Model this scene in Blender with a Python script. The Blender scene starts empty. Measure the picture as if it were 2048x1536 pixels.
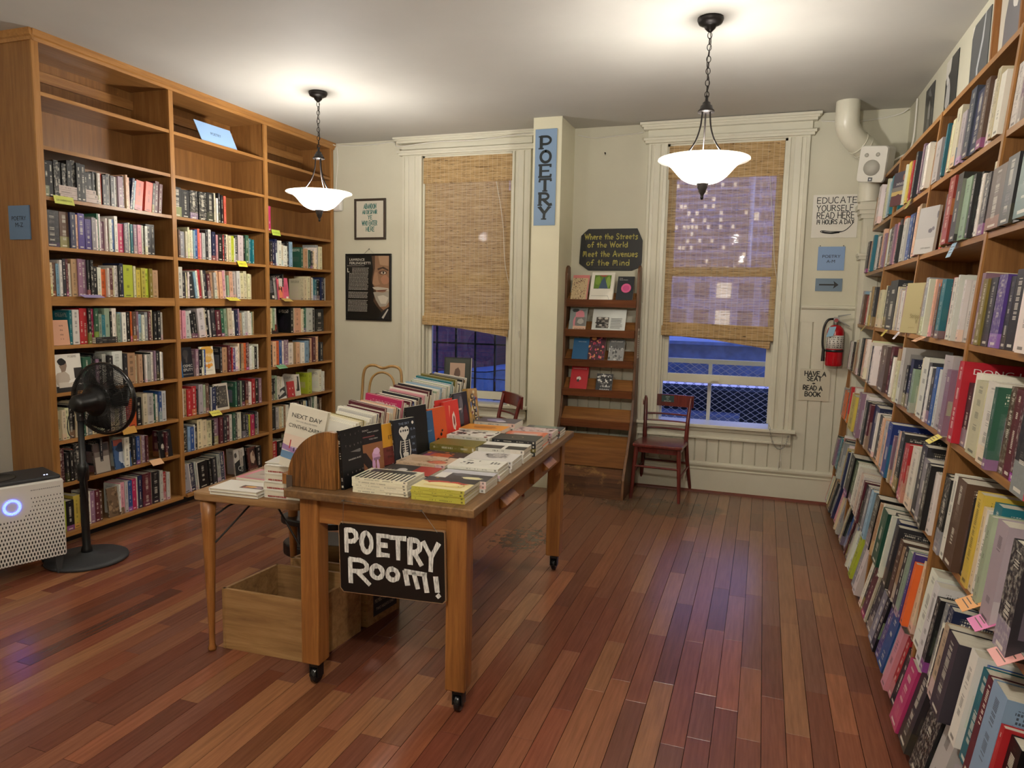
import bpy, bmesh, math, random
from mathutils import Matrix, Vector, Euler
random.seed(7)
SC = bpy.context.scene
COL = SC.collection
H = 1.58
PI = math.pi

# ------------------------------------------------------------------ camera
def cam_matrix(y, t, r):
    cyw, sy, ct, st, cr, sr = math.cos(y), math.sin(y), math.cos(t), math.sin(t), math.cos(r), math.sin(r)
    B = Matrix(((1, 0, 0), (0, 0, -1), (0, 1, 0)))
    Yw = Matrix(((cyw, -sy, 0), (sy, cyw, 0), (0, 0, 1)))
    P = Matrix(((1, 0, 0), (0, ct, -st), (0, st, ct)))
    Q = Matrix(((cr, -sr, 0), (sr, cr, 0), (0, 0, 1)))
    return Q @ P @ B @ Yw
CM = cam_matrix(-0.3377724, 0.1147889, 0.0203117)      # world -> camera (x right, y down, z forward)
FPX = 1420.18
cd = bpy.data.cameras.new('camera')
cam = bpy.data.objects.new('camera', cd); COL.objects.link(cam)
cd.sensor_width = 36.0; cd.lens = 36.0 * FPX / 2048.0; cd.clip_start = 0.02; cd.clip_end = 500
MT = CM.transposed()
cam.matrix_world = (Matrix.Translation((0, 0, H)) @ (MT @ Matrix(((1, 0, 0), (0, -1, 0), (0, 0, -1)))).to_4x4())
SC.camera = cam
def px(P):
    v = CM @ (Vector(P) - Vector((0, 0, H)))
    return 1024 + FPX * v.x / v.z, 768 + FPX * v.y / v.z, v.z

# ------------------------------------------------------------------ dusk outside, exposure
wd = bpy.data.worlds.new('dusk'); SC.world = wd; wd.use_nodes = True
wn = wd.node_tree.nodes; wl = wd.node_tree.links
for n in list(wn): wn.remove(n)
wo = wn.new('ShaderNodeOutputWorld'); wb = wn.new('ShaderNodeBackground')
wt = wn.new('ShaderNodeTexCoord'); ws = wn.new('ShaderNodeSeparateXYZ'); wr = wn.new('ShaderNodeValToRGB')
wl.new(wt.outputs['Generated'], ws.inputs[0]); wl.new(ws.outputs['Z'], wr.inputs[0])
wr.color_ramp.elements[0].position = 0.0; wr.color_ramp.elements[0].color = (0.15, 0.19, 0.44, 1)
wr.color_ramp.elements[1].position = 0.6; wr.color_ramp.elements[1].color = (0.16, 0.22, 0.62, 1)
wl.new(wr.outputs[0], wb.inputs['Color']); wb.inputs['Strength'].default_value = 2.1
wl.new(wb.outputs[0], wo.inputs['Surface'])

SC.view_settings.view_transform = 'Standard'
SC.view_settings.look = 'None'
SC.view_settings.exposure = 1.0
SC.view_settings.gamma = 1.0
SC.view_settings.use_curve_mapping = False
SC.cycles.use_denoising = True
SC.cycles.max_bounces = 5
SC.cycles.diffuse_bounces = 3
SC.cycles.glossy_bounces = 2
SC.cycles.transmission_bounces = 3
SC.cycles.transparent_max_bounces = 8
SC.cycles.caustics_reflective = False
SC.cycles.caustics_refractive = False
SC.cycles.use_adaptive_sampling = True
SC.cycles.adaptive_threshold = 0.12
SC.cycles.use_light_tree = False
SC.cycles.sample_clamp_indirect = 4.0
LAMP_W = 47.0            # each pendant lamp (warm white)
LAMP_C = (1.0, 0.955, 0.895)

# ------------------------------------------------------------------ materials
def lin(h):
    if isinstance(h, str):
        h = h.lstrip('#'); c = [int(h[i:i + 2], 16) / 255 for i in (0, 2, 4)]
    else: c = h
    return tuple((x / 12.92 if x <= 0.04045 else ((x + 0.055) / 1.055) ** 2.4) for x in c) + (1.0,)
class NT:
    """small helper round a node tree"""
    def __init__(s, name):
        s.m = bpy.data.materials.new(name); s.m.use_nodes = True
        s.n = s.m.node_tree.nodes; s.l = s.m.node_tree.links
        s.b = s.n['Principled BSDF']; s.out = s.n['Material Output']
    def node(s, t, **k):
        n = s.n.new('ShaderNode' + t)
        for a, b in k.items(): setattr(n, a, b)
        return n
    def put(s, v, sock):
        if isinstance(v, bpy.types.NodeSocket): s.l.new(v, sock)
        elif isinstance(v, (int, float)) and sock.type in ('RGBA',): sock.default_value = (v, v, v, 1)
        elif isinstance(v, (int, float)) and sock.type == 'VECTOR': sock.default_value = (v, v, v)
        else: sock.default_value = v
    def math(s, op, *a, clamp=False):
        n = s.node('Math', operation=op, use_clamp=clamp)
        for i, x in enumerate(a): s.put(x, n.inputs[i])
        return n.outputs[0]
    def mix(s, f, a, b, mode='MIX'):
        n = s.node('Mix', data_type='RGBA', blend_type=mode)
        s.put(f, n.inputs[0]); s.put(a, n.inputs[6]); s.put(b, n.inputs[7])
        return n.outputs[2]
    def coord(s, kind='Object', scale=(1, 1, 1), rot=(0, 0, 0), loc=(0, 0, 0)):
        c = s.node('TexCoord'); m = s.node('Mapping')
        s.l.new(c.outputs[kind], m.inputs[0]); m.inputs['Scale'].default_value = scale
        m.inputs['Rotation'].default_value = rot; m.inputs['Location'].default_value = loc
        return m.outputs[0]
    def noise(s, vec, scale=5, detail=3, rough=.55, dist=0.0, col=False):
        n = s.node('TexNoise'); s.put(vec, n.inputs['Vector'])
        n.inputs['Scale'].default_value = scale; n.inputs['Detail'].default_value = detail
        n.inputs['Roughness'].default_value = rough; n.inputs['Distortion'].default_value = dist
        return n.outputs['Color' if col else 'Fac']
    def ramp(s, f, stops):
        r = s.node('ValToRGB'); s.put(f, r.inputs[0]); e = r.color_ramp.elements
        while len(e) < len(stops): e.new(0.5)
        for i, (p, c) in enumerate(stops): e[i].position = p; e[i].color = c if len(c) == 4 else tuple(c) + (1,)
        return r.outputs[0]
    def maprange(s, v, a, b, c=0.0, d=1.0):
        n = s.node('MapRange'); s.put(v, n.inputs[0])
        for i, x in enumerate((a, b, c, d)): n.inputs[i + 1].default_value = x
        return n.outputs[0]
    def bump(s, hgt, st=.1, dist=.01):
        n = s.node('Bump'); s.put(hgt, n.inputs['Height']); n.inputs['Strength'].default_value = st
        n.inputs['Distance'].default_value = dist; s.l.new(n.outputs[0], s.b.inputs['Normal'])
    def set(s, base=None, rough=None, metal=None, spec=None, coat=None, emit=None, es=None, alpha=None, trans=None):
        for v, k in ((base, 'Base Color'), (rough, 'Roughness'), (metal, 'Metallic'), (spec, 'Specular IOR Level'), (coat, 'Coat Weight'),
                     (emit, 'Emission Color'), (es, 'Emission Strength'), (alpha, 'Alpha'), (trans, 'Transmission Weight')):
            if v is not None: s.put(v, s.b.inputs[k])
        return s.m
_plain = {}
def plain(c, rough=.5, metal=0.0, name=None, var=.0):
    k = (c, rough, metal, var)
    if k in _plain: return _plain[k]
    t = NT(name or 'paint_' + str(c).replace('#', ''))
    base = lin(c)
    if var:
        nz = t.noise(t.coord(), 9, 4); base = t.mix(t.maprange(nz, .3, .7), tuple(x * (1 - var) for x in base[:3]) + (1,), tuple(min(1, x * (1 + var)) for x in base[:3]) + (1,))
    _plain[k] = t.set(base, rough, metal); return _plain[k]
def wood(name, dark, mid, light, axis='z', rough=.4, sc=1.0, bump=.12, coat=0.0, wear=None):
    """grain runs along the given axis of the object"""
    t = NT(name)
    s = {'x': (1.3, 22, 22), 'y': (22, 1.3, 22), 'z': (22, 22, 1.3)}[axis]
    v = t.coord('Object', tuple(a * sc for a in s))
    big = t.noise(t.coord('Object', tuple(.18 * a * sc for a in s)), 1.0, 2, .5, .6)
    fine = t.noise(v, 2.2, 6, .65, .35)
    pores = t.noise(t.coord('Object', tuple(5 * a * sc for a in s)), 2.0, 2, .6)
    f = t.math('ADD', t.math('MULTIPLY', fine, .6), t.math('MULTIPLY', big, .4))
    c = t.ramp(f, [(.32, lin(dark)), (.5, lin(mid)), (.68, lin(light))])
    c = t.mix(t.maprange(pores, .55, .75, 0, .28), c, lin(dark))
    if wear:
        w = t.noise(t.coord('Object'), 5, 6, .7)
        c = t.mix(t.maprange(w, .56, .7, 0, .8), c, lin(wear))
    m = t.set(c, rough, coat=coat)
    t.bump(fine, bump, .002)
    return m

# wall paint: sage-cream, faint unevenness
def paint(name, c, rough=.55, blot=.05, sc=1.4, peel=False):
    t = NT(name); b = lin(c)
    nz = t.noise(t.coord(), sc, 5, .6)
    base = t.mix(t.maprange(nz, .3, .7), tuple(x * (1 - blot) for x in b[:3]) + (1,), tuple(x * (1 + blot) for x in b[:3]) + (1,))
    m = t.set(base, rough)
    t.bump(t.noise(t.coord(), 60, 3), .06, .004)
    return m
M = {}
M['wall'] = paint('sage_cream_wall_paint', '#cbc7b2')
M['wall_left'] = paint('grey_wall_paint', '#b9b6ab')
M['ceiling'] = paint('ceiling_paint', '#b3b0a8', .7)
M['trim'] = paint('trim_gloss_paint', '#d3cfbc', .32, .04, 3)
M['pillar'] = paint('pillar_paint', '#d6d1b6', .4, .04, 2)
M['oak'] = wood('oak_plywood_upright', '#6c4623', '#875c30', '#9c7040', 'z', .38)
M['oak_y'] = wood('oak_plywood_shelf', '#6e4824', '#8e6235', '#a57844', 'y', .34)
M['oak_edge'] = wood('oak_edge_lipping', '#80552a', '#a0703a', '#b78650', 'y', .36)
M['oak_edge_z'] = wood('oak_edge_lipping_upright', '#80552a', '#a0703a', '#b78650', 'z', .36)
M['oak_back'] = wood('oak_back_panel', '#64401f', '#80562b', '#936838', 'z', .42, .6)
M['table'] = wood('brown_oak_table', '#6a3f1c', '#94602f', '#ae7840', 'z', .42, 1.0, .25)
M['table_top'] = wood('worn_table_top', '#4a3420', '#6c4e2e', '#8c6a44', 'y', .5, 1.0, .2, 0, '#8a5a30')
M['table_x'] = wood('brown_oak_apron', '#643b1a', '#8a582b', '#a4703b', 'x', .42, 1.0, .2)
M['quarter'] = wood('strongly_grained_oak', '#3a200e', '#744a20', '#9c6a34', 'z', .4, 3.2, .6)
M['side_table'] = wood('scuffed_side_table', '#5e4228', '#86623c', '#a28058', 'x', .55, .8, .2)
M['crate'] = wood('old_crate_board', '#6e4e2c', '#967044', '#b08a5a', 'x', .7, .7, .2)
M['ladder'] = wood('dark_ladder_oak', '#442a17', '#644226', '#7c5634', 'z', .45, 1.0, .2)
M['ladder_x'] = wood('ladder_step_oak', '#5c3818', '#80532a', '#9a6c3a', 'x', .42, 1.0, .2)
M['ladder_scuff'] = wood('scuffed_ladder_step', '#3c2413', '#5c3a20', '#7a5430', 'x', .6, 1.0, .2, 0, '#a37f4a')
M['mahogany'] = wood('dark_red_chair_wood', '#3a1210', '#5e201a', '#7a2e24', 'z', .28, 1.0, .1, .3)
M['beech'] = wood('bent_beech', '#8d6a3c', '#a9854f', '#bd9a62', 'z', .45)
M['black'] = plain('#0d0d0e', .38, name='black_plastic')
M['black_g'] = plain('#101012', .2, name='gloss_black')
M['metal'] = plain('#9a9a98', .3, 1.0, 'steel')
M['bronze'] = plain('#2a2624', .42, .6, 'dark_bronze')
M['white_p'] = plain('#d9d6cf', .45, name='white_plastic')
M['cable'] = plain('#dcd8cd', .5, name='white_cable')

# floor boards: each board carries its own colour
def floor_mat():
    t = NT('cherry_floor_boards')
    a = t.node('VertexColor', layer_name='Col')
    v = t.coord('Object', (30, 1.6, 1))
    g = t.noise(v, 2.4, 6, .6)
    c = t.mix(t.maprange(g, .35, .7, 0, .5), a.outputs[0], t.mix(1.0, a.outputs[0], (.42, .36, .34, 1), 'MULTIPLY'))
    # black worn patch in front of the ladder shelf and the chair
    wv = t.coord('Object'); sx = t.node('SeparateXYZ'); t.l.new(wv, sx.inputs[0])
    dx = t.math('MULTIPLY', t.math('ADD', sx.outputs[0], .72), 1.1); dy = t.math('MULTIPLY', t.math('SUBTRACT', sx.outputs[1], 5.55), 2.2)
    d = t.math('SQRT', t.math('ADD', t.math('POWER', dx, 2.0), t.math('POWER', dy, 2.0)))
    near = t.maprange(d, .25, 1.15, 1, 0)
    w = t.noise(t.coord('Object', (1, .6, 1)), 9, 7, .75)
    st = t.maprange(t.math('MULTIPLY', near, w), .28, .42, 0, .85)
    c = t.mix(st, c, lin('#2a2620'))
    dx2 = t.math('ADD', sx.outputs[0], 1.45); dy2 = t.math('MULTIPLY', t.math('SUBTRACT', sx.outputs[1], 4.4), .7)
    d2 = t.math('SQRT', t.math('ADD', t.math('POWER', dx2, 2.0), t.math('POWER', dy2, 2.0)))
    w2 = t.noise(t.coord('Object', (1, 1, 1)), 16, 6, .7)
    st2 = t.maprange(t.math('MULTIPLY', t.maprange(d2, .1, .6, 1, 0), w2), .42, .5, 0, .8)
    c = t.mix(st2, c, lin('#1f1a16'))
    # board colour mixed to a paler grey-brown towards the windows
    far_tone = t.maprange(sx.outputs[1], 3.0, 5.6, 0, .5)
    c = t.mix(far_tone, c, lin('#83694f'))
    sc = t.noise(t.coord('Object', (2, 2, 1)), 3, 6, .7)
    m = t.set(c, .27, spec=.5)
    t.bump(g, .08, .002)
    return m
M['floor'] = floor_mat()

# books: cover colour, printed title cells on the spine, panel on the front
def cover_mat():
    t = NT('printed_book_cover')
    a = t.node('VertexColor', layer_name='Col'); s = t.node('VertexColor', layer_name='Sty')
    ss = t.node('SeparateColor'); t.l.new(s.outputs[0], ss.inputs[0])
    seed, role, tl = ss.outputs[0], ss.outputs[1], ss.outputs[2]
    uv = t.node('UVMap'); us = t.node('SeparateXYZ'); t.l.new(uv.outputs[0], us.inputs[0])
    U, V = us.outputs[0], us.outputs[1]
    sd = t.math('MULTIPLY', seed, 917.0)
    def wn2(x, y):
        n = t.node('TexWhiteNoise', noise_dimensions='2D'); c = t.node('CombineXYZ')
        t.put(x, c.inputs[0]); t.put(y, c.inputs[1]); t.l.new(c.outputs[0], n.inputs['Vector']); return n
    r0 = wn2(sd, 3.0); rs = t.node('SeparateColor'); t.l.new(r0.outputs['Color'], rs.inputs[0])
    ra, rb, rc = rs.outputs
    # --- spine title
    n_ = t.math('ADD', t.math('MULTIPLY', ra, 34.0), 46.0)
    vv = t.math('MULTIPLY', V, n_)
    cell = t.math('FLOOR', vv); fr = t.math('FRACT', vv)
    on = t.math('GREATER_THAN', wn2(cell, sd).outputs['Value'], .22)
    word = t.math('GREATER_THAN', wn2(t.math('FLOOR', t.math('DIVIDE', vv, 5.0)), sd).outputs['Value'], .45)
    inl = t.math('LESS_THAN', fr, .68)
    half = t.math('ADD', t.math('MULTIPLY', rb, .12), .09)
    band = t.math('LESS_THAN', t.math('ABSOLUTE', t.math('SUBTRACT', U, .5)), half)
    rng = t.math('MULTIPLY', t.math('GREATER_THAN', V, t.math('ADD', t.math('MULTIPLY', rc, .2), .12)), t.math('LESS_THAN', V, .93))
    txt = on
    for q in (word, inl, band, rng): txt = t.math('MULTIPLY', txt, q)
    logo = t.math('MULTIPLY', t.math('LESS_THAN', t.math('ABSOLUTE', t.math('SUBTRACT', U, .5)), .26), t.math('LESS_THAN', t.math('ABSOLUTE', t.math('SUBTRACT', V, .055)), .018))
    txt = t.math('MAXIMUM', txt, logo)
    isspine = t.math('LESS_THAN', t.math('ABSOLUTE', t.math('SUBTRACT', role, .5)), .2)
    iscover = t.math('GREATER_THAN', role, .8)
    tcol = t.mix(tl, lin('#1a1a1c'), lin('#e6e0d0'))
    c2 = t.mix(.72, r0.outputs['Color'], a.outputs[0])
    stripe = t.math('MULTIPLY', t.math('MULTIPLY', t.math('LESS_THAN', V, t.math('ADD', .1, t.math('MULTIPLY', rb, .25))), t.math('GREATER_THAN', ra, .72)), t.math('GREATER_THAN', t.math('ADD', isspine, iscover), .5))
    base = t.mix(stripe, a.outputs[0], c2)
    mott = t.noise(t.coord('Object'), 70, 3, .6)
    spc = t.math('MULTIPLY', t.math('MULTIPLY', isspine, t.math('GREATER_THAN', rc, .9)), t.maprange(mott, .48, .62, 0, .35))
    base = t.mix(spc, base, tcol)
    base = t.mix(t.math('MULTIPLY', t.math('MULTIPLY', isspine, txt), .7), base, tcol)
    # --- front board: a picture panel and two title lines
    pn = t.noise(t.coord('Object', loc=(0, 0, 0)), 22, 5, .65, 1.2, True)
    pic = t.mix(.5, t.mix(.6, pn, a.outputs[0]), c2)
    inp = t.math('MULTIPLY', t.math('LESS_THAN', t.math('ABSOLUTE', t.math('SUBTRACT', U, .5)), t.math('ADD', .28, t.math('MULTIPLY', rb, .2))), t.math('LESS_THAN', t.math('ABSOLUTE', t.math('SUBTRACT', V, .42)), t.math('ADD', .1, t.math('MULTIPLY', rc, .2))))
    base = t.mix(t.math('MULTIPLY', t.math('MULTIPLY', iscover, inp), t.math('GREATER_THAN', ra, .4)), base, pic)
    uu = t.math('MULTIPLY', U, 24.0); row = t.math('FLOOR', t.math('MULTIPLY', V, 26.0))
    ron = t.math('MULTIPLY', t.math('LESS_THAN', t.math('FRACT', t.math('MULTIPLY', V, 26.0)), .6), t.math('GREATER_THAN', V, .79))
    con = t.math('MULTIPLY', t.math('LESS_THAN', t.math('FRACT', uu), .7), t.math('GREATER_THAN', wn2(t.math('FLOOR', uu), t.math('ADD', row, sd)).outputs['Value'], .3))
    ine = t.math('MULTIPLY', t.math('LESS_THAN', t.math('ABSOLUTE', t.math('SUBTRACT', U, .5)), .36), t.math('LESS_THAN', V, .93))
    tt = iscover
    for q in (ron, con, ine): tt = t.math('MULTIPLY', tt, q)
    base = t.mix(t.math('MULTIPLY', tt, .85), base, tcol)
    return t.set(base, .38, spec=.45)
M['cover'] = cover_mat()
def pages_mat():
    t = NT('paper_page_edges')
    w = t.noise(t.coord('Object', (900, 4, 4)), 1.0, 2, .5)
    return t.set(t.mix(t.maprange(w, .35, .65), lin('#b9b19c'), lin('#dfd9c8')), .8)
M['pages'] = pages_mat()

# ------------------------------------------------------------------ mesh building
class MB:
    def __init__(s, T=None):
        s.v = []; s.f = []; s.m = []; s.s = []; s.T = T or Matrix.Identity(4); s.vc = None
    def add(s, vs, fs, mi=0, smooth=False, T=None):
        b = len(s.v)
        for p in vs:
            p = Vector(p)
            if T is not None: p = T @ p
            s.v.append(s.T @ p)
        for f in fs: s.f.append([b + i for i in f]); s.m.append(mi); s.s.append(smooth)
        return s
    def box(s, a, b, mi=0, T=None):
        x0, y0, z0 = (min(a[i], b[i]) for i in range(3)); x1, y1, z1 = (max(a[i], b[i]) for i in range(3))
        return s.add([(x0, y0, z0), (x1, y0, z0), (x1, y1, z0), (x0, y1, z0), (x0, y0, z1), (x1, y0, z1), (x1, y1, z1), (x0, y1, z1)],
                     [(0, 3, 2, 1), (4, 5, 6, 7), (0, 1, 5, 4), (1, 2, 6, 5), (2, 3, 7, 6), (3, 0, 4, 7)], mi, False, T)
    def prism(s, pts, O, U, V, W, mi=0, smooth=False):
        """outline in the plane O + u*U + v*V, pushed out by W"""
        O, U, V, W = map(Vector, (O, U, V, W)); n = len(pts)
        vs = [O + U * u + V * v for u, v in pts] + [O + U * u + V * v + W for u, v in pts]
        fs = [list(range(n)), list(range(2 * n - 1, n - 1, -1))]
        b = len(s.v)
        s.add(vs, fs, mi)
        s.add([], [], mi)
        for i in range(n):
            s.f.append([b + i, b + (i + 1) % n, b + n + (i + 1) % n, b + n + i][::-1]); s.m.append(mi); s.s.append(smooth)
        return s
    def flat(s, pts, O, U, V, mi=0):
        O, U, V = map(Vector, (O, U, V))
        return s.add([O + U * u + V * v for u, v in pts], [list(range(len(pts)))], mi)
    def tube(s, pts, r, n=8, mi=0, closed=False, cap=True):
        pts = [Vector(p) for p in pts]; k = len(pts); rr = r if isinstance(r, (list, tuple)) else [r] * k
        up = Vector((0, 0, 1)); vs = []; prev = None
        for i, p in enumerate(pts):
            if closed: t = pts[(i + 1) % k] - pts[i - 1]
            else: t = pts[min(i + 1, k - 1)] - pts[max(i - 1, 0)]
            t.normalize()
            if prev is None:
                a = t.cross(up)
                if a.length < .05: a = t.cross(Vector((0, 1, 0)))
            else: a = prev - t * prev.dot(t)
            a.normalize(); prev = a; b = t.cross(a)
            for j in range(n):
                an = 2 * PI * j / n; vs.append(p + (a * math.cos(an) + b * math.sin(an)) * rr[i])
        fs = []
        for i in range(k if closed else k - 1):
            for j in range(n):
                a0 = i * n + j; a1 = i * n + (j + 1) % n; b0 = ((i + 1) % k) * n + j; b1 = ((i + 1) % k) * n + (j + 1) % n
                fs.append((a0, a1, b1, b0))
        s.add(vs, fs, mi, True)
        if cap and not closed:
            s.add([vs[j] for j in range(n)], [list(range(n))[::-1]], mi); s.add([vs[(k - 1) * n + j] for j in range(n)], [list(range(n))], mi)
        return s
    def lathe(s, prof, c=(0, 0, 0), n=32, mi=0, R=None):
        vs = []; R = R or Matrix.Identity(3); c = Vector(c)
        for r, z in prof:
            for j in range(n):
                a = 2 * PI * j / n; vs.append(c + R @ Vector((r * math.cos(a), r * math.sin(a), z)))
        fs = []
        for i in range(len(prof) - 1):
            for j in range(n):
                fs.append((i * n + j, i * n + (j + 1) % n, (i + 1) * n + (j + 1) % n, (i + 1) * n + j))
        return s.add(vs, fs, mi, True)
    def build(s, name, mats, parent=None, bevel=0, solid=0, sub=0):
        me = bpy.data.meshes.new(name)
        me.from_pydata([tuple(v) for v in s.v], [], s.f)
        if not isinstance(mats, (list, tuple)): mats = [mats]
        for m in mats: me.materials.append(M[m] if isinstance(m, str) else m)
        me.polygons.foreach_set('material_index', s.m); me.polygons.foreach_set('use_smooth', s.s)
        me.update()
        o = bpy.data.objects.new(name, me); COL.objects.link(o)
        if parent is not None:
            o.parent = parent; o.matrix_parent_inverse = parent.matrix_basis.inverted()
        if solid: md = o.modifiers.new('thickness', 'SOLIDIFY'); md.thickness = solid; md.offset = 0
        if bevel:
            md = o.modifiers.new('soft_edges', 'BEVEL'); md.width = bevel; md.segments = 2; md.limit_method = 'ANGLE'; md.angle_limit = .7
        if sub: md = o.modifiers.new('round', 'SUBSURF'); md.levels = sub; md.render_levels = sub
        return o
def thing(name, label, cat, loc, group=None):
    o = bpy.data.objects.new(name, None); COL.objects.link(o); o.empty_display_size = .1
    o.location = loc; o['label'] = label; o['category'] = cat
    if group: o['group'] = group
    return o
def tag(o, label, cat, group=None):
    o['label'] = label; o['category'] = cat
    if group: o['group'] = group
    return o
def struct(o): o['kind'] = 'structure'; return o
def copy_tree(root, move, label):
    r = root.copy(); COL.objects.link(r); r.location = root.location + Vector(move); r['label'] = label
    for ch in list(root.children):
        c = ch.copy(); COL.objects.link(c); c.parent = r; c.matrix_parent_inverse = ch.matrix_parent_inverse.copy()
        for g in list(ch.children):
            d = g.copy(); COL.objects.link(d); d.parent = c; d.matrix_parent_inverse = g.matrix_parent_inverse.copy()
    return r
def arc(cx, cy, r, a0, a1, n=12, ry=None):
    ry = r if ry is None else ry
    return [(cx + r * math.cos(math.radians(a0 + (a1 - a0) * i / n)), cy + ry * math.sin(math.radians(a0 + (a1 - a0) * i / n))) for i in range(n + 1)]
def smooth(pts, k=6, closed=False):
    """Catmull-Rom through the points"""
    P = [tuple(p) for p in pts]; n = len(P); out = []; d = len(P[0])
    g = (lambda i: P[i % n]) if closed else (lambda i: P[max(0, min(n - 1, i))])
    for i in range(n if closed else n - 1):
        a, b, c, e = g(i - 1), g(i), g(i + 1), g(i + 2)
        for j in range(k):
            t = j / k
            out.append(tuple(.5 * ((2 * b[q]) + (-a[q] + c[q]) * t + (2 * a[q] - 5 * b[q] + 4 * c[q] - e[q]) * t * t + (-a[q] + 3 * b[q] - 3 * c[q] + e[q]) * t ** 3) for q in range(d)))
    if not closed: out.append(P[-1])
    return out
# ------------------------------------------------------------------ hand lettering (brush strokes) and printed text
def _c(cx, cy, rx, ry, a0, a1, n=12):
    return [(cx + rx * math.cos(math.radians(a0 + (a1 - a0) * i / n)), cy + ry * math.sin(math.radians(a0 + (a1 - a0) * i / n))) for i in range(n + 1)]
GL = {
 'A': (.72, [[(0, 0), (.36, 1), (.72, 0)], [(.14, .36), (.58, .36)]]),
 'B': (.6, [[(0, 0), (0, 1)], [(0, 1), (.25, 1)] + _c(.25, .76, .26, .24, 90, -90) + [(0, .52)], [(0, .52), (.28, .52)] + _c(.28, .26, .3, .26, 90, -90) + [(0, 0)]]),
 'C': (.64, [_c(.34, .5, .34, .5, 50, 310, 18)]),
 'D': (.66, [[(0, 0), (0, 1)], [(0, 1), (.2, 1)] + _c(.2, .5, .46, .5, 90, -90, 16) + [(0, 0)]]),
 'E': (.55, [[(.55, 1), (0, 1), (0, 0), (.55, 0)], [(0, .52), (.46, .52)]]),
 'F': (.55, [[(.55, 1), (0, 1), (0, 0)], [(0, .52), (.46, .52)]]),
 'G': (.68, [_c(.36, .5, .36, .5, 50, 360, 20) + [(.42, .5)]]),
 'H': (.64, [[(0, 0), (0, 1)], [(.64, 0), (.64, 1)], [(0, .5), (.64, .5)]]),
 'I': (.1, [[(.05, 0), (.05, 1)]]),
 'K': (.6, [[(0, 0), (0, 1)], [(.56, 1), (0, .45)], [(.16, .6), (.6, 0)]]),
 'L': (.5, [[(0, 1), (0, 0), (.5, 0)]]),
 'M': (.8, [[(0, 0), (.06, 1), (.4, .3), (.74, 1), (.8, 0)]]),
 'N': (.66, [[(0, 0), (0, 1), (.66, 0), (.66, 1)]]),
 'O': (.7, [_c(.35, .5, .35, .5, 90, 450, 24)]),
 'P': (.58, [[(0, 0), (0, 1)], [(0, 1), (.26, 1)] + _c(.26, .74, .3, .26, 90, -90) + [(0, .48)]]),
 'R': (.62, [[(0, 0), (0, 1)], [(0, 1), (.26, 1)] + _c(.26, .75, .3, .25, 90, -90) + [(0, .5)], [(.22, .5), (.62, 0)]]),
 'S': (.56, [smooth([(.52, .86), (.3, 1), (.06, .82), (.2, .56), (.44, .42), (.52, .2), (.3, 0), (.02, .14)], 5)]),
 'T': (.64, [[(0, 1), (.64, 1)], [(.32, 1), (.32, 0)]]),
 'U': (.64, [[(0, 1), (0, .32)] + _c(.32, .32, .32, .32, 180, 360) + [(.64, 1)]]),
 'V': (.66, [[(0, 1), (.33, 0), (.66, 1)]]),
 'W': (.95, [[(0, 1), (.24, 0), (.47, .8), (.7, 0), (.95, 1)]]),
 'Y': (.66, [[(0, 1), (.33, .5)], [(.66, 1), (.33, .5), (.3, 0)]]),
 'X': (.6, [[(0, 0), (.6, 1)], [(0, 1), (.6, 0)]]),
 'Z': (.6, [[(0, 1), (.6, 1), (0, 0), (.6, 0)]]),
 '1': (.2, [[(.1, 0), (.1, 1)]]),
 '4': (.5, [[(.05, 1), (.02, .45), (.48, .45)], [(.36, 1), (.36, 0)]]),
 '+': (.4, [[(0, .45), (.4, .45)], [(.2, .7), (.2, .2)]]),
 '-': (.4, [[(.05, .45), (.35, .45)]]),
 'a': (.46, [_c(.22, .27, .22, .27, 0, 360, 16), [(.44, .54), (.46, 0)]]),
 'd': (.48, [_c(.22, .27, .22, .27, 0, 360, 16), [(.46, 1), (.48, 0)]]),
 'e': (.46, [[(.02, .3), (.44, .34)] + _c(.23, .3, .22, .28, 10, 310, 16)]),
 'f': (.4, [smooth([(.44, .92), (.3, 1), (.2, .8), (.18, .4), (.16, 0)], 5), [(.0, .5), (.38, .55)]]),
 'h': (.44, [[(0, 1), (.02, 0)], smooth([(.02, .34), (.2, .54), (.38, .44), (.42, 0)], 5)]),
 'i': (.1, [[(.05, .52), (.05, 0)], [(.05, .7), (.05, .76)]]),
 'l': (.1, [[(.05, 1), (.05, 0)]]),
 'm': (.8, [smooth([(0, 0), (.04, .62), (.1, .86), (.26, .8), (.3, .3)], 5), smooth([(.3, .3), (.34, .74), (.5, .86), (.6, .74), (.64, 0)], 5)]),
 'n': (.44, [[(0, .55), (.02, 0)], smooth([(.02, .3), (.2, .54), (.38, .46), (.42, 0)], 5)]),
 'o': (.44, [_c(.22, .27, .22, .27, 90, 450, 18)]),
 'r': (.34, [[(0, .55), (.02, 0)], smooth([(.02, .3), (.14, .5), (.34, .54)], 5)]),
 's': (.4, [smooth([(.38, .5), (.2, .58), (.04, .44), (.2, .3), (.38, .16), (.2, -.04), (0, 0)], 5)]),
 't': (.4, [[(.2, .86), (.2, 0)], [(0, .54), (.4, .58)]]),
 'u': (.44, [smooth([(0, .55), (.02, .12), (.2, 0), (.4, .2), (.42, .55)], 5), [(.42, .55), (.44, 0)]]),
 'v': (.44, [[(0, .55), (.2, 0), (.44, .55)]]),
}
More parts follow.
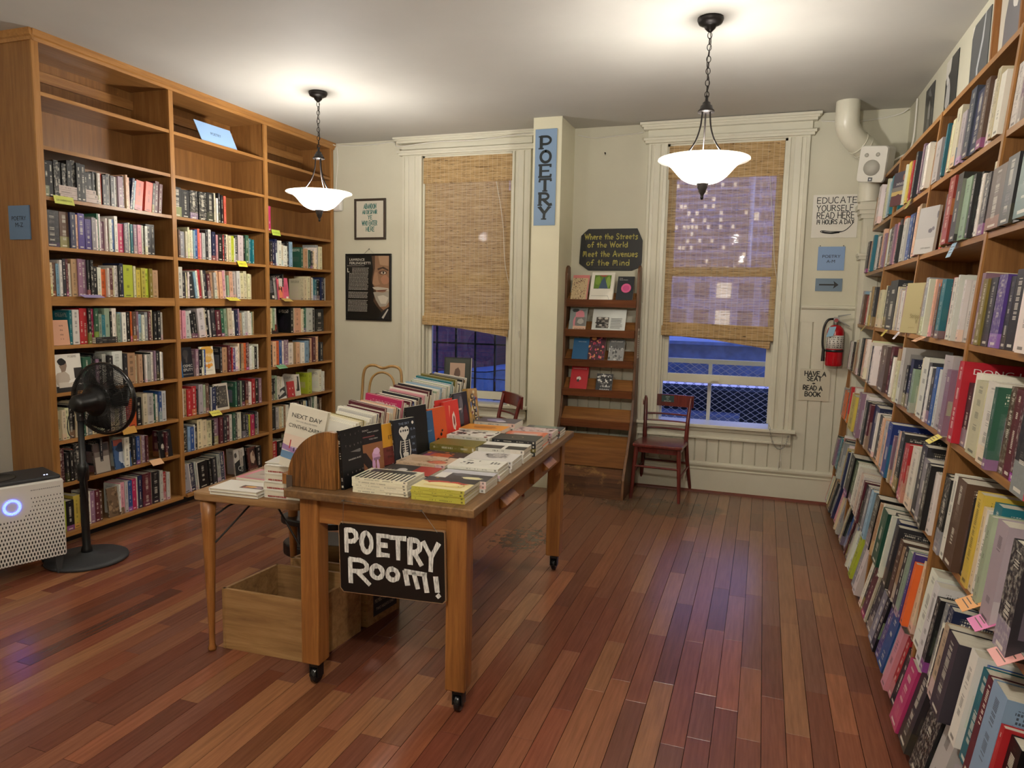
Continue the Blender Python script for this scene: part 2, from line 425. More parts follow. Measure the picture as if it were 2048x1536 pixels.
def ribbon(mb, pts, w, O, U, V, mi=0, rag=0.0):
    """one brush stroke, pts in board metres"""
    n = len(pts); P = [Vector((x, y)) for x, y in pts]; L = []; R = []
    for i in range(n):
        a = P[max(0, i - 1)]; b = P[i]; c = P[min(n - 1, i + 1)]
        t1 = (b - a) if i else (c - b); t2 = (c - b) if i < n - 1 else t1
        if t1.length < 1e-9: t1 = t2
        if t2.length < 1e-9: t2 = t1
        t1 = t1.normalized(); t2 = t2.normalized(); nn = Vector((-t1.y - t2.y, t1.x + t2.x))
        if nn.length < .25: nn = Vector((-t1.y, t1.x)); k = 1
        else: nn.normalize(); k = min(1.9, 1 / max(.35, nn.dot(Vector((-t1.y, t1.x)))))
        ww = w * .5 * k * (1 + rag * random.uniform(-1, 1))
        e = t1 * (-w * .25 if i == 0 else 0) + t2 * (w * .25 if i == n - 1 else 0)
        L.append(b + e + nn * ww); R.append(b + e - nn * ww)
    O, U, V = map(Vector, (O, U, V))
    mb.add([O + U * p.x + V * p.y for p in L + R], [(i, i + n, i + n + 1, i + 1) for i in range(n - 1)], mi)
def glyph(mb, ch, x, y, w, h, sw, O, U, V, mi=0, rag=.12, slant=0.0):
    gw, st = GL[ch]
    N = Vector(U).cross(Vector(V)).normalized()
    for k, s in enumerate(st):
        if len(s) < 6 and rag:                                    # a little wobble in straight strokes
            q = []
            for i in range(len(s) - 1):
                (a, b), (c, d) = s[i], s[i + 1]
                q += [(a + (c - a) * t, b + (d - b) * t) for t in (0, .5)]
            s = q + [s[-1]]
        pts = [(x + (p[0] / max(gw, .1)) * w + slant * p[1] * h + random.uniform(-1, 1) * rag * .04 * h, y + p[1] * h + random.uniform(-1, 1) * rag * .04 * h) for p in s]
        ribbon(mb, pts, sw, Vector(O) + N * (.0004 * (k + 1)), U, V, mi, rag)
def line(mb, text, x0, x1, y, h, sw, O, U, V, mi=0, rag=.15, gap=.22):
    """fit a line of brush lettering between x0 and x1"""
    tot = 0
    for ch in text: tot += (.45 if ch == ' ' else GL[ch][0] + gap)
    tot -= gap; k = (x1 - x0) / tot; x = x0
    for ch in text:
        if ch == ' ': x += .45 * k; continue
        glyph(mb, ch, x, y + random.uniform(-1, 1) * rag * .1 * h, GL[ch][0] * k, h * random.uniform(1 - rag * .4, 1 + rag * .3), sw, O, U, V, mi, rag)
        x += (GL[ch][0] + gap) * k
_tc = {}
def printed(name, text, mat, O, U, V, size, parent, align='CENTER', width=None, bold=0.0):
    """printed lettering as a mesh: O = anchor of the line, U right, V up"""
    key = (text, align, bold)
    if key not in _tc:
        cu = bpy.data.curves.new('t', 'FONT'); cu.body = text; cu.align_x = align; cu.size = 1.0; cu.offset = bold; cu.resolution_u = 3
        ob = bpy.data.objects.new('t', cu); COL.objects.link(ob)
        dg = bpy.context.evaluated_depsgraph_get(); me = ob.evaluated_get(dg).to_mesh()
        _tc[key] = ([tuple(v.co) for v in me.vertices], [tuple(p.vertices) for p in me.polygons])
        ob.evaluated_get(dg).to_mesh_clear(); bpy.data.objects.remove(ob); bpy.data.curves.remove(cu)
    vs, fs = _tc[key]
    U = Vector(U).normalized(); V = Vector(V).normalized(); N = U.cross(V).normalized(); O = Vector(O) + N * .0008
    sx = size
    if width:
        w = max(v[0] for v in vs) - min(v[0] for v in vs); sx = width / max(w, .01)
    mb = MB(); mb.add([O + U * (v[0] * sx) + V * (v[1] * size) for v in vs], fs)
    return mb.build(name, mat, parent)
# ------------------------------------------------------------------ the room
YB = 6.16; ZC = 3.08; XL = -4.42; XR = .94; YF = -2.2
XE = -5.3
# floor boards
def build_floor():
    rnd = random.Random(3)
    mb = MB(); cols = []
    mb.box((XL - .1, YF - .1, -.06), (XR + .1, YB + .1, -.006)); cols += [lin('#1c110c')] * 6
    pal = ['#78432f', '#874d36', '#6e3c2c', '#92563b', '#794836', '#8b543b', '#75402f', '#965e40', '#805036', '#976545', '#8c5840', '#6a3d2e', '#854b36', '#9c6a48', '#7e503f', '#764838']
    w = .0865; x = XL
    while x < XR:
        y = YF - rnd.random() * .9
        while y < YB:
            L = rnd.choice([.32, .45, .55, .62, .7, .85, 1.0, 1.2])
            y0 = max(y, YF); y1 = min(y + L, YB)
            if y1 > y0:
                x1 = min(x + w, XR); g = .0007; e = .0016
                mb.add([(x + g, y0 + g, -.0012), (x1 - g, y0 + g, -.0012), (x1 - g, y1 - g, -.0012), (x + g, y1 - g, -.0012),
                        (x + e, y0 + e, 0), (x1 - e, y0 + e, 0), (x1 - e, y1 - e, 0), (x + e, y1 - e, 0)],
                       [(4, 5, 6, 7), (0, 1, 5, 4), (1, 2, 6, 5), (2, 3, 7, 6), (3, 0, 4, 7)])
                c = lin(rnd.choice(pal)); k = rnd.uniform(.82, 1.06); c = tuple(q * k for q in c[:3]) + (1,)
                cols += [c] * 5
            y += L
        x += w
    o = mb.build('floor', 'floor'); me = o.data
    ca = me.color_attributes.new('Col', 'FLOAT_COLOR', 'CORNER')
    arr = []
    for p, c in zip(me.polygons, cols): arr += list(c) * p.loop_total
    ca.data.foreach_set('color', arr)
    struct(o)
build_floor()
mb = MB(); mb.box((XL - .2, YF - .2, ZC), (XR + .2, YB + .2, ZC + .1))
struct(mb.build('ceiling', 'ceiling'))
# ragged, flaking patches where the ceiling meets the wall over the bookcase
W1 = (-3.09, -2.19, .66, 2.915); W2 = (-.83, .10, .62, 2.905)
mb = MB(); D = .22
def wallbox(x0, x1, z0, z1): mb.box((x0, YB, z0), (x1, YB + D, z1))
wallbox(XL - .2, W1[0], 0, ZC); wallbox(W1[1], W2[0], 0, ZC); wallbox(W2[1], XR + .2, 0, ZC)
for w in (W1, W2): wallbox(w[0], w[1], 0, w[2] - .03); wallbox(w[0], w[1], w[3], ZC)
struct(mb.build('wall_back', 'wall'))
mb = MB(); mb.box((XR, YF - .2, 0), (XR + .15, YB + .2, ZC)); struct(mb.build('wall_right', 'wall'))
mb = MB(); mb.box((XL - .15, YF - .2, 0), (XL, YB + .2, ZC)); struct(mb.build('wall_left', 'wall_left'))
mb = MB(); mb.box((XL - .2, YF - .15, 0), (XR + .2, YF, ZC)); struct(mb.build('wall_front', 'wall'))
# the boxed pillar between the windows
mb = MB(); mb.box((-1.862, 5.735, 0), (-1.632, YB, ZC)); mb.box((-1.868, 5.725, 0), (-1.626, 5.735, ZC))
struct(mb.build('trim_1', 'pillar'))

# beadboard dado, chair rail and baseboard along the back wall
M['shoe'] = wood('red_shoe_moulding', '#4a2016', '#6a3020', '#7c3c28', 'x', .4)
def dado2(x0, x1, zt):
    mb = MB(); x = x0
    while x < x1 - .004:
        xe = min(x + .098, x1)
        mb.prism([(.0005, .002), (.006, .011), (xe - x - .006, .011), (xe - x - .0005, .002)], (x, YB, .26), (1, 0, 0), (0, -1, 0), (0, 0, zt - .26)); x = xe
    return mb
def baserun(x0, x1):
    mb = MB()
    mb.prism([(.02, 0), (.02, .02), (.19, .02), (.205, .026), (.212, .014), (.235, .03), (.25, .03), (.262, .016), (.27, 0)], (x0, YB, 0), (0, 0, 1), (0, -1, 0), (x1 - x0, 0, 0))
    mb.prism([(0, 0), (0, .04), (.012, .038), (.02, .022), (.022, 0)], (x0, YB, 0), (0, 0, 1), (0, -1, 0), (x1 - x0, 0, 0), mi=1)
    return mb
def rail(mb, x0, x1):
    mb.prism([(0, 0), (0, .014), (.105, .014), (.105, .03), (.118, .034), (.13, .03), (.135, 0)], (x0, YB, 1.47), (0, 0, 1), (0, -1, 0), (x1 - x0, 0, 0))
struct(baserun(XL + .36, -1.868).build('baseboard_left', ['trim', 'shoe']))
struct(baserun(-1.626, XR).build('baseboard_back', ['trim', 'shoe']))
mb = dado2(-1.63, -.985, 1.47); rail(mb, -1.63, -.985); struct(mb.build('trim_2', 'trim'))
mb = dado2(-.985, .275, .50); struct(mb.build('trim_3', 'trim'))
mb = dado2(.275, XR, 1.47); rail(mb, .275, XR); struct(mb.build('trim_4', 'trim'))

# windows
def crown(mb, xa, xb, ztop):
    """head: frieze board, moulded cap"""
    mb.box((xa, YB - .03, ztop), (xb, YB, ztop + .13))
    for (z0, z1, o) in ((ztop - .012, ztop + .008, .028), (ztop + .008, ztop + .028, .04), (ztop + .095, ztop + .115, .042), (ztop + .115, ztop + .13, .055), (ztop + .13, ztop + .15, .07)):
        mb.box((xa - o + .01, YB - .03 - o, z0), (xb + o - .01, YB, min(z1, ZC)))
def window(idx, w, xo, sash):
    x0, x1, z0, z1 = w; xa, xb = xo
    root = bpy.data.objects.new('window_%d' % idx, None); COL.objects.link(root); root.location = ((x0 + x1) / 2, YB, z0); struct(root)
    mb = MB()
    for a, b in ((xa, x0), (x1, xb)):
        wd_ = b - a
        mb.prism([(0, 0), (0, .034), (.02, .034), (.024, .022), (wd_ * .3, .02), (wd_ * .34, .028), (wd_ * .62, .028), (wd_ * .66, .02), (wd_ - .03, .02), (wd_ - .026, .032), (wd_, .03), (wd_, 0)],
                 (a, YB, z0 - .03), (1, 0, 0), (0, -1, 0), (0, 0, z1 - z0 + .03))
    mb.box((xa, YB - .028, z1), (xb, YB, z1 + .03))
    crown(mb, xa - .01, xb + .01, z1 + .02)
    o = mb.build('casing', 'trim', root)
    mb = MB()                                                     # jamb linings
    mb.box((x0, YB, z0 - .03), (x0 + .018, YB + .2, z1)); mb.box((x1 - .018, YB, z0 - .03), (x1, YB + .2, z1)); mb.box((x0, YB, z1 - .018), (x1, YB + .2, z1))
    for xx in (x0 + .018, x1 - .032): mb.box((xx, YB + .05, z0), (xx + .014, YB + .065, z1))
    mb.build('jamb', 'trim', root)
    mb = MB()                                                     # stool and apron
    mb.box((xa - .03, YB - .075, z0 - .055), (xb + .03, YB + .2, z0 - .028)); mb.box((xa, YB - .03, z0 - .15), (xb, YB, z0 - .055)); mb.box((xa, YB - .045, z0 - .085), (xb, YB, z0 - .055))
    mb.box((xa, YB - .04, z0 - .155), (xb, YB, z0 - .135))
    mb.build('sill', 'trim', root, bevel=.004)
    lo, mid, top = sash
    def sashframe(name, a, b, y, st=.05, rl=.06, bl=.075):
        m = MB(); m.box((x0 + .018, y, a), (x0 + .018 + st, y + .035, b)); m.box((x1 - .018 - st, y, a), (x1 - .018, y + .035, b))
        m.box((x0 + .018 + st, y + .001, a), (x1 - .018 - st, y + .034, a + bl)); m.box((x0 + .018 + st, y + .001, b - rl), (x1 - .018 - st, y + .034, b))
        s_ = m.build(name, 'trim', root, bevel=.004)
        g = MB(); g.box((x0 + .06, y + .014, a + bl - .005), (x1 - .06, y + .018, b - rl + .005)); g.build('pane', 'glass', s_)
        return s_
    s1 = sashframe('lower_sash', lo, mid + .03, YB + .07)
    sashframe('upper_sash', mid - .03, top, YB + .115)
    return root, s1
t = NT('window_glass'); t.n.remove(t.b)
gl = t.node('BsdfGlossy'); gl.inputs['Roughness'].default_value = .02; tr = t.node('BsdfTransparent'); tr.inputs['Color'].default_value = (.93, .95, .96, 1)
fr = t.node('Fresnel'); fr.inputs['IOR'].default_value = 1.5; mx = t.node('MixShader'); t.l.new(fr.outputs[0], mx.inputs[0]); t.l.new(tr.outputs[0], mx.inputs[1]); t.l.new(gl.outputs[0], mx.inputs[2]); t.l.new(mx.outputs[0], t.out.inputs['Surface'])
M['glass'] = t.m
w1r, _ = window(1, W1, (-3.29, -2.02), (.66, 1.78, 2.89))
w2r, s2 = window(2, W2, (-.985, .262), (.925, 1.86, 2.88))
mb = MB(); mb.box((-.4, YB + .052, .945), (-.33, YB + .07, .975)); mb.box((-.385, YB + .045, .952), (-.345, YB + .052, .968)); mb.build('sash_lift', 'trim', s2)

# blinds: woven reed with thread lines that let the dusk through
def blind_mat(name, see, dens):
    t = NT(name)
    s = t.node('SeparateXYZ'); t.l.new(t.coord(), s.inputs[0])
    st = t.noise(t.coord('Object', (7, 1, 190)), 1.0, 3, .6)
    st2 = t.noise(t.coord('Object', (2.2, 1, 90)), 1.0, 3, .6)
    c = t.ramp(t.math('ADD', t.math('MULTIPLY', st, .6), t.math('MULTIPLY', st2, .4)), [(.36, lin('#8c6e48')), (.44, lin('#bf9c68')), (.54, lin('#d9b985')), (.68, lin('#e8d2a6'))])
    dark = t.noise(t.coord('Object', (17, 1, 230), loc=(5, 0, 2)), 1.0, 2, .5)
    c = t.mix(t.maprange(dark, .63, .67, 0, .8), c, lin('#4a3828'))
    th = t.math('LESS_THAN', t.math('FRACT', t.math('MULTIPLY', s.outputs[0], 23.0)), .07)
    c = t.mix(t.math('MULTIPLY', th, .6), c, lin('#eadcb8'))
    t.set(c, .7)
    tl = t.node('BsdfTranslucent'); t.l.new(c, tl.inputs[0]) if isinstance(c, bpy.types.NodeSocket) else None
    m1 = t.node('MixShader'); m1.inputs[0].default_value = .35; t.l.new(t.b.outputs[0], m1.inputs[1]); t.l.new(tl.outputs[0], m1.inputs[2])
    tp = t.node('BsdfTransparent'); m2 = t.node('MixShader')
    holes = t.noise(t.coord('Object', (14, 1, 380), loc=(3, 0, 9)), 1.0, 2, .5)
    bandv = t.noise(t.coord('Object', (.4, 1, 5)), 1.0, 2, .5)
    hole = t.math('MULTIPLY', t.maprange(holes, .5 - dens - .12, .5 + .14, .15, 1), t.maprange(bandv, .3, .6, .55, 1))
    hole = t.math('MAXIMUM', hole, t.math('MULTIPLY', th, .8))
    t.l.new(t.math('MULTIPLY', hole, see, clamp=True), m2.inputs[0]); t.l.new(m1.outputs[0], m2.inputs[1]); t.l.new(tp.outputs[0], m2.inputs[2])
    t.l.new(m2.outputs[0], t.out.inputs['Surface']); return t.m
M['reed'] = blind_mat('woven_reed', .22, .02)
M['reed_open'] = blind_mat('woven_reed_open', .38, .04)
M['reed2'] = blind_mat('woven_reed_double', .06, .0)
def blind(x0, x1, ztop, zval, zl, zr, label, cord, open_):
    root = thing('woven_blind', label, 'blind', ((x0 + x1) / 2, YB + .015, ztop))
    y = YB + .012
    mb = MB(); n = 24
    vs = []; 
    for i in range(n + 1):
        k = i / n; zz = ztop + (min(zl, zr) + .05 - ztop) * k
        yy = y + .004 * math.sin(k * 9)
        vs += [(x0, yy, zz), (x1 - .004 * k, yy, zz)]
    mb.add(vs, [(2 * i, 2 * i + 1, 2 * i + 3, 2 * i + 2) for i in range(n)])
    mb.build('shade', open_, root)
    mb = MB(); mb.box((x0 + .002, y - .016, zval), (x1, y - .012, ztop)); mb.build('valance', 'reed2', root)
    mb = MB(); mb.box((x0, y - .01, ztop - .002), (x1, y + .02, ztop + .016)); mb.build('headrail', 'bronze', root)
    # gathered folds at the bottom
    mb = MB()
    for k in range(4):
        o = .004 + .006 * (k % 3); zt = [.105, .075, .05, .03][k]
        a = [(x0 - .002, y - o, zl + zt), (x1, y - o, zr + zt), (x1, y - o - .004, zr - .004 * k), (x0, y - o - .004, zl - .004 * k)]
        b = [(p[0], p[1] - .004, p[2]) for p in a]
        mb.add(a + b, [(0, 3, 2, 1), (4, 5, 6, 7), (0, 1, 5, 4), (1, 2, 6, 5), (2, 3, 7, 6), (3, 0, 4, 7)])
    mb.build('folds', 'reed2', root)
    mb = MB(); mb.add([(x0 + .02, y - .01, zl - .005), (x1 - .02, y - .01, zr), (x1 - .025, y - .004, zr - .075), (x0 + (x1 - x0) * .45, y - .006, zr - .012)], [(0, 1, 2, 3)])
    mb.build('flap', 'reed2', root, solid=.004)
    mb = MB(); mb.tube(smooth(cord, 6), .0022, 6, 0)
    e = cord[-1]
    mb.tube([(e[0] - .012, e[1], e[2] - .01), (e[0] - .01, e[1], e[2] - .07)], .004, 6, 0); mb.tube([(e[0], e[1] - .004, e[2] + .03), (e[0] + .012, e[1] - .006, e[2] - .045), (e[0] - .005, e[1] - .008, e[2] - .075), (e[0] - .02, e[1] - .006, e[2] - .02)], .0022, 6, 0)
    mb.build('pull_cord', 'cable', root)
blind(W1[0] + .005, W1[1] - .003, 2.90, 2.665, 1.36, 1.335, 'straw-coloured woven blind with a sagging lower corner, in the window behind the book table', [(-2.35, YB - .008, 2.66), (-2.28, YB - .012, 2.3), (-2.24, YB - .03, 1.9), (-2.14, YB - .04, 1.55), (-2.08, YB - .045, 1.33)], 'reed')
blind(W2[0] + .01, W2[1] - .02, 2.89, 2.62, 1.335, 1.315, 'see-through woven blind with office lights behind it, in the window behind the empty chair', [(-.02, YB - .006, 2.62), (.03, YB - .012, 2.2), (.06, YB - .03, 1.9), (.15, YB - .045, 1.5), (.19, YB - .045, 1.28), (.195, YB - .045, .8), (.19, YB - .045, .33)], 'reed_open')
# ------------------------------------------------------------------ outside the windows at dusk
M['brick_out'] = plain('#5a4048', .9, name='painted_brick_outside')
t = NT('brick_next_door'); bt = t.node('TexBrick'); t.put(t.coord('Object', (1, 1, 1), (PI / 2, 0, 0)), bt.inputs['Vector']); bt.inputs['Scale'].default_value = 4.5
bt.inputs['Color1'].default_value = lin('#6b3f42'); bt.inputs['Color2'].default_value = lin('#56343a'); bt.inputs['Mortar'].default_value = lin('#4a3a40'); t.set(bt.outputs[0], .9); M['brick_out'] = t.m
M['iron'] = plain('#12131a', .6, .3, 'iron_bars')
M['roof_blue'] = plain('#4d6488', .6, name='metal_roof_paint', var=.3)
M['conc'] = plain('#cdc3cf', .9, name='tower_concrete')
M['glassd'] = plain('#6a6a88', .3, name='dark_office_glass')
t = NT('lit_office_glass'); M['lit'] = t.set(lin('#fff1cf'), .5, emit=lin('#ffe3ad'), es=.9)
# neighbour's brick wall beyond the first window
mb = MB(); mb.box((-6.2, 9.0, -3), (-3.4, 9.4, 7)); mb.box((-3.5, 9.4, -3), (-2.3, 9.8, 3.1))
o = mb.build('brick_building', 'brick_out'); tag(o, 'dark brick neighbouring building seen beneath the blind behind the book table', 'building')
mb = MB(); mb.prism([(-4.6, .55), (-1.4, 1.0), (-1.4, .2), (-4.6, .1)], (0, 7.6, 0), (1, 0, 0), (0, 0, 1), (0, 1.6, 0))
tag(mb.build('lean_to_roof', 'roof_blue'), 'pale blue sloping lean-to top seen behind the iron bars', 'roof')
g = thing('window_bars', 'dark iron window bars outside the window behind the book table', 'window bars', (-2.6, 6.62, .4))
for k in range(8):
    x = -3.45 + k * .205
    m = MB(); m.box((x - .009, 6.385, .3), (x + .009, 6.403, 3.0)); m.build('bar', 'iron', g)
for z in (.45, 1.17, 2.0):
    m = MB(); m.box((-3.5, 6.38, z - .008), (-1.9, 6.405, z + .008)); m.build('cross_bar', 'iron', g)
m = MB()
for k in range(5):
    m.tube(smooth([(-3.4, 6.405, .95 - .1 * k), (-2.9, 7.1, .82 - .1 * k + .03 * (k % 2)), (-2.4, 7.0, .86 - .12 * k), (-1.8, 7.0, .6 - .08 * k)], 5), .006, 5)
tag(m.build('slack_wires', 'iron'), 'slack dark wires hanging outside behind the iron bars', 'wires')
# diamond mesh beyond the second window
g = thing('security_screen', 'white framed diamond mesh screen outside the window behind the empty chair', 'security screen', (-.36, 6.5, .5))
m = MB(); Y = 6.397
for k in range(-14, 24):
    s = .075
    def seg(x0, z0, x1, z1):
        m.tube([(x0, Y, z0), (x1, Y, z1)], .0022, 4)
    x = -1.0 + k * s
    # both diagonals, clipped to the screen
    for sg in (1, -1):
        pts = []
        xa, za, xb, zb = x, .5, x + sg * .62 * 1.5, 1.12
        if xa > xb: xa, za, xb, zb = xb, zb, xa, za
        lo, hi = -1.0, .28
        if xb <= lo or xa >= hi: continue
        f = (zb - za) / (xb - xa)
        if xa < lo: za += f * (lo - xa); xa = lo
        if xb > hi: zb = za + f * (hi - xa); xb = hi
        seg(xa, za, xb, zb)
m.build('mesh', 'metal', g)
m = MB(); m.box((-1.0, Y - .015, 1.08), (.3, Y + .015, 1.12)); m.box((-.43, Y - .02, .5), (-.4, Y + .02, 1.1)); m.box((-1.0, Y - .015, .48), (.3, Y + .015, .51)); m.build('frame', 'trim', g)
m = MB(); m.box((-2.25, 9.2, .62), (3.4, 11.5, 1.1)); m.box((-2.28, 9.1, 1.1), (3.5, 11.6, 1.14))
tag(m.build('rooftop_parapet', 'roof_blue'), 'blue painted rooftop parapet seen under the blind behind the empty chair', 'parapet')
m = MB(); m.box((-3.0, 8.62, -3), (3.4, 9.08, .6)); tag(m.build('added_dark_wall', plain('#0a0b0e', .9)), 'near-black added wall giving the darkness low in the alley behind the diamond mesh', 'wall')  # black box put in so the view under the parapet stays dark
m = MB(); m.box((-1.2, 8.2, -.1), (-.2, 8.58, .35)); m.box((.1, 8.3, .2), (.5, 8.58, .45)); tag(m.build('alley_ducts', plain('#3a4050', .6)), 'dim metal boxes against the added dark wall behind the diamond mesh', 'duct')
def tower(name, label, x0, x1, y, z1, nx, nz, lit, seed):
    rnd = random.Random(seed); root = thing(name, label, 'building', ((x0 + x1) / 2, y, -6))
    m = MB(); m.box((x0, y, -6), (x1, y + 8, z1)); m.build('walls', 'conc', root)
    a = MB(); b = MB(); w = (x1 - x0) / nx; hh = (z1 + 6) / nz
    for i in range(nx):
        for j in range(nz):
            q = b if rnd.random() < lit else a
            q.box((x0 + (i + .18) * w, y - .05, -6 + (j + .25) * hh), (x0 + (i + .82) * w, y + .02, -6 + (j + .78) * hh))
    a.build('windows', 'glassd', root); b.build('lit_windows', 'lit', root)
M['lit'].cycles.emission_sampling = 'NONE'
tower('office_tower', 'tall concrete office tower with lit windows seen through the woven blind', -7.2, -1.2, 44, 18, 26, 60, .16, 4)
tower('apartment_block', 'lower flat-roofed block beside the office tower seen through the blind', -.8, 2.1, 38, 8.6, 9, 20, .05, 8)
tower('street_block', 'low building across the street seen through the lower blind', -5.5, 3.5, 26, 2.6, 12, 9, .10, 9)

# ------------------------------------------------------------------ bookcases
LX = -4.059; LY0 = 3.12; LDIV = [3.12, 4.115, 5.135, 6.135]; LZ = [.082, .399, .669, .968, 1.259, 1.559, 1.856, 2.15, 2.441, 2.746]; LTOP = 3.055
lc = thing('bookcase', 'tall three-bay oak bookcase reaching the ceiling behind the pedestal fan', 'bookcase', (-4.24, 4.6, 0))
m = MB(); m.box((XL + .005, LY0 - .022, .0), (LX - .002, LY0, LTOP)); m.build('side_panel', 'oak', lc)
m = MB(); m.box((XL + .005, 6.118, .0), (LX - .002, 6.14, LTOP)); m.build('side_panel', 'oak', lc)
m = MB(); m.box((XL + .004, LY0, .04), (XL + .012, 6.12, LTOP)); m.build('back_panel', 'oak_back', lc)
m = MB(); m.box((XL + .02, LY0, 0), (LX - .06, 6.12, .06)); m.build('plinth', 'black', lc)
for i, y in enumerate(LDIV):
    if 0 < i < 3: m = MB(); m.box((XL + .012, y - .012, .06), (LX - .012, y + .012, LTOP)); m.build('divider', 'oak', lc)
    ya, yb = (y - .022, y + .018) if i == 0 else ((y - .035, y + .005) if i == 3 else (y - .02, y + .02))
    m = MB(); m.box((LX - .012, ya, .07), (LX + .006, yb, LTOP - .02)); m.build('face_strip', 'oak_edge_z', lc, bevel=.002)
for b in range(3):
    y0, y1 = LDIV[b] + (.0 if b == 0 else .012), LDIV[b + 1] - (.012 if b < 2 else .017)
    for j, z in enumerate(LZ):
        th = .055 if j == 5 else .02
        m = MB(); m.box((XL + .012, y0, z - th), (LX - .008, y1, z), 0); m.box((LX - .008, y0 + .01, z - th - .002), (LX + (.022 if j == 0 else .002), y1 - .008, z), 1)
        m.build('shelf', ['oak_y', 'oak_edge'], lc)
    m = MB(); m.box((XL + .012, y0, LTOP - .03), (LX, y1, LTOP)); m.box((XL + .012, y0, 2.90), (XL + .032, y1, 2.965)); m.build('top_panel', 'oak_y', lc)
m = MB(); m.prism([(0, 0), (.012, 0), (.016, .018), (.026, .024), (.03, .05), (.03, .06), (0, .06)], (LX, LY0 - .03, LTOP - .035), (1, 0, 0), (0, 0, 1), (0, 6.15 - LY0 + .03 - .0, 0))
m.prism([(0, 0), (.012, 0), (.016, .018), (.026, .024), (.03, .05), (.03, .06), (0, .06)], (XL + .005, LY0 - .02, LTOP - .035), (0, -1, 0), (0, 0, 1), (LX - XL + .02, 0, 0))
m.build('crown', 'oak_edge', lc)
m = MB(); m.box((LX - .002, LY0 - .028, .07), (LX + .01, LY0 - .02, LTOP - .03)); m.build('corner_bead', 'oak_edge_z', lc)

# raked case along the other long wall: the foot of it stands further into the room than its top
RS = .07206; RX0 = .577
RDIV = [6.14, 5.13, 4.03, 2.885, 1.78, .68]
RZ = [.045, .36, .75, 1.12, 1.467, 1.85, 2.185, 2.52]
RTILT = [13, 8, 5, 4, 4, 4, 4, 4]
def rx(z): return RX0 + RS * z
rc = thing('bookcase', 'long raked oak bookcase crammed with books beside the fire extinguisher', 'bookcase', (.76, 3.4, 0))
prof = [(rx(0), 0), (rx(2.53), 2.53), (XR - .003, 2.53), (XR - .003, 0)]
for i, y in enumerate(RDIV):
    m = MB(); t_ = .02
    m.prism([(a, b) for a, b in prof], (0, y + (t_ / 2 if i else -.002), 0), (1, 0, 0), (0, 0, 1), (0, -t_, 0)); m.build('divider' if 0 < i < 5 else 'side_panel', 'oak', rc)
    m = MB(); q = .013; m.prism([(rx(.02) - .006, .02), (rx(2.53) - .008, 2.53), (rx(2.53), 2.53), (rx(.02), .02)], (0, y + q, 0), (1, 0, 0), (0, 0, 1), (0, -2 * q, 0)); m.build('face_strip', 'oak_edge_z', rc)
m = MB(); m.box((XR - .012, .68, 0), (XR - .003, 6.13, 2.52)); m.build('back_panel', 'oak_back', rc)
for b in range(5):
    y1, y0 = RDIV[b] - .01, RDIV[b + 1] + .01
    for j, z in enumerate(RZ):
        x = rx(z); a = math.radians(RTILT[j]); dx = XR - .014 - x; n = (math.cos(a), -math.sin(a))
        L = dx / n[0]
        pts = [(x, z), (x + L * n[0], z + L * n[1]), (x + L * n[0], z + L * n[1] - .02), (x, z - .02)]
        if j == 7: pts = [(x, z + .01), (XR - .014, z + .01), (XR - .014, z - .012), (x, z - .012)]
        m = MB(); m.prism(pts, (0, y1, 0), (1, 0, 0), (0, 0, 1), (0, y0 - y1, 0), 0)
        zz = z + (.01 if j == 7 else 0)
        m.prism([(x - .004, zz), (x + .001, zz), (x + .001, zz - .022), (x - .004, zz - .022)], (0, y1, 0), (1, 0, 0), (0, 0, 1), (0, y0 - y1, 0), 1)
        m.build('shelf', ['oak_y', 'oak_edge'], rc)
m = MB(); m.box((RX0 + .03, .68, 0), (RX0 + .045, 6.13, .025)); m.build('plinth', 'table', rc)
m = MB(); m.box((RX0 + .0, .68, .0), (RX0 + .03, 6.13, .02)); m.build('base_strip', plain('#3a2419', .5), rc)

# ------------------------------------------------------------------ books
PAL = {'k': ('black', '#141416'), 'K': ('charcoal', '#2b2b30'), 'w': ('white', '#ddd9ce'), 'c': ('cream', '#d2c8a6'), 'g': ('grey', '#87868a'),
       'G': ('pale grey', '#b3b0ac'), 'r': ('red', '#a5242a'), 'R': ('maroon', '#55202a'), 'o': ('orange', '#d0602c'), 'y': ('yellow', '#c6b24c'),
       'l': ('lime', '#aebc34'), 'b': ('blue', '#2d528f'), 'B': ('navy', '#1c2447'), 's': ('pale blue', '#86a6bf'), 't': ('teal', '#20707e'),
       'n': ('green', '#2f5b46'), 'N': ('sage', '#8ea088'), 'p': ('pink', '#d0909a'), 'P': ('purple', '#46347a'), 'm': ('mauve', '#84667a'),
       'u': ('brown', '#5b4335'), 'U': ('tan', '#a98a68'), 'e': ('peach', '#d6a98a'), 'h': ('magenta', '#b02a5a'), 'q': ('coral', '#d4604e'), 'v': ('olive', '#75682a')}
LIGHTC = set('wcGysNpeUloq')
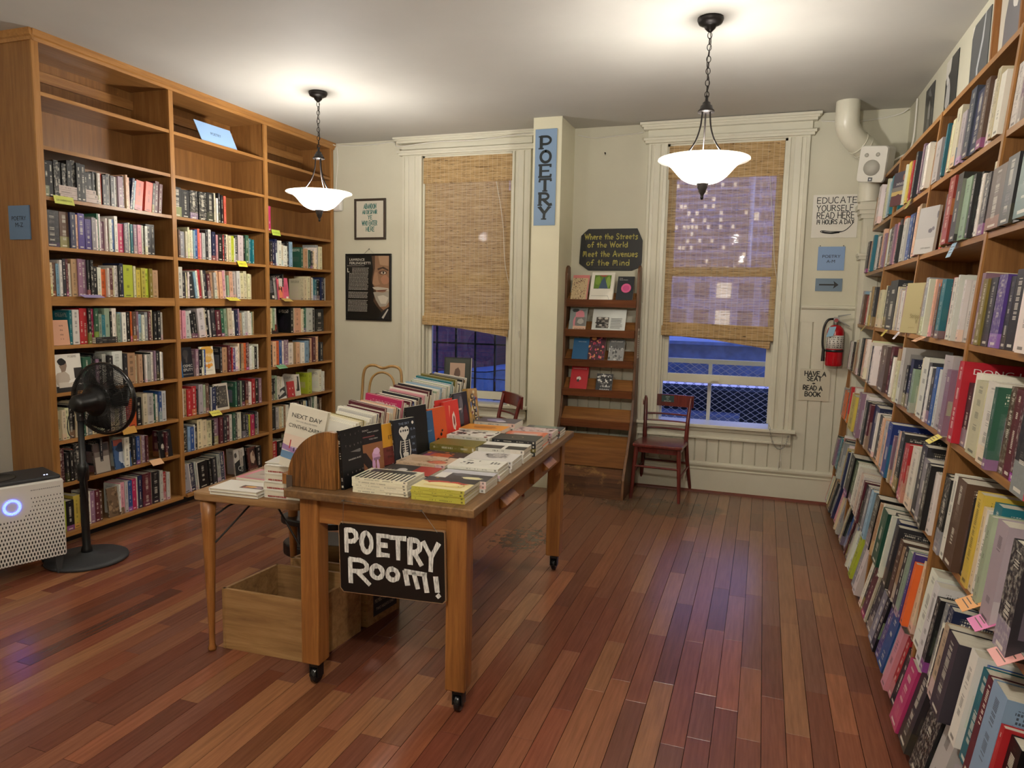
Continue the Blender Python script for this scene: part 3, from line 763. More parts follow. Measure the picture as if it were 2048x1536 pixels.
def book_mesh(t, d, h, hard, col, seed, tl, covername='book', frontcol=None):
    c = .0025 if hard else .0006; e = .003 if hard else .0003
    mb = MB()
    mb.box((c, c, e), (t - c, d - e, h - e), 1)
    mb.box((0, 0, 0), (c, d, h), 0); mb.box((t - c, 0, 0), (t, d, h), 0); mb.box((c, 0, 0), (t - c, c, h), 0)
    # faces of a box: bottom, top, y-, x+, y+, x-
    me = bpy.data.meshes.new(covername); me.from_pydata([tuple(v) for v in mb.v], [], mb.f)
    me.materials.append(M['cover']); me.materials.append(M['pages'])
    me.polygons.foreach_set('material_index', mb.m)
    ca = me.color_attributes.new('Col', 'FLOAT_COLOR', 'CORNER'); st = me.color_attributes.new('Sty', 'FLOAT_COLOR', 'CORNER')
    uv = me.uv_layers.new(name='UVMap')
    cc = []; ss = []; uu = []
    for p in me.polygons:
        k = p.index // 6; f = p.index % 6; role = 0.0
        if k > 0 and f == 2: role = .5
        if (k == 1 and f == 5) or (k == 2 and f == 3): role = 1.0
        for li in p.loop_indices:
            v = me.vertices[me.loops[li].vertex_index].co
            cc += list(frontcol if (frontcol and role == 1.0) else col); ss += [seed, role, tl, 1]
            if role == .5: uu += [v.x / t, v.z / h]
            elif role == 1.0: uu += [(1 - v.y / d) if f == 5 else v.y / d, v.z / h]
            else: uu += [0, 0]
    ca.data.foreach_set('color', cc); st.data.foreach_set('color', ss); uv.data.foreach_set('uv', uu)
    return me
BOOKS = []         # shelved books waiting to be built, largest first
rb = random.Random(11)
SLOTS = {}
def parse(s):
    out = []
    for tk in s.split():
        rep = 1
        if '*' in tk: tk, r_ = tk.split('*'); rep = int(r_)
        lead = ''
        while tk[0] in '/\\^_=': lead += tk[0]; tk = tk[1:]
        for _ in range(rep): out.append((lead, tk[0], int(tk[1:]) / 1000))
    return out
def row(case, bay, rowi, s, fill=1.0, hs=(.185, .235), start=0.0):
    """books of one shelf compartment, in the order they are seen from the room's near end on the tall case / from the window end on the raked one"""
    L = parse(s); tot = sum(w for _, _, w in L)
    if case == 'L':
        a, b = LDIV[bay] + .02, LDIV[bay + 1] - .03; z = LZ[rowi]; tilt = 0
    else:
        a, b = RDIV[bay] - .018, RDIV[bay + 1] + .018; z = RZ[rowi]; tilt = math.radians(RTILT[rowi])
    span = abs(b - a) * fill; k = span / tot if tot > span or fill < .999 or tot > .8 * span else 1.0
    sgn = 1 if case == 'L' else -1
    y = a + sgn * start; clear = ((LZ + [3.0])[rowi + 1] - z - (.07 if rowi == 4 and case == 'L' else .035)) if case == 'L' else .295
    lean = 0; n = 0
    prev = .21
    for lead, c, w in L:
        w2 = w * k
        if c == 'X': y += sgn * w2; continue
        if c == 'Z': SLOTS.setdefault((case, bay, rowi), []).append((y, w2)); y += sgn * w2; continue
        n += 1
        h = rb.uniform(*hs)
        if rb.random() < .45: h = prev + rb.uniform(-.01, .01)
        prev = h
        if '^' in lead: h += .04
        if '_' in lead: h -= .04
        if '=' in lead: h = hs[1]
        if '/' in lead: lean = rb.uniform(5, 9)
        if '\\' in lead: lean = -rb.uniform(5, 9)
        h = min(h, clear - .004); d = min(.17, max(.12, h * .66))
        prot = rb.uniform(-.014, .012) if case == 'L' else rb.uniform(-.02, .016) - (.0, .0, .0, .006, .012, .022, .02)[6 - rowi]
        if c in PAL:
            col = lin(PAL[c][1]); j = rb.uniform(.8, 1.18); col = tuple(min(1, max(.004, q * j * rb.uniform(.93, 1.07))) for q in col[:3]) + (1,)
        g = max(.0008, w2 * .04)
        BOOKS.append(dict(case=case, bay=bay, row=rowi, n=n, y=y, z=z, w=w2 - g, h=h, d=d, c=c, col=col, lean=lean, tilt=tilt, prot=prot, hard=w2 > .024, sgn=sgn))
        y += sgn * w2
        if lean: lean *= .92
        if abs(lean) < 1.5: lean = 0
def book_matrix(b):
    """spine at y=0 looking out, thickness along local x"""
    ln = math.radians(b['lean'])
    if b['case'] == 'L':
        R = Matrix(((0, -1, 0), (1, 0, 0), (0, 0, 1)))          # local x -> +Y, local y -> -X
        o = Vector((LX - .012 + b['prot'] * .8, b['y'], b['z'] + .001))
        R = Matrix.Rotation(ln, 3, 'X') @ R
        if ln > 0: o.z += math.sin(ln) * 0
        else: o.z += math.sin(-ln) * b['w']
    else:
        a = b['tilt']
        R = Matrix(((0, math.cos(a), math.sin(a)), (-1, 0, 0), (0, -math.sin(a), math.cos(a))))   # x -> -Y, y -> into the case, z -> up and back
        p = b['prot'] - .004
        o = Vector((rx(b['z']) + p * math.cos(a), b['y'], b['z'] + .001 - p * math.sin(a)))
        R = Matrix.Rotation(-ln, 3, 'X') @ R
        if ln < 0: o.z += math.sin(-ln) * b['w']
    return Matrix.Translation(o) @ R.to_4x4()
# what stands on each shelf, read off the photograph (colour letter, thickness in mm)
LR = {
 (0, 7): ('k22*12 w14 q10 K18 k16 G14 K20 w16 m28 k8 e10*3 \\B12 g8 s10 X6 q46 X14 q44 k14 R24 R22', .93),
 (0, 6): ('K62 u40 B24 e10 P30*2 g20 w8 n8 w8 m22 w8 R10 w12 b18 w16 h28 g18 b12 w8 t12 m20 p20 w8 k12 w12 K30 k18', .86),
 (0, 5): ('c14 u28 s14 w12 K16 R12 w22 U30 m24 m28 k16 k14 k22 w22 o32 w12 R18 c14 w22 k14 B22 l62 c14 y28*2 l26 v22 U38', .87),
 (0, 4): ('X118 t16 w42 r26*2 k20 h22 n26 N20 t26 N36 k14 w32 N20 s20 w30 k28 o12 u32 m22 s22 w18 k14 g26 R20 c14 k30 k26 X6 G16', .9),
 (0, 3): ('X200 n58 k12*3 m24 k30 G30 k40 w84 K30 U66 c20 U34 k26 w10 G38 k14 w20 m14 k36 w16 G24', .9),
 (0, 2): ('c20 c16 c16 k30 c20 n18 w16 g20 c18 N16 w20 k26 w24 c18 g20 w16 r18 o40 k28 c24 G34 n16 w14 b16 G24', .9),
 (0, 1): ('R40 k24 k22 q10 k56 X120 K18 X142 w38 k28 K28 b28 U14 m28 R16 G12 X124 R18', .9),
 (0, 0): ('n16 l20 k56 y48 G20 k28 w20 m34 R36 u20 X126 w14 p34 G26 b38 h38 w12 B34 R74 w12 k64 G28 r32 G28 U20', .93),
 (1, 7): ('k46*5 c12 w10 K12 B14 k12 q14', .54),
 (1, 6): ('c14 u12 g36 c12 w10 c12 c14 w10 s12 b20 q16 p12 G24 K20 w22 R12 B28 p14 k40 r12 K16 c16 c22 l28 w10 K22 G46 k12 n28 w10 t20 t14', .87),
 (1, 5): ('w30 K26 c10 w10 /K36 s14 w12 r20 w10 K28 R22 U18 G18 e20 e22 p18 w14 N14 e26 G34 w26 c32 c24 c18 c14', .84),
 (1, 4): ('p24 p26 G36 w10 /k24 k24 G50 c10 k28 G14 K24 k12 R44 n28 N22 c38 w20 B18 m14 U24 w20 G26 w20 w22 N10 U12', .86),
 (1, 3): ('X128 m26 k36 w8 b14 X142 K18 U46 R18 K18 r12 P28 w26 c18 K10 U22 o28 R28 w20 w24 w14 k28 w8', .9),
 (1, 2): ('w16 U26 r36*2 k22 G34 N20 u26 k14 G10 B36 k28 X150 n18 K22 N10 k28 R28 w44 r32 k36 m28', .94),
 (1, 1): ('k36 s18 b28 w10 k20 c38*3 k10 m44 R28 K28 R28 w24 n20 k18 w46 k28 B22 l26 h34 K20 G10 k18', .9),
 (1, 0): ('/G50 w8 B36 G12 w8 k80 k28 K36 G28 B36 p10 X130 G26 X118 k50', .93),
 (2, 7): ('k12 h32', .05),
 (2, 6): ('c20 k22 B28 B20 w28 c18 w34 k20 s22 X92 n18 U32 w16 n18 K16 c28 w18 g22 c28', .84),
 (2, 5): ('R18 X78 w28 k14 X150 c28 c26 c28 U14 w20 w12 t22 k44 B20 k18 w10', .9),
 (2, 4): ('c28 N14 w12 X92 k20 c10 e54 c12 n28 G44 k10 w10 k70', .86),
 (2, 3): ('K20 e28 o28 b24 w16 m34 w44 U12 e28 G18 w28 s36 K10 e20 R28 e24 u14 K28', .84),
 (2, 2): ('k26 k14 N20 w28 w28 X120 w12 w14 X100 l46 X74 w24 w20 w18', .86),
 (2, 1): ('k44 G36 c20 w20 U18 w22 k34 g22 w26 R20 k28 c24 s20 k30 w18 n22 w24 k20 u22', .8),
 (2, 0): ('r38 k50 w20 K40 g26 c22 k36 U20 b30 w24 R26 k44 G20', .8),
}
for (b, r), (s, f) in LR.items(): row('L', b, r, s, f)
RR = {
 (0, 6): ('s28 t12 K10 R12 U14 e26 w46 w22 b18 G34 w14 c14 w14 s46 t20', .98),
 (1, 6): ('t26 X150 w14 U12 y32 U16 r24 w28 K20 K16 k38 u14 m20 k30 g24 w30 c18', .98),
 (2, 6): ('G56 K14 ^k36 t12 U34 c22 e18 Z40 G34 s20 Z40 B50 u30 w24 k28 c20 w30', .98),
 (3, 6): ('w24 m12 G20 k30 y14 n40 w30 R24 K40 c26 b30 w24 k40 U30', .96),
 (0, 5): ('k34 K36 e40 t22 N14 k28 w30 K24 g30 e20 m24', .97),
 (1, 5): ('w46 K48 m22 p12 K26 o28 k14 w18 G38 K12 b36 w10 P24 B20 w10 c16 e28 U22', .98),
 (2, 5): ('X150 q14 r22 w10 K20 G12 Z40 w20 Z36 N38 k14*3 w12 K28 c12', .98),
 (3, 5): ('u56 k40 g22 Z54 t30 k40 w30 R24 c30 K44', .97),
 (0, 4): ('w14 c14 m24 s30 k12 u24 r24 w20 c16 n18 w24 U18 w16 K26', .98),
 (1, 4): ('c44 k16 c12 K44 w14 ^K84 c12 G14 U14 w30 k22 c20 m20', .98),
 (2, 4): ('X164 U12 g30 w12 R28 e14 s20 o10 m22 u18 t36 r26 w28 G44 w12 R14 w14 G40', .98),
 (3, 4): ('c14 m18 v24 K34 P38 K22 k36 w30 k22 w36 G12 N14 ^c30 ^w60 k30 m40', .97),
 (0, 3): ('K22 w18 w16 k30 U20 c16 U16 R14 w20 K24 G18 e20 w16', .98),
 (1, 3): ('c16 w14 y12 w20 B24 w26 R46 e18 Z60 R28 k24 w18 U30', .98),
 (2, 3): ('c24 Z36 k26 ^B30 k20 K28 N20 c28 w46 K24 w12 k24 b20 w16 ^G56 m26 p18', .98),
 (3, 3): ('Z28 K30 w34 c54 c20 Z50 n14 u24 R28 R26 P42 Z50 h20 c24 k40', .98),
 (0, 2): ('g30 o48 U12 R16 r12 w18 c18 U14 y52 w20', .98),
 (1, 2): ('^m34 ^w46 K28 k22 R20 B58 w12 k50 e20 G30', .98),
 (2, 2): ('e24 Z52 R28 m18 g20 e34 K40 k36 r28 r22 w60 ^K48 g52 k28 w26', .98),
 (3, 2): ('^k64 k36 ^w28 ^u60 K40 ^y34 c16 w18 ^t38 N20 w14 w14 Z50 w40 Z56 s50', .98),
 (0, 1): ('k16 N16 m20 b20 t28 w12 r20 K24 K28 g24 w12 r16 y30 k12 B18 w20', .98),
 (1, 1): ('Z56 Z42 w12 Z50 Z46 w14 R16 K26 g24 k24 s22', .98),
 (2, 1): ('Z60 o20 U18 w20 Z70 k50 w14 B40 K30 k20 u32 U46 K28 N28 P18 o20 c30', .98),
 (3, 1): ('^w60 v20 ^w38 k24 g24 ^B30 w14 k12 Z34 Z66 k30 w36 b20 t34 R28 ^s60 r14 k40', .98),
 (0, 0): ('q14 w20 c14 e28 k12 U20 K20 g16 k14 B12 m14 ^p28 s24 w10 c14 o12 g20', .98),
 (1, 0): ('g18 c26 k16 ^b58 R16 k14 G24 s14 R20 w12 ^w40 ^l32 w16 R12 g34 ^w30', .98),
 (2, 0): ('k14 w24 k20 R36 c12 k16 K44 g40 k24 P28 ^b44 s30 p28 r20 k30', .98),
 (3, 0): ('Z50 ^K48 o14 ^k56 G46 e16 v20 y18 b36 n36 Z48 w30', .98),
}
for (b, r), (s, f) in RR.items(): row('R', b, r, s, f, (.21, .262) if r > 2 else (.225, .28))
for r, s in {5: 'w30 K40 c20 r24 g30 k40', 4: 'w40 k30 c30 R24 K40', 3: 'k40 w30 c40 n30 B30', 2: 's30 ^r24 ^s60 w30 k40', 1: 'c30 k40 b30 w30 R30', 0: 'k40 w30 c30 g40 b30'}.items(): row('R', 4, r, s, .5)

ORD = 'first second third fourth fifth sixth seventh eighth ninth tenth eleventh twelfth thirteenth fourteenth fifteenth sixteenth seventeenth eighteenth nineteenth twentieth'.split()
def ordn(n):
    if n <= 20: return ORD[n - 1]
    t_ = {2: 'twenty', 3: 'thirty', 4: 'forty'}[n // 10]
    return {20: 'twentieth', 30: 'thirtieth', 40: 'fortieth'}[n] if n % 10 == 0 else t_ + '-' + ORD[n % 10 - 1]
BAYN = {('L', 0): 'tall bookcase bay behind fan', ('L', 1): 'middle bay of tall bookcase', ('L', 2): 'tall bookcase bay by windows',
        ('R', 0): 'first bay past extinguisher', ('R', 1): 'second bay past extinguisher', ('R', 2): 'third bay past extinguisher', ('R', 3): 'fourth bay past extinguisher', ('R', 4): 'fifth bay past extinguisher'}
def rowname(case, r):
    k = (9 - r) if case == 'L' else (6 - r)
    n = 10 if case == 'L' else 7
    return 'bottom row' if r == 0 else ORD[r] + ' row up'
def size_px(b):
    Mx = book_matrix(b); 
    a = px(Mx @ Vector((0, 0, 0))); c = px(Mx @ Vector((b['w'], 0, 0))); d = px(Mx @ Vector((b['w'] / 2, 0, b['h'])))
    cx, cy = (a[0] + d[0]) / 2, (a[1] + d[1]) / 2
    if a[2] < .2 or cx > 2060 or cx < -10 or cy > 1560 or cy < -20: return -1
    return math.hypot(c[0] - a[0], c[1] - a[1]) * math.hypot(d[0] - a[0], d[1] - a[1])
for b in BOOKS: b['px'] = size_px(b)
BOOKS = [b for b in BOOKS if b['px'] > 0]
BOOKS.sort(key=lambda b: -b['px'])
COUNT = {True: 0, False: 0}; REST = []
for i, b in enumerate(BOOKS):
    if COUNT[b['hard']] >= 300: REST.append(b); continue
    COUNT[b['hard']] += 1
    tl = 0.0 if b['c'] in LIGHTC else 1.0
    nm = 'hardcover_book' if b['hard'] else 'paperback_book'
    me = book_mesh(b['w'], b['d'], b['h'], b['hard'], b['col'], rb.random(), tl, nm)
    o = bpy.data.objects.new(nm, me); COL.objects.link(o); o.matrix_world = book_matrix(b)
    kind = 'thick book' if b['hard'] else 'slim book'
    cn = PAL[b['c']][0]
    side = 'fan' if b['case'] == 'L' else 'window'
    tag(o, '%s %s, %s from %s, %s, %s' % (cn, kind, ordn(b['n']), side, rowname(b['case'], b['row']), BAYN[(b['case'], b['bay'])]),
        'book', 'spine-out books in the ceiling-high bookcase' if b['case'] == 'L' else 'spine-out books in the raked bookcase')
if REST:
    V_ = []; F_ = []; MI = []; CC = []; SS = []; UU = []
    for b in REST:
        tl = 0.0 if b['c'] in LIGHTC else 1.0
        me = book_mesh(b['w'], b['d'], b['h'], b['hard'], b['col'], rb.random(), tl); Mx = book_matrix(b); k = len(V_)
        V_ += [tuple(Mx @ v.co) for v in me.vertices]
        for p in me.polygons: F_.append([k + i for i in p.vertices]); MI.append(p.material_index)
        n = len(me.loops); a = [0.0] * (4 * n); me.color_attributes['Col'].data.foreach_get('color', a); CC += a
        a = [0.0] * (4 * n); me.color_attributes['Sty'].data.foreach_get('color', a); SS += a
        a = [0.0] * (2 * n); me.uv_layers[0].data.foreach_get('uv', a); UU += a
        bpy.data.meshes.remove(me)
    me = bpy.data.meshes.new('shelved_books'); me.from_pydata(V_, [], F_); me.materials.append(M['cover']); me.materials.append(M['pages'])
    me.polygons.foreach_set('material_index', MI)
    me.color_attributes.new('Col', 'FLOAT_COLOR', 'CORNER').data.foreach_set('color', CC)
    me.color_attributes.new('Sty', 'FLOAT_COLOR', 'CORNER').data.foreach_set('color', SS)
    me.uv_layers.new(name='UVMap').data.foreach_set('uv', UU)
    o = bpy.data.objects.new('shelved_books', me); COL.objects.link(o); o['kind'] = 'stuff'
    tag(o, 'remaining slim book spines packed along the far shelves of both bookcases', 'books')
print('BOOKS', len(BOOKS), COUNT, len(REST))

# ------------------------------------------------------------------ books that show their front
def flat_book(name, O, U, V, w, h, t, c, label, group, hard=False, art=(), text=(), blank=True, cat='book', front=None):
    """front board in the plane O + u*U + v*V; spine at the u=0 edge"""
    U = Vector(U).normalized(); V = Vector(V); V = (V - U * V.dot(U)).normalized(); N = U.cross(V); O = Vector(O)
    col = lin(PAL[c][1]) if c in PAL else lin(c)
    fc = (lin(PAL[front][1]) if front in PAL else lin(front)) if front else None
    tl = 0.0 if (sum(col[:3]) > .9) else 1.0
    me = book_mesh(t, w, h, hard, col, rb.random(), tl, name, fc)
    st = me.color_attributes['Sty'].data; n = len(me.loops)
    if blank:
        a = [0.0] * (4 * n); st.foreach_get('color', a)
        for i in range(n):
            if a[4 * i + 1] > .8: a[4 * i + 1] = 0.0
        st.foreach_set('color', a)
    # cover and pages are two parts
    pg = me.copy(); pg.name = 'pages'
    for m_, keep in ((me, 0), (pg, 1)):
        bm = bmesh.new(); bm.from_mesh(m_); bmesh.ops.delete(bm, geom=[f for f in bm.faces if f.material_index != keep], context='FACES'); bm.to_mesh(m_); bm.free()
    o = bpy.data.objects.new(name, me); COL.objects.link(o)
    o.matrix_world = Matrix(((N.x, U.x, V.x, 0), (N.y, U.y, V.y, 0), (N.z, U.z, V.z, 0), (0, 0, 0, 1))); P0 = O - N * t
    o.matrix_world.translation = P0
    mw = o.matrix_world.copy()
    p = bpy.data.objects.new('pages', pg); COL.objects.link(p); p.parent = o
    tag(o, label, cat, group)
    Z = Matrix.Identity(4)
    def child(ob):
        ob.parent = o; ob.matrix_parent_inverse = mw.inverted()
        return ob
    if art:
        mb = MB(); mats = []
        for i, (pts, hx) in enumerate(art):
            mt = plain(hx, .4) if hx not in M else M[hx]
            if mt not in mats: mats.append(mt)
            pts2 = [(a * w, b * h) for a, b in pts]
            ar = sum(pts2[j][0] * pts2[(j + 1) % len(pts2)][1] - pts2[(j + 1) % len(pts2)][0] * pts2[j][1] for j in range(len(pts2)))
            if ar < 0: pts2 = pts2[::-1]
            mb.flat(pts2, O + N * (.0004 + .00012 * i), U, V, mats.index(mt))
        child(mb.build('cover_print', mats))
    for tx in text:
        s, u, v, size, hx = tx[:5]; wd_ = tx[5] if len(tx) > 5 else None
        child(printed('title', s, plain(hx, .5), O + U * (u * w) + V * (v * h) + N * (.0006 + .00012 * len(art)), U, V, size * h, None, 'CENTER', wd_ * w if wd_ else None))
    return o
def rect(x0, y0, x1, y1): return [(x0, y0), (x1, y0), (x1, y1), (x0, y1)]
def blob(cx, cy, rx_, ry_, seed=1, n=14, j=.2):
    r_ = random.Random(seed); return [(cx + rx_ * math.cos(2 * PI * i / n) * (1 + r_.uniform(-j, j)), cy + ry_ * math.sin(2 * PI * i / n) * (1 + r_.uniform(-j, j))) for i in range(n)]
def clipb(p): return [(min(1, max(0, a)), min(1, max(0, b))) for a, b in p]
def specks(col, n, seed, r=.03, box=(.05, .05, .95, .95)):
    q = random.Random(seed); return [(clipb(blob(q.uniform(box[0], box[2]), q.uniform(box[1], box[3]), r * q.uniform(.5, 1.6), r * q.uniform(.3, 1.3), q.random(), 6, .4)), col if isinstance(col, str) else q.choice(col)) for _ in range(n)]
def lines_art(col, x0, x1, y0, y1, n, seed=1):
    q = random.Random(seed); return [(rect(x0, y0 + (y1 - y0) * i / n, x0 + (x1 - x0) * q.uniform(.75, 1), y0 + (y1 - y0) * (i + .45) / n), col) for i in range(n)]
def lface(bay, rowi, yc, w, h, c, label, t=.012, tilt=6, prot=.0, **k):
    z = LZ[rowi] + .001; a = math.radians(tilt)
    flat_book('face_out_book', (LX - .012 + prot, yc - w / 2, z + .0), (0, 1, 0), (-math.sin(a), 0, math.cos(a)), w, h, t, c, label, 'books turned to show their covers', **k)
def rface(rowi, yc, w, h, c, label, t=.014, prot=.02, dz=0, **k):
    z = RZ[rowi] + .002 + dz; a = math.radians(RTILT[rowi] + 2)
    flat_book('face_out_book', (rx(z) - prot, yc + w / 2, z), (math.sin(.38), -math.cos(.38), 0), (math.sin(a), 0, math.cos(a)), w, h, t, c, label, 'books turned to show their covers', **k)
lface(0, 4, 3.205, .11, .155, '#cf9c80', 'small salmon book with spaced letters, turned face out behind the fan top', text=[('ture', .55, .75, .1, '#4a3024'), ('the', .55, .57, .1, '#4a3024'), ('nite', .55, .39, .1, '#4a3024'), ('s  o', .55, .22, .1, '#4a3024')])
lface(0, 3, 3.24, .185, .235, '#e3ded4', 'black and white photo cover of a seated writer at a desk, face out', prot=.01,
      art=[(rect(0, 0, 1, .16), '#2a2624'), (rect(.7, .2, 1, .62), '#2a2523'), (clipb(blob(.28, .34, .27, .22, 3)), '#b9ab9b'), (blob(.32, .68, .13, .17, 5), '#8d7868'), (blob(.28, .8, .15, .09, 6), '#1b1817'), (rect(.1, .12, .75, .26), '#cfc4b5'), ([(.45, .22), (.95, .3), (.9, .38), (.5, .3)], '#ece8e0')],
      text=[('POEMS', .68, .9, .08, '#8a8078')])
lface(0, 1, 3.455, .12, .2, '#4b3d38', 'grey photo cover of a misty field, face out behind the fan pole', art=[(rect(.05, .02, .95, .55), '#a59c90'), (rect(.05, .55, .95, .72), '#6e645c'), (rect(.55, .76, .9, .96), '#2c2a2c')])
lface(0, 1, 3.615, .13, .2, '#3f5c86', 'blue photo cover of a man in a hat, face out below the fan', art=[(rect(.0, .8, 1, 1), '#9a4b3c'), (blob(.45, .42, .22, .26, 4), '#b4bcc6'), (blob(.45, .68, .36, .12, 5, 14, .1), '#24374f'), (blob(.45, .76, .24, .12, 6), '#1f3048'), (rect(.3, .02, .72, .18), '#2b4466'), (blob(.62, .47, .05, .03, 7), '#35475f'), ([(.45, .2), (.55, .2), (.5, .04)], '#dfe3e8')])
lface(0, 1, 3.985, .115, .2, '#161415', 'black cover with a pale figure and hand, face out on the second shelf up', art=[(blob(.25, .42, .12, .1, 4), '#cfc8bd'), (blob(.62, .34, .1, .05, 5), '#d8d0c4'), (rect(.18, .3, .32, .36), '#8c857c')], text=[('PETRI', .55, .78, .13, '#a49e96')])
lface(0, 0, 3.545, .12, .2, '#6f5a45', 'brown mottled cover with a pale page edge, face out on the lowest shelf', art=specks(['#8a735a', '#55432f', '#937b5f'], 26, 4, .09))
lface(1, 3, 4.215, .115, .225, '#18181b', 'black cover with tall white letters and a blue edge, face out', text=[('OSMIC', .55, .33, .13, '#d8d4ca', .8), ('EPUTY', .55, .2, .13, '#d8d4ca', .8), ('MAN IN THE TALISMAN', .5, .08, .045, '#c8c2b6', .8)],
      art=[(rect(0, 0, .08, .55), '#2a6fa8'), (blob(.45, .75, .25, .16, 5), '#33302f'), (blob(.5, .58, .08, .14, 7), '#45403d')])
lface(1, 3, 4.425, .14, .22, '#e6e0cd', 'white cover with orange ink blots and outlined capitals, face out', prot=.004,
      art=[(clipb(blob(.5, .85, .5, .2, 2)), '#d8a544'), (blob(.5, .58, .36, .16, 3), '#e3b65e'), (blob(.3, .33, .12, .06, 4), '#e0952e'), (blob(.55, .3, .14, .09, 5), '#dc8f28'), (blob(.75, .34, .1, .06, 6), '#e0a04a')],
      text=[('SONIA', .5, .64, .17, '#e9d9b8', .8), ('SANCHEZ', .5, .44, .11, '#c98a3c', .82), ('COLLECTED POEMS', .5, .14, .04, '#7a6a50', .6)])
lface(1, 2, 4.565, .15, .215, '#cfc5b4', 'pale framed cover with a dark carved panel, face out', prot=.006, art=[(rect(.1, .1, .9, .9), '#3d3934'), (rect(.14, .13, .86, .87), '#4f4a42')] + specks(['#8a8272', '#6c655a'], 40, 9, .04, (.2, .2, .8, .85)))
lface(1, 0, 4.765, .125, .23, '#c9c4bc', 'black and white cover with round looping letters, face out on the lowest shelf', art=[(rect(0, 0, 1, .5), '#23262a'), ([(0, .5), (1, .72), (1, .5)], '#23262a'), (blob(.15, .78, .12, .1, 3), '#4a4643'), (blob(.75, .93, .08, .05, 4), '#efebe2')], text=[('QJ', .5, .2, .25, '#b9bdb8')])
lface(1, 0, 4.925, .115, .215, '#5a2f2b', 'brown cover with a pale curled figure, face out on the lowest shelf', art=[(rect(.22, .25, .82, .92), '#3a2220'), (blob(.5, .58, .24, .26, 3), '#c5b09a'), (blob(.58, .72, .12, .1, 4), '#8d6f5c')], text=[('BIPOLAR', .5, .08, .1, '#b99f86', .85)])
lface(2, 6, 5.325, .09, .185, '#d5dcdc', 'white cover with a pale green panel, face out near the lamp', prot=.002, art=[(rect(.15, .05, .9, .66), '#a9bcb2'), (rect(.15, .88, .9, .92), '#5a5f66')])
lface(2, 5, 5.205, .075, .2, '#1a1a1c', 'black back cover with white text lines beside the pink book', art=lines_art('#77757a', .2, .9, .3, .85, 14) + [(rect(.55, .06, .9, .18), '#dcd8ce')])
lface(2, 5, 5.365, .145, .195, '#d45f7c', 'bright pink cover with a long-haired woman drawing, face out', prot=.006,
      art=[(rect(0, 0, .5, .92), '#dc6a6a'), (rect(0, .93, .62, 1), '#24181c'), (blob(.22, .5, .17, .36, 4, 16, .08), '#2c1418'), (blob(.22, .62, .09, .14, 5), '#e58f6a'), (blob(.2, .26, .16, .2, 6), '#e2845c'), (rect(.04, .02, .42, .08), '#2c1418'), (rect(.72, .05, .92, .15), '#ece6dc')] + lines_art('#b84a66', .52, .92, .35, .7, 8))
lface(2, 4, 5.24, .088, .21, '#2e1d1a', 'dark brown cover with a red figure, face out on the fifth shelf up', art=[(blob(.5, .3, .3, .2, 3), '#8e3a28'), (blob(.55, .45, .12, .25, 4), '#5c2a22')])
lface(2, 2, 5.315, .115, .2, '#d9d6cf', 'white leaflet with a black and white drawing, sagging on the third shelf up', tilt=12, prot=.012, art=[([(0, 0), (1, .12), (1, .55), (0, .38)], '#39383a'), ([(.1, .1), (.9, .3), (.6, .4), (.2, .25)], '#c5c2bc'), (rect(.1, .75, .7, .85), '#7c7a78')])
lface(2, 2, 5.455, .1, .145, '#b32f36', 'small red cover with three white birds, face out on the third shelf up', prot=.006, art=[([(.2, .62), (.35, .55), (.42, .66), (.33, .48), (.25, .52)], '#e8dcd2'), ([(.62, .62), (.74, .55), (.82, .66), (.74, .48), (.66, .52)], '#e8dcd2'), ([(.55, .25), (.7, .15), (.8, .28), (.7, .08), (.6, .12)], '#e8dcd2')])
lface(2, 2, 5.565, .07, .2, '#dcd8cd', 'white cover with a black photo of a sapling, face out on the third shelf up', art=[(rect(.12, .22, .78, .9), '#1c1c1a'), ([(.3, .25), (.36, .25), (.62, .8), (.56, .82)], '#8f8f84')])
# raked case
rface(6, 4.905, .125, .2, '#46424c', 'dusky desert sunset cover hanging out over the top row', prot=.05, dz=.02, art=[(rect(0, .3, 1, .42), '#b49b63'), (rect(0, .42, 1, .55), '#75706a'), (clipb(blob(.5, .12, .6, .2, 3)), '#5c3a3e'), (blob(.85, .8, .07, .1, 5), '#9a6a5c')], text=[('SHOULD', .62, .6, .1, '#e4e0da', .6)])
rface(5, 3.94, .15, .225, '#a3a09e', 'matt grey cover with ink flowers, face out at the third bay', prot=.035, art=[(rect(0, 0, 1, .33), '#aeaaa6'), (blob(.72, .48, .1, .05, 3), '#5e5a60'), (blob(.85, .52, .08, .04, 4), '#6a666c'), (blob(.97, .8, .03, .08, 5), '#5a565c')], text=[('JUDY GRAHN', .62, .1, .05, '#5a5650', .5)])
rface(4, 3.93, .155, .245, '#a69a72', 'large plain olive-tan cover with faint title, face out', prot=.04, art=[(blob(.93, .5, .05, .03, 3), '#6b6144'), (blob(.95, .66, .03, .02, 4), '#7c7252')], text=[('Stripp', .68, .3, .12, '#82774f', .5), ('B', .8, .2, .1, '#82774f'), ('poems', .6, .1, .04, '#82774f', .3)])
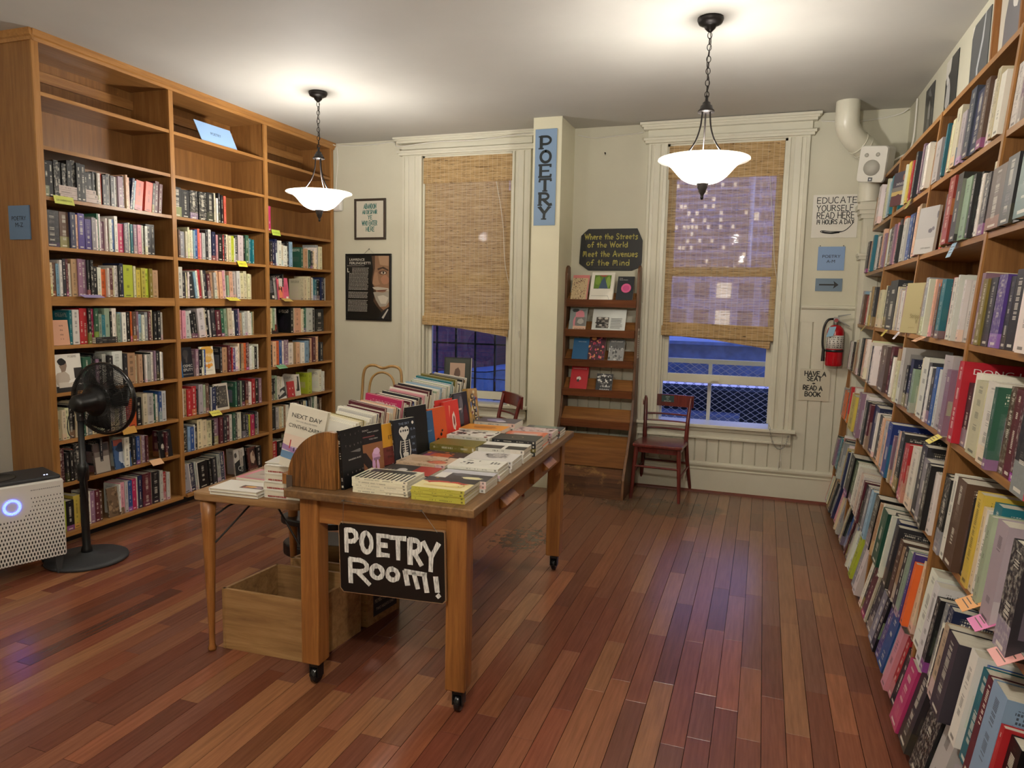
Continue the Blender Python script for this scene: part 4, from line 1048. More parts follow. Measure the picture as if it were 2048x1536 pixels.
# books on the raked case that stick out far enough to show the cover that faces back down the aisle
def rstand(key, i, h, c, label, prot=.03, wd=None, hard=True, **k):
    y, w2 = SLOTS[('R',) + key][i]; z = RZ[key[1]] + .002; a = math.radians(RTILT[key[1]]); wd = wd or h * .66
    ca, sa = math.cos(a), math.sin(a); t_ = w2 * .94
    flat_book('cover_showing_book', (rx(z) - prot * ca, y - w2 * .97, z + prot * sa), (ca, 0, -sa), (sa, 0, ca), wd, h, t_, c, label, 'books sticking out to show their covers', hard=hard, **k)
WT = '#dedad2'
rstand((1, 1), 0, .27, '#101012', 'black book lettered GR in silver, jutting out at the second upright from the extinguisher', .04, text=[('GR', .3, .82, .12, '#b9b6ae', .3), ('POETRY', .4, .1, .05, '#8e8b84', .35)])
rstand((1, 1), 1, .26, '#35502f', 'leafy green photo cover beside the black GR book', .03, art=specks(['#4c7038', '#27401f', '#6d8f52'], 40, 5, .06))
rstand((1, 1), 2, .255, '#cfc8bd', 'pale cover with black picture panel beside the leafy cover', .03, art=[(rect(.25, .2, .95, .78), '#1b1a1d')], text=[('BY', .5, .88, .07, '#2a2a2a')])
rstand((1, 1), 3, .25, '#c9b0a0', 'pinkish book with black brush-stroke capitals, next to the pale BY cover', .035, text=[('R', .35, .72, .22, '#17161a'), ('O', .35, .5, .16, '#17161a'), ('A', .35, .3, .16, '#17161a')])
rstand((2, 1), 0, .27, '#111113', 'black book with a blue lake picture, jutting out at the third upright', .04, art=[(rect(.28, .3, .96, .82), '#2c4c66'), (rect(.28, .62, .96, .82), '#8fa3b4'), (rect(.28, .3, .96, .42), '#26382c')], text=[('Notes on the P', .58, .88, .05, WT, .6)])
rstand((2, 1), 1, .265, '#1d4a3a', 'deep green cover with a bare branch, below the lake picture book', .04, art=[([(.1, .1), (.13, .1), (.45, .8), (.42, .85)], '#8a7a5c'), ([(.3, .38), (.95, .3), (.95, .33), (.3, .42)], '#9c8a70'), (blob(.8, .2, .14, .1, 4), '#12261f')])
rstand((2, 2), 0, .27, '#1f3478', 'blue and teal cover with thin white capitals, over the black spiral-print books', .03, art=[(rect(0, 0, 1, .62), '#2c6c90'), (rect(.1, .63, .5, .72), '#8f8c30')], text=[('BA   CAN', .5, .86, .08, '#b9c4dc', .7), ('BE', .25, .76, .08, '#b9c4dc')])
rstand((3, 3), 0, .285, '#b01c2c', 'tall bright red book with white capitals at the fourth upright', .02, wd=.22, text=[('DONG LI', .5, .86, .1, '#e8dcd8', .72)])
rstand((3, 3), 1, .25, '#d6d0c4', 'thick pale book with crimson letters M E on its spine, beside cream ones', .02, art=[(rect(.1, .2, .9, .5), '#c6beb0')], text=[('ME', .5, .7, .16, '#8e3044')])
rstand((3, 3), 2, .265, '#121114', 'black book with coral diamond pattern near the frame edge', .04, art=[(rect(0, .0, .06, 1), '#c8485a')] + [([(.1 + .12 * k, .3), (.16 + .12 * k, .38), (.22 + .12 * k, .3), (.16 + .12 * k, .22)], '#c0524c') for k in range(7)] + [([(.1 + .12 * k, .9), (.16 + .12 * k, .97), (.22 + .12 * k, .9), (.16 + .12 * k, .82)], '#c0524c') for k in range(7)], text=[('T', .6, .58, .12, WT), ('A', .6, .42, .07, WT)])
rstand((3, 2), 0, .28, '#9e9098', 'mauve-grey cover with small serif-like word, above the orange tag', .035, art=[(rect(0, 0, 1, .28), '#b0a6aa'), (blob(.6, .4, .2, .14, 4), '#6a626c')], text=[('The', .3, .84, .08, '#2e2a2e')])
rstand((3, 2), 1, .275, '#2c2a30', 'dark cover with smoky violet photo, above the salmon tag', .045, art=[(rect(.1, .2, .98, .95), '#5c5460'), (rect(.5, .6, .98, .9), '#c8c4c0')], text=[('TH', .35, .07, .07, WT)])
rstand((3, 1), 0, .245, '#b09a80', 'beige cover with red capitals and red bars on the second lowest row', .045, art=[(rect(.15, .3, .3, .62), '#9c2226'), (rect(.5, .3, .65, .62), '#9c2226'), (rect(0, 0, .05, 1), '#a32a30')], text=[('ALL', .38, .78, .12, '#9c2226', .5)])
rstand((3, 1), 1, .25, '#39343c', 'wide dark plum book standing proud below the pink tag', .05)
rstand((3, 0), 0, .25, '#b2376a', 'pink book with thin black line drawing on the bottom row', .05, art=[([(.3, .5), (.34, .52), (.6, .3), (.56, .28)], '#3a1a2a'), ([(.55, .75), (.7, .78), (.72, .74), (.56, .71)], '#3a1a2a'), ([(.2, .2), (.4, .16), (.4, .13), (.2, .17)], '#3a1a2a')], text=[('BORO', .4, .88, .08, '#e6ccd6', .5)])
rstand((3, 0), 1, .27, '#5b6f86', 'slate blue book with dark blue framed panel, lowest at the frame edge', .05, art=[(rect(.25, .1, 1, .72), '#1f4470'), (rect(.25, .7, 1, .73), '#b8c4d0'), (rect(.25, .3, 1, .315), '#9fb0c4')], text=[('LEVIS', .55, .83, .08, '#3c5068', .5)])
rstand((1, 3), 0, .255, '#5c4c48', 'speckled taupe cover with stacked dark capitals in the second bay', .02, art=specks(['#6e5e58', '#4a3c3a'], 30, 8, .04), text=[('PAL', .35, .5, .09, '#1c1818', .35), ('MA', .35, .36, .09, '#1c1818', .25), ('DA', .35, .18, .13, '#1c1818', .4)])
rstand((2, 3), 0, .275, '#b4b0ac', 'silver-grey large book with a framed dark photograph, third bay', .02, wd=.2, art=[(rect(.12, .1, .9, .9), '#8f8c8a'), (rect(.2, .2, .84, .82), '#1c1b1e')])
rstand((3, 5), 0, .29, '#17504a', 'oversized dark green glossy cover high at the frame edge', .03, wd=.2, art=[(rect(.55, .2, 1, .8), '#6a5a60'), (blob(.8, .6, .12, .1, 3), '#b03a50')])
rstand((2, 6), 0, .25, '#c9c2a8', 'cream cover with black capitals PO on the top row', .02, art=[(rect(.3, .3, .6, .62), '#4a4640'), (rect(0, 0, 1, .3), '#8d98a4')], text=[('PO', .4, .76, .08, '#26241f', .25), ('FE', .4, .2, .07, '#26241f'), ('L', .4, .06, .13, '#1c1a18')])
rstand((2, 6), 1, .27, '#39404e', 'tall slate photo cover with a navy band on the top row', .02, art=[(blob(.6, .65, .3, .24, 5), '#15181e'), (rect(.1, 0, 1, .28), '#1c2748')], text=[('P', .6, .14, .07, WT)])
rstand((2, 5), 0, .275, '#8e3428', 'rust red art cover with a tan block, second row from the top', .03, wd=.2, art=[(rect(0, .42, 1, .66), '#b06c3c'), (blob(.6, .25, .2, .16, 4), '#7c2a22')])
rstand((2, 5), 1, .265, '#2e2c26', 'dark olive blurred cover with white chevrons, second row from the top', .03, art=[(blob(.6, .45, .3, .2, 5), '#6e5c44'), (rect(0, .1, .3, .9), '#7c8074')], text=[('A', .4, .86, .06, WT), ('A', .4, .76, .06, WT)])
# stacks lying flat on the tall case's shelves
for i in range(3):
    z = LZ[7] + .002 + (i + 1) * .026
    flat_book('stacked_book', (LX - .004, 3.215 + .27 + .012 * (2 - i), z), (-1, 0, 0), (0, -1, 0), .15, .27, .025, '#b8a7a0', '%s of three pale mauve books lying flat before the black spines' % ('lowest', 'middle', 'top')[i], 'three books lying flat on the third shelf down', blank=True)
for i in range(3):
    z = LZ[4] + .002 + (i + 1) * .013
    flat_book('stacked_book', (LX + .012, 3.585, z), (-1, 0, 0), (0, -1, 0), .12, .165, .012, '#252325', '%s of three slim dark books lying flat below the orange spine' % ('lowest', 'middle', 'top')[i], 'three slim books lying flat on a shelf')
# ------------------------------------------------------------------ pendant lamps
t = NT('frosted_lamp_glass'); t.n.remove(t.b)
tl_ = t.node('BsdfTranslucent'); tl_.inputs[0].default_value = (1, .95, .86, 1)
tr_ = t.node('BsdfTransparent'); tr_.inputs[0].default_value = (1, .97, .9, 1)
em_ = t.node('Emission'); em_.inputs[0].default_value = (1, .93, .8, 1)
gl_ = t.node('BsdfGlossy'); gl_.inputs['Roughness'].default_value = .12
sz = t.node('SeparateXYZ'); t.l.new(t.coord('Object'), sz.inputs[0])
rr_ = t.math('SQRT', t.math('ADD', t.math('POWER', sz.outputs[0], 2.0), t.math('POWER', sz.outputs[1], 2.0)))
t.l.new(t.maprange(rr_, .13, .24, 1.5, .35), em_.inputs[1])        # thick glass glows most round the bulbs
a1 = t.node('MixShader'); a1.inputs[0].default_value = .72; t.l.new(tl_.outputs[0], a1.inputs[1]); t.l.new(tr_.outputs[0], a1.inputs[2])
a2 = t.node('AddShader'); t.l.new(a1.outputs[0], a2.inputs[0]); t.l.new(em_.outputs[0], a2.inputs[1])
a3 = t.node('MixShader'); a3.inputs[0].default_value = .06; t.l.new(a2.outputs[0], a3.inputs[1]); t.l.new(gl_.outputs[0], a3.inputs[2])
t.l.new(a3.outputs[0], t.out.inputs['Surface']); M['lampglass'] = t.m
t = NT('bulb_glass'); M['bulb'] = t.set(lin('#ffffff'), .5, emit=lin('#ffe9c8'), es=6)
def pendant(x, y, label, k_=1.0):
    root = thing('pendant_lamp', label, 'lamp', (x, y, ZC), 'pendant lamps')
    C_ = (x, y, 0)
    m = MB(); m.lathe([(.0, 3.079), (.066, 3.079), (.068, 3.07), (.06, 3.052), (.04, 3.042), (.03, 3.04), (.028, 3.028), (.012, 3.012), (.004, 3.008), (0, 3.008)], C_); m.build('canopy', 'bronze', root)
    m = MB(); z = 3.012; k = 0
    while z > 2.68:
        a = PI / 2 * (k % 2) + .3; u = Vector((math.cos(a), math.sin(a), 0)); L = .038; w = .011
        pts = [Vector((x, y, z - L / 2)) + u * (w * math.cos(b)) + Vector((0, 0, (L / 2 - .002) * math.sin(b))) for b in [2 * PI * i / 14 for i in range(14)]]
        m.tube(pts, .0022, 5, closed=True); z -= .030; k += 1
    m.tube(smooth([(x + .008 * math.sin(i), y + .008 * math.cos(i), 3.01 - .033 * i) for i in range(11)], 3), .002, 5)
    m.build('chain', 'bronze', root)
    m = MB(); m.lathe([(.0, 2.69), (.007, 2.688), (.009, 2.66), (.02, 2.652), (.022, 2.64), (.03, 2.636), (.034, 2.62), (.044, 2.61), (.044, 2.603), (.0, 2.603)], C_, 24); m.build('hub', 'bronze', root)
    for j in range(3):
        a = math.radians(100 + 120 * j); c, s_ = math.cos(a), math.sin(a)
        m = MB(); m.tube(smooth([(x + r * c, y + r * s_, z_) for r, z_ in ((.022, 2.61), (.03, 2.53), (.052, 2.46), (.09, 2.40), (.135, 2.352), (.15, 2.33), (.155, 2.315))], 5), .0045, 8); m.build('rod', 'bronze', root)
    m = MB(); P_ = smooth([(.026, -.125), (.07, -.119), (.108, -.1), (.14, -.07), (.168, -.038), (.2, -.012), (.228, .002), (.238, .004), (.24, -.001), (.236, -.005)], 4)
    m.lathe([(r, z_) for r, z_ in P_], (0, 0, 0), 48)
    b = m.build('bowl', 'lampglass', root); b.matrix_parent_inverse = Matrix.Identity(4); b.location = (0, 0, 2.357 - ZC)
    m = MB(); m.lathe([(.0, 2.245), (.03, 2.245), (.033, 2.232), (.026, 2.222), (.027, 2.212), (.02, 2.2), (.019, 2.19), (.01, 2.176), (.007, 2.168), (.009, 2.16), (.006, 2.15), (0, 2.148)], C_, 20); m.build('finial', 'bronze', root)
    m = MB(); m.lathe([(.0, 2.245), (.014, 2.245), (.014, 2.3), (0, 2.3)], C_, 12)
    for j in range(2):
        a = math.radians(20 + 180 * j); m.lathe([(0, -.03), (.012, -.028), (.014, 0), (.024, .02), (.028, .04), (.024, .06), (.012, .072), (0, .075)], (x + .05 * math.cos(a), y + .05 * math.sin(a), 2.295), 14, mi=1)
    m.build('bulbs', ['white_p', 'bulb'], root)
    for j in range(1):
        ld = bpy.data.lights.new('bulb_light', 'POINT'); ld.energy = LAMP_W * k_; ld.color = LAMP_C; ld.shadow_soft_size = .06
        lo = bpy.data.objects.new('bulb_light', ld); COL.objects.link(lo); lo.parent = root; lo.matrix_parent_inverse = root.matrix_basis.inverted(); lo.location = (x, y, 2.335)
    return root
pendant(-.353, 4.03, 'glowing glass bowl pendant hanging before the window with the empty chair')
pendant(-3.175, 4.62, 'glowing glass bowl pendant hanging beside the ceiling-high bookcase')
pendant(-.40, .35, 'glass bowl pendant over the aisle between bookcases, behind the viewer', 3.2)
pendant(-3.05, .9, 'glass bowl pendant over the floor in front of the air purifier, out of view', .8)
# ------------------------------------------------------------------ the display table
TA = math.radians(2.4); TO = Vector((-.948 - .8 * math.cos(TA), 2.313 - .8 * math.sin(TA), 0))
TU = Vector((math.cos(TA), math.sin(TA), 0)); TV = Vector((-math.sin(TA), math.cos(TA), 0)); TM = Matrix.Translation(TO) @ Matrix.Rotation(TA, 4, 'Z')
def tp(u, v, z): return TO + TU * u + TV * v + Vector((0, 0, z))
TZ = .831
tb = thing('display_table', 'brown oak table on casters piled with books, black hand-painted sign on its end', 'table', tp(.4, .86, 0))
m = MB(TM); m.box((0, 0, TZ - .034), (.8, 1.715, TZ)); m.build('table_top', 'table_top', tb, bevel=.005)
for u, v in ((.045, .04), (.675, .04), (.045, 1.595), (.675, 1.595)):
    m = MB(TM); m.box((u, v, .095), (u + .082, v + .082, TZ - .034)); lg = m.build('leg', 'table', tb, bevel=.006)
    c = Vector((u + .045, v + .03, 0)); m = MB(TM)
    m.lathe([(.0, .1), (.02, .1), (.02, .088), (.008, .082), (0, .08)], (c.x, c.y, 0), 16)
    m.box((c.x - .022, c.y - .012, .03), (c.x - .016, c.y + .03, .086)); m.box((c.x + .016, c.y - .012, .03), (c.x + .022, c.y + .03, .086)); m.box((c.x - .022, c.y - .012, .074), (c.x + .022, c.y + .03, .086))
    m.build('caster', 'black', tb, bevel=.002)
    m = MB(TM); m.lathe([(0, -.014), (.028, -.014), (.036, -.009), (.036, .009), (.028, .014), (0, .014)], (c.x, c.y + .012, .037), 24, 0, Matrix.Rotation(PI / 2, 3, 'Y')); m.build('wheel', 'black_g', tb)
m = MB(TM); m.box((.127, .055, .692), (.675, .077, TZ - .034)); m.build('apron', 'table_x', tb)
m = MB(TM); m.box((.127, 1.64, .692), (.675, 1.662, TZ - .034)); m.build('apron', 'table_x', tb)
m = MB(TM); m.box((.06, .122, .692), (.082, 1.595, TZ - .034)); m.build('apron', 'table', tb)
m = MB(TM); m.box((.728, .122, .672), (.748, .24, TZ - .034)); m.box((.728, .76, .672), (.748, .95, TZ - .034)); m.box((.728, 1.47, .672), (.748, 1.595, TZ - .034)); m.box((.728, .24, .79), (.748, 1.47, TZ - .034)); m.box((.728, .24, .672), (.748, .76, .69)); m.box((.728, .95, .672), (.748, 1.47, .69)); m.build('apron', 'table', tb)
for v0, v1 in ((.25, .75), (.96, 1.46)):
    m = MB(TM); m.box((.735, v0, .688), (.765, v1, .785)); dr = m.build('drawer', 'table', tb, bevel=.003)
    vm = (v0 + v1) / 2; m = MB(TM); m.prism([(.765, .765), (.8, .735), (.792, .728), (.765, .715)], (0, vm - .09, 0), (1, 0, 0), (0, 0, 1), (0, .18, 0)); m.build('handle', 'table', dr, bevel=.002)
    m = MB(TM); m.box((.45, v0 + .01, .69), (.735, v1 - .01, .78)); m.build('drawer_box', 'crate', tb)
# book trough with quarter-round end and long dividing board
tr = thing('book_trough', 'oak book trough with quarter-round grained end board standing on the display table', 'book trough', tp(.1, .8, TZ))
q = [(0, 0), (.218, 0), (.218, .228)] + [(.19, .232)] + arc(.2, .02, .2, 100, 172, 12, .212) + [(0, .03)]
m = MB(TM); m.prism([(a, b) for a, b in q], (-.012, .045, TZ + .001), (1, 0, 0), (0, 0, 1), (0, .022, 0)); m.build('end_board', 'quarter', tr, bevel=.002)
m = MB(TM); m.box((.19, .067, TZ + .001), (.208, 1.5, TZ + .2)); m.build('dividing_board', 'table', tr, bevel=.002)
m = MB(TM); m.prism([(-.05, .001), (.19, .001), (.19, .008), (-.05, .044)], (0, .067, TZ), (1, 0, 0), (0, 0, 1), (0, 1.433, 0)); m.build('floor_board', 'table', tr)
m = MB(TM); m.box((-.0125, .0425, TZ - .03), (.012, .0455, TZ + .045)); m.box((-.0145, .0425, TZ - .03), (-.0125, .075, TZ + .045)); m.build('corner_iron', 'metal', tr)

# black sign hung on the table's end
sg = thing('hanging_sign', 'black board with white brush lettering hung from the end of the table', 'sign', tp(.48, -.01, .6))
SM = Vector((-1.492, 2.285, .449)); SU = Vector((math.cos(TA), math.sin(TA), .028)).normalized(); SN = Vector((SU.y, -SU.x, 0)).normalized(); SV = SN.cross(SU).normalized(); SV = Vector((0, 0, 1)) - SU * SU.z; SV.normalize()
SWd, SHt = .442, .278
pts = [(.012, 0), (SWd - .012, 0), (SWd, .012), (SWd, SHt - .004), (SWd - .004, SHt), (.008, SHt), (0, SHt - .012), (0, .014)]
m = MB(); m.prism(pts, SM, SU, SV, -SU.cross(SV) * .012); m.build('board', plain('#8a6a4c', .7, name='raw_board_edge'), sg)
m = MB(); N_ = SU.cross(SV); m.flat([(a + (.003 if a < .2 else -.003), b + (.003 if b < .1 else -.003)) for a, b in pts], SM + N_ * .0006, SU, SV); m.build('black_face', plain('#0a0a0a', .35, name='sign_black'), sg)
m = MB()
def sgl(ch, x0, x1, y0, y1, sl=0):   # boxes measured on the board in 1/658 x 1/505 of its size
    W_, H_ = SWd / 658, SHt / 505
    glyph(m, ch, x0 * W_, (505 - y1) * H_, (x1 - x0) * W_, (y1 - y0) * H_, 0.019, SM + N_ * .0012, SU, SV, 0, .16, sl)
for a in (('P', 50, 118, 50, 205), ('O', 148, 210, 60, 195), ('E', 255, 315, 70, 205), ('T', 330, 420, 75, 222), ('R', 448, 515, 78, 245), ('Y', 530, 620, 88, 280), ('R', 70, 190, 260, 425), ('O', 205, 275, 288, 375), ('O', 305, 370, 298, 375)): sgl(*a)
W_, H_ = SWd / 658, SHt / 505
for s_ in ([(415, 305), (540, 312)], [(415, 305), (428, 395)], [(468, 310), (490, 412)], [(530, 312), (545, 430)], [(600, 325), (608, 420)], [(611, 448), (617, 456)]):
    ribbon(m, [(a * W_, (505 - b) * H_) for a, b in s_], 0.019, SM + N_ * .0014, SU, SV, 0, .16)
pw = NT('brushed_white_paint'); pn = pw.noise(pw.coord('Object', (160, 160, 30)), 1, 4, .7); pw.set(pw.mix(pw.maprange(pn, .35, .6), lin('#9c9c9a'), lin('#e8e8e4')), .5); M['whitebrush'] = pw.m
m.build('lettering', 'whitebrush', sg)
m = MB(); tl0 = SM + SU * .02 + SV * SHt; tr0 = SM + SU * (SWd - .03) + SV * SHt
h1 = tp(.27, -.004, TZ - .018); h2 = tp(.595, -.004, TZ - .022)
m.tube([tl0 + SV * -.006, h1], .001, 5); m.tube([tr0 + SV * -.006, h2], .001, 5); m.tube([h1, (h1 + h2) / 2 + Vector((0, 0, -.006)), h2], .0008, 5)
for h_ in (h1, h2): m.tube([h_ + TV * .01, h_ - TV * .006], .0025, 6); m.lathe([(.003, -.002), (.006, 0), (.003, .002), (.003, -.002)], h_ - TV * .006, 10)
m.build('wire', 'metal', sg)

# ------------------------------------------------------------------ books lying in stacks on the table
def tstack(label1, u0, v0, w, h, t, n, c, grp, rot=0, hard=False, tint=None, jig=.004, spine='front', z0=0.0, **k):
    """n copies; spine toward the near end of the table (front) or the right (side)"""
    for i in range(n):
        z = TZ + z0 + .0006 + (i + 1) * (t + .0006); r = math.radians(rot + rb.uniform(-1.2, 1.2)); top = i == n - 1
        cu, cv = TU * math.cos(r) + TV * math.sin(r), -TU * math.sin(r) + TV * math.cos(r)
        ju, jv = rb.uniform(-jig, jig), rb.uniform(-jig, jig)
        O = tp(u0 + ju, v0 + jv, z)
        # spine edge runs along cu at the near side: cover U (away from spine) = cv, V = along -cu
        if spine == 'front': OO, U_, V_ = O + cu * w, cv, -cu; a, b = h, w
        else: OO, U_, V_ = O, cu, cv; a, b = w, h
        kk = k if top else {}
        lab = label1 if n == 1 else ('topmost of %s' % label1 if top else '%s copy up in %s' % (ordn(i + 1), label1))
        flat_book('stacked_book', OO, U_, V_, a, b, t, c, lab, grp, hard=hard, **kk)
G1 = 'books stacked flat on the display table'
bars = [(rect(.08 * i + .03, .0, .08 * i + .065, .62 + .03 * (i % 3)), '#1a1a1a') for i in range(12)]
bars = [([(b, a) for a, b in p], c) for p, c in bars]
tstack('the black-barred cream pile at the near corner', .275, .055, .235, .165, .0115, 5, '#ddd6bd', G1, jig=.002, art=bars + [(rect(.66, .1, .9, .9), '#2a2a2a')])
tstack('the yellow-spined pile by the near right corner', .53, .045, .215, .165, .0125, 4, '#b4ac46', G1, front='#dccf9a', jig=.002,
       art=[(rect(.62, .0, 1, 1), '#26262b'), (blob(.55, .5, .14, .42, 3), '#b43c2e'), (blob(.42, .5, .16, .34, 8), '#e0cf92'), (rect(.2, .15, .3, .85), '#d8c078')] + specks(['#b43c2e', '#c8a24a', '#3a3430'], 14, 4, .03),
       text=[])
tstack('the black and red pile behind the barred pile', .285, .235, .235, .15, .014, 3, '#2a2624', G1, art=[(rect(0, 0, 1, .42), '#a32c22'), (blob(.4, .62, .2, .1, 5), '#b8b2b0')] + lines_art('#8f8a88', .2, .45, .7, .95, 4))
tstack('the white pile with a dark landscape cover behind the yellow pile', .54, .225, .225, .15, .0145, 3, '#d8d5ce', G1, art=[(rect(.0, 0, .62, .78), '#39393d'), (rect(.62, 0, 1, 1), '#b9b9bf'), (blob(.5, .55, .16, .2, 7), '#55545a'), (clipb(blob(.22, .3, .12, .2, 3)), '#d6cfa2')])
tstack('the beige pile with brush strokes mid-table', .285, .415, .235, .15, .012, 4, '#c7ad92', G1, rot=-2, art=[(blob(.5, .55, .3, .3, 3), '#b99b7c'), (clipb(blob(.3, .25, .2, .18, 6)), '#c46a4e')] + specks(['#3a2a24', '#8c3428', '#d9c2a8'], 22, 8, .03))
tstack('the white pile spotted with black ink blots', .535, .405, .225, .15, .013, 4, '#dbd9cf', G1, rot=2, art=specks('#33343a', 9, 12, .05, (.3, .5, .85, .95)) + lines_art('#7c7b78', .55, .8, .1, .3, 3))
tstack('the dark pile with orange letters behind the beige pile', .295, .585, .22, .145, .012, 3, '#35272a', G1, rot=-4, art=[(clipb(blob(.4, .55, .3, .3, 3)), '#b4502c'), (rect(.1, .75, .8, .9), '#8c3a5a')] + specks(['#d07a3a', '#56343c'], 10, 3, .05))
tstack('the white pile with a pencil tree drawing', .54, .575, .225, .165, .016, 3, '#d0ccc8', G1, rot=1, art=[(blob(.6, .45, .3, .22, 4, 18, .25), '#8f8b8a'), (blob(.62, .42, .2, .12, 5, 18, .3), '#b9b4b0')] + specks(['#6f6b69', '#a39e9b'], 26, 3, .03, (.3, .2, .9, .7)))
tstack('the thick olive pair in the middle of the table', .285, .775, .24, .155, .03, 2, '#6e6428', G1, rot=-3, hard=True, jig=.006)
tstack('the black and white quartered pile', .535, .77, .225, .15, .02, 3, '#d8d5cc', G1, rot=1, art=[([(0, .5), (0, 1), (.5, 1), (.5, .5)], '#26272b'), ([(.5, 0), (.5, .5), (1, .5), (1, 0)], '#dcd9d0'), ([(0, 0), (0, .42), (.5, .42), (.5, 0)], '#17181b')])
tstack('the black pile with a thin gold ring', .545, .945, .225, .15, .018, 4, '#202226', G1, rot=1, art=[(arc(.5, .5, .2, 0, 360, 24, .13) + arc(.5, .5, .185, 360, 0, 24, .118), '#b5a47a')])
tstack('the white pile patterned with black shapes behind the olive pair', .3, .955, .235, .155, .018, 4, '#d6d2c8', G1, rot=-3, art=specks(['#232328', '#4a4950', '#7a3030'], 22, 15, .06))
tstack('the coral-edged pile near the far right corner', .545, 1.115, .215, .145, .0145, 4, '#c2603f', G1, rot=2, art=[(rect(.12, .12, .88, .88), '#c77d68'), (rect(.2, .2, .6, .8), '#b5a09a')])
tstack('the orange-topped white pile behind the patterned pile', .3, 1.13, .235, .155, .019, 4, '#d9d4c2', G1, rot=-2, art=[(rect(.0, 0, 1, 1), '#d58b2c'), (blob(.5, .5, .26, .3, 4, 18, .2), '#b06c1c')])
tstack('the mottled pink-grey pile at the far right', .55, 1.275, .22, .145, .014, 4, '#b9a2a0', G1, rot=1, art=specks(['#8d6f74', '#d6c2ba', '#5f4a50', '#c48a7c'], 34, 22, .05))
tstack('the purple-grey pile at the far end', .32, 1.30, .235, .155, .022, 4, '#cfcac0', G1, rot=-2, art=[(rect(.0, 0, 1, 1), '#4c4750'), (blob(.5, .6, .3, .2, 4), '#8d83a3'), (blob(.3, .4, .14, .12, 6), '#c8c3cc')])
tstack('the dark grey pile on the far right corner', .56, 1.44, .215, .145, .013, 3, '#3a3d40', G1, rot=1, art=[(rect(.0, 0, .5, 1), '#2e3033'), (rect(.55, .2, .95, .8), '#6f7a6c'), (rect(.2, .15, .26, .85), '#d0cdc4')])

# ------------------------------------------------------------------ books propped against the dividing board, covers to the room
def propped(v, u, w, h, t, c, label, yaw, tilt, roll=0, z=0.0, **k):
    """bottom spine corner at (u, v); cover turned yaw degrees away from facing straight along +u"""
    a = math.radians(yaw); b = math.radians(tilt); r_ = math.radians(roll)
    U_ = TV * math.cos(a) + TU * math.sin(a); N_ = TU * math.cos(a) - TV * math.sin(a)
    V_ = Vector((0, 0, 1)) * math.cos(b) - N_ * math.sin(b)
    U2 = U_ * math.cos(r_) + V_ * math.sin(r_); V2 = V_ * math.cos(r_) - U_ * math.sin(r_)
    flat_book('propped_book', tp(u, v, TZ + .002 + z), U2, V2, w, h, t, c, label, 'books propped against the dividing board', **k)
wt = '#d8d4cc'
propped(.065, .235, .14, .235, .016, '#0c0c0e', 'black cover with spaced-out small letters propped at the near end', 6, 5,
        text=[(ch, x, y, .045, '#9a8a86') for ch, x, y in (('L', .2, .9), ('E', .45, .88), ('T', .68, .87), ('I', .85, .9), ('T', .2, .7), ('U', .4, .69), ('R', .6, .69), ('N', .78, .7), ('S', .92, .7), ('B', .2, .22), ('R', .42, .23), ('O', .6, .23), ('W', .78, .23), ('N', .93, .24))] + [('SANDRA RUIZ', .58, .46, .035, '#cfcac2', .6)],
        art=[([(.4, .6), (.88, .62), (.9, .58), (.85, .56)], '#6f6c6a')])
propped(.205, .236, .14, .225, .02, '#161418', 'black book with a lilac hand holding a jar on brown, propped second', 14, 6,
        art=[(rect(0, 0, 1, .66), '#8a5a3c'), (blob(.68, .42, .17, .1, 3), '#c79ac0'), (blob(.7, .5, .16, .06, 4), '#d5aed0'), ([(.05, .52), (.25, .5), (.5, .3), (.42, .14), (.3, .2), (.1, .34)], '#1e1517'), (blob(.55, .25, .07, .14, 5), '#c79ac0'), (blob(.72, .22, .06, .13, 6), '#cda3c6'), (rect(.55, .33, .82, .38), '#8c6a86')],
        text=[('I DON\'T', .25, .9, .04, wt, .3), ('WANT A BODY', .6, .86, .035, wt, .5), ('IMMIGRANTS', .4, .78, .035, '#c06a6a', .5), ('YOU MAY', .6, .73, .035, wt, .4)])
propped(.37, .234, .13, .205, .018, '#c8912c', 'yellow and brick-red cover peeping between the hand and skeleton books', 12, 8, art=[(rect(0, 0, 1, .5), '#6e2f2b'), (rect(0, 0, 1, .12), '#1d1816')] + specks('#cfc8b8', 10, 3, .02, (.1, .02, .9, .12)), text=[('ETT', .7, .66, .12, '#2a2018'), ('like a', .55, .4, .1, '#2a1210'), ('thes', .55, .26, .1, '#2a1210')])
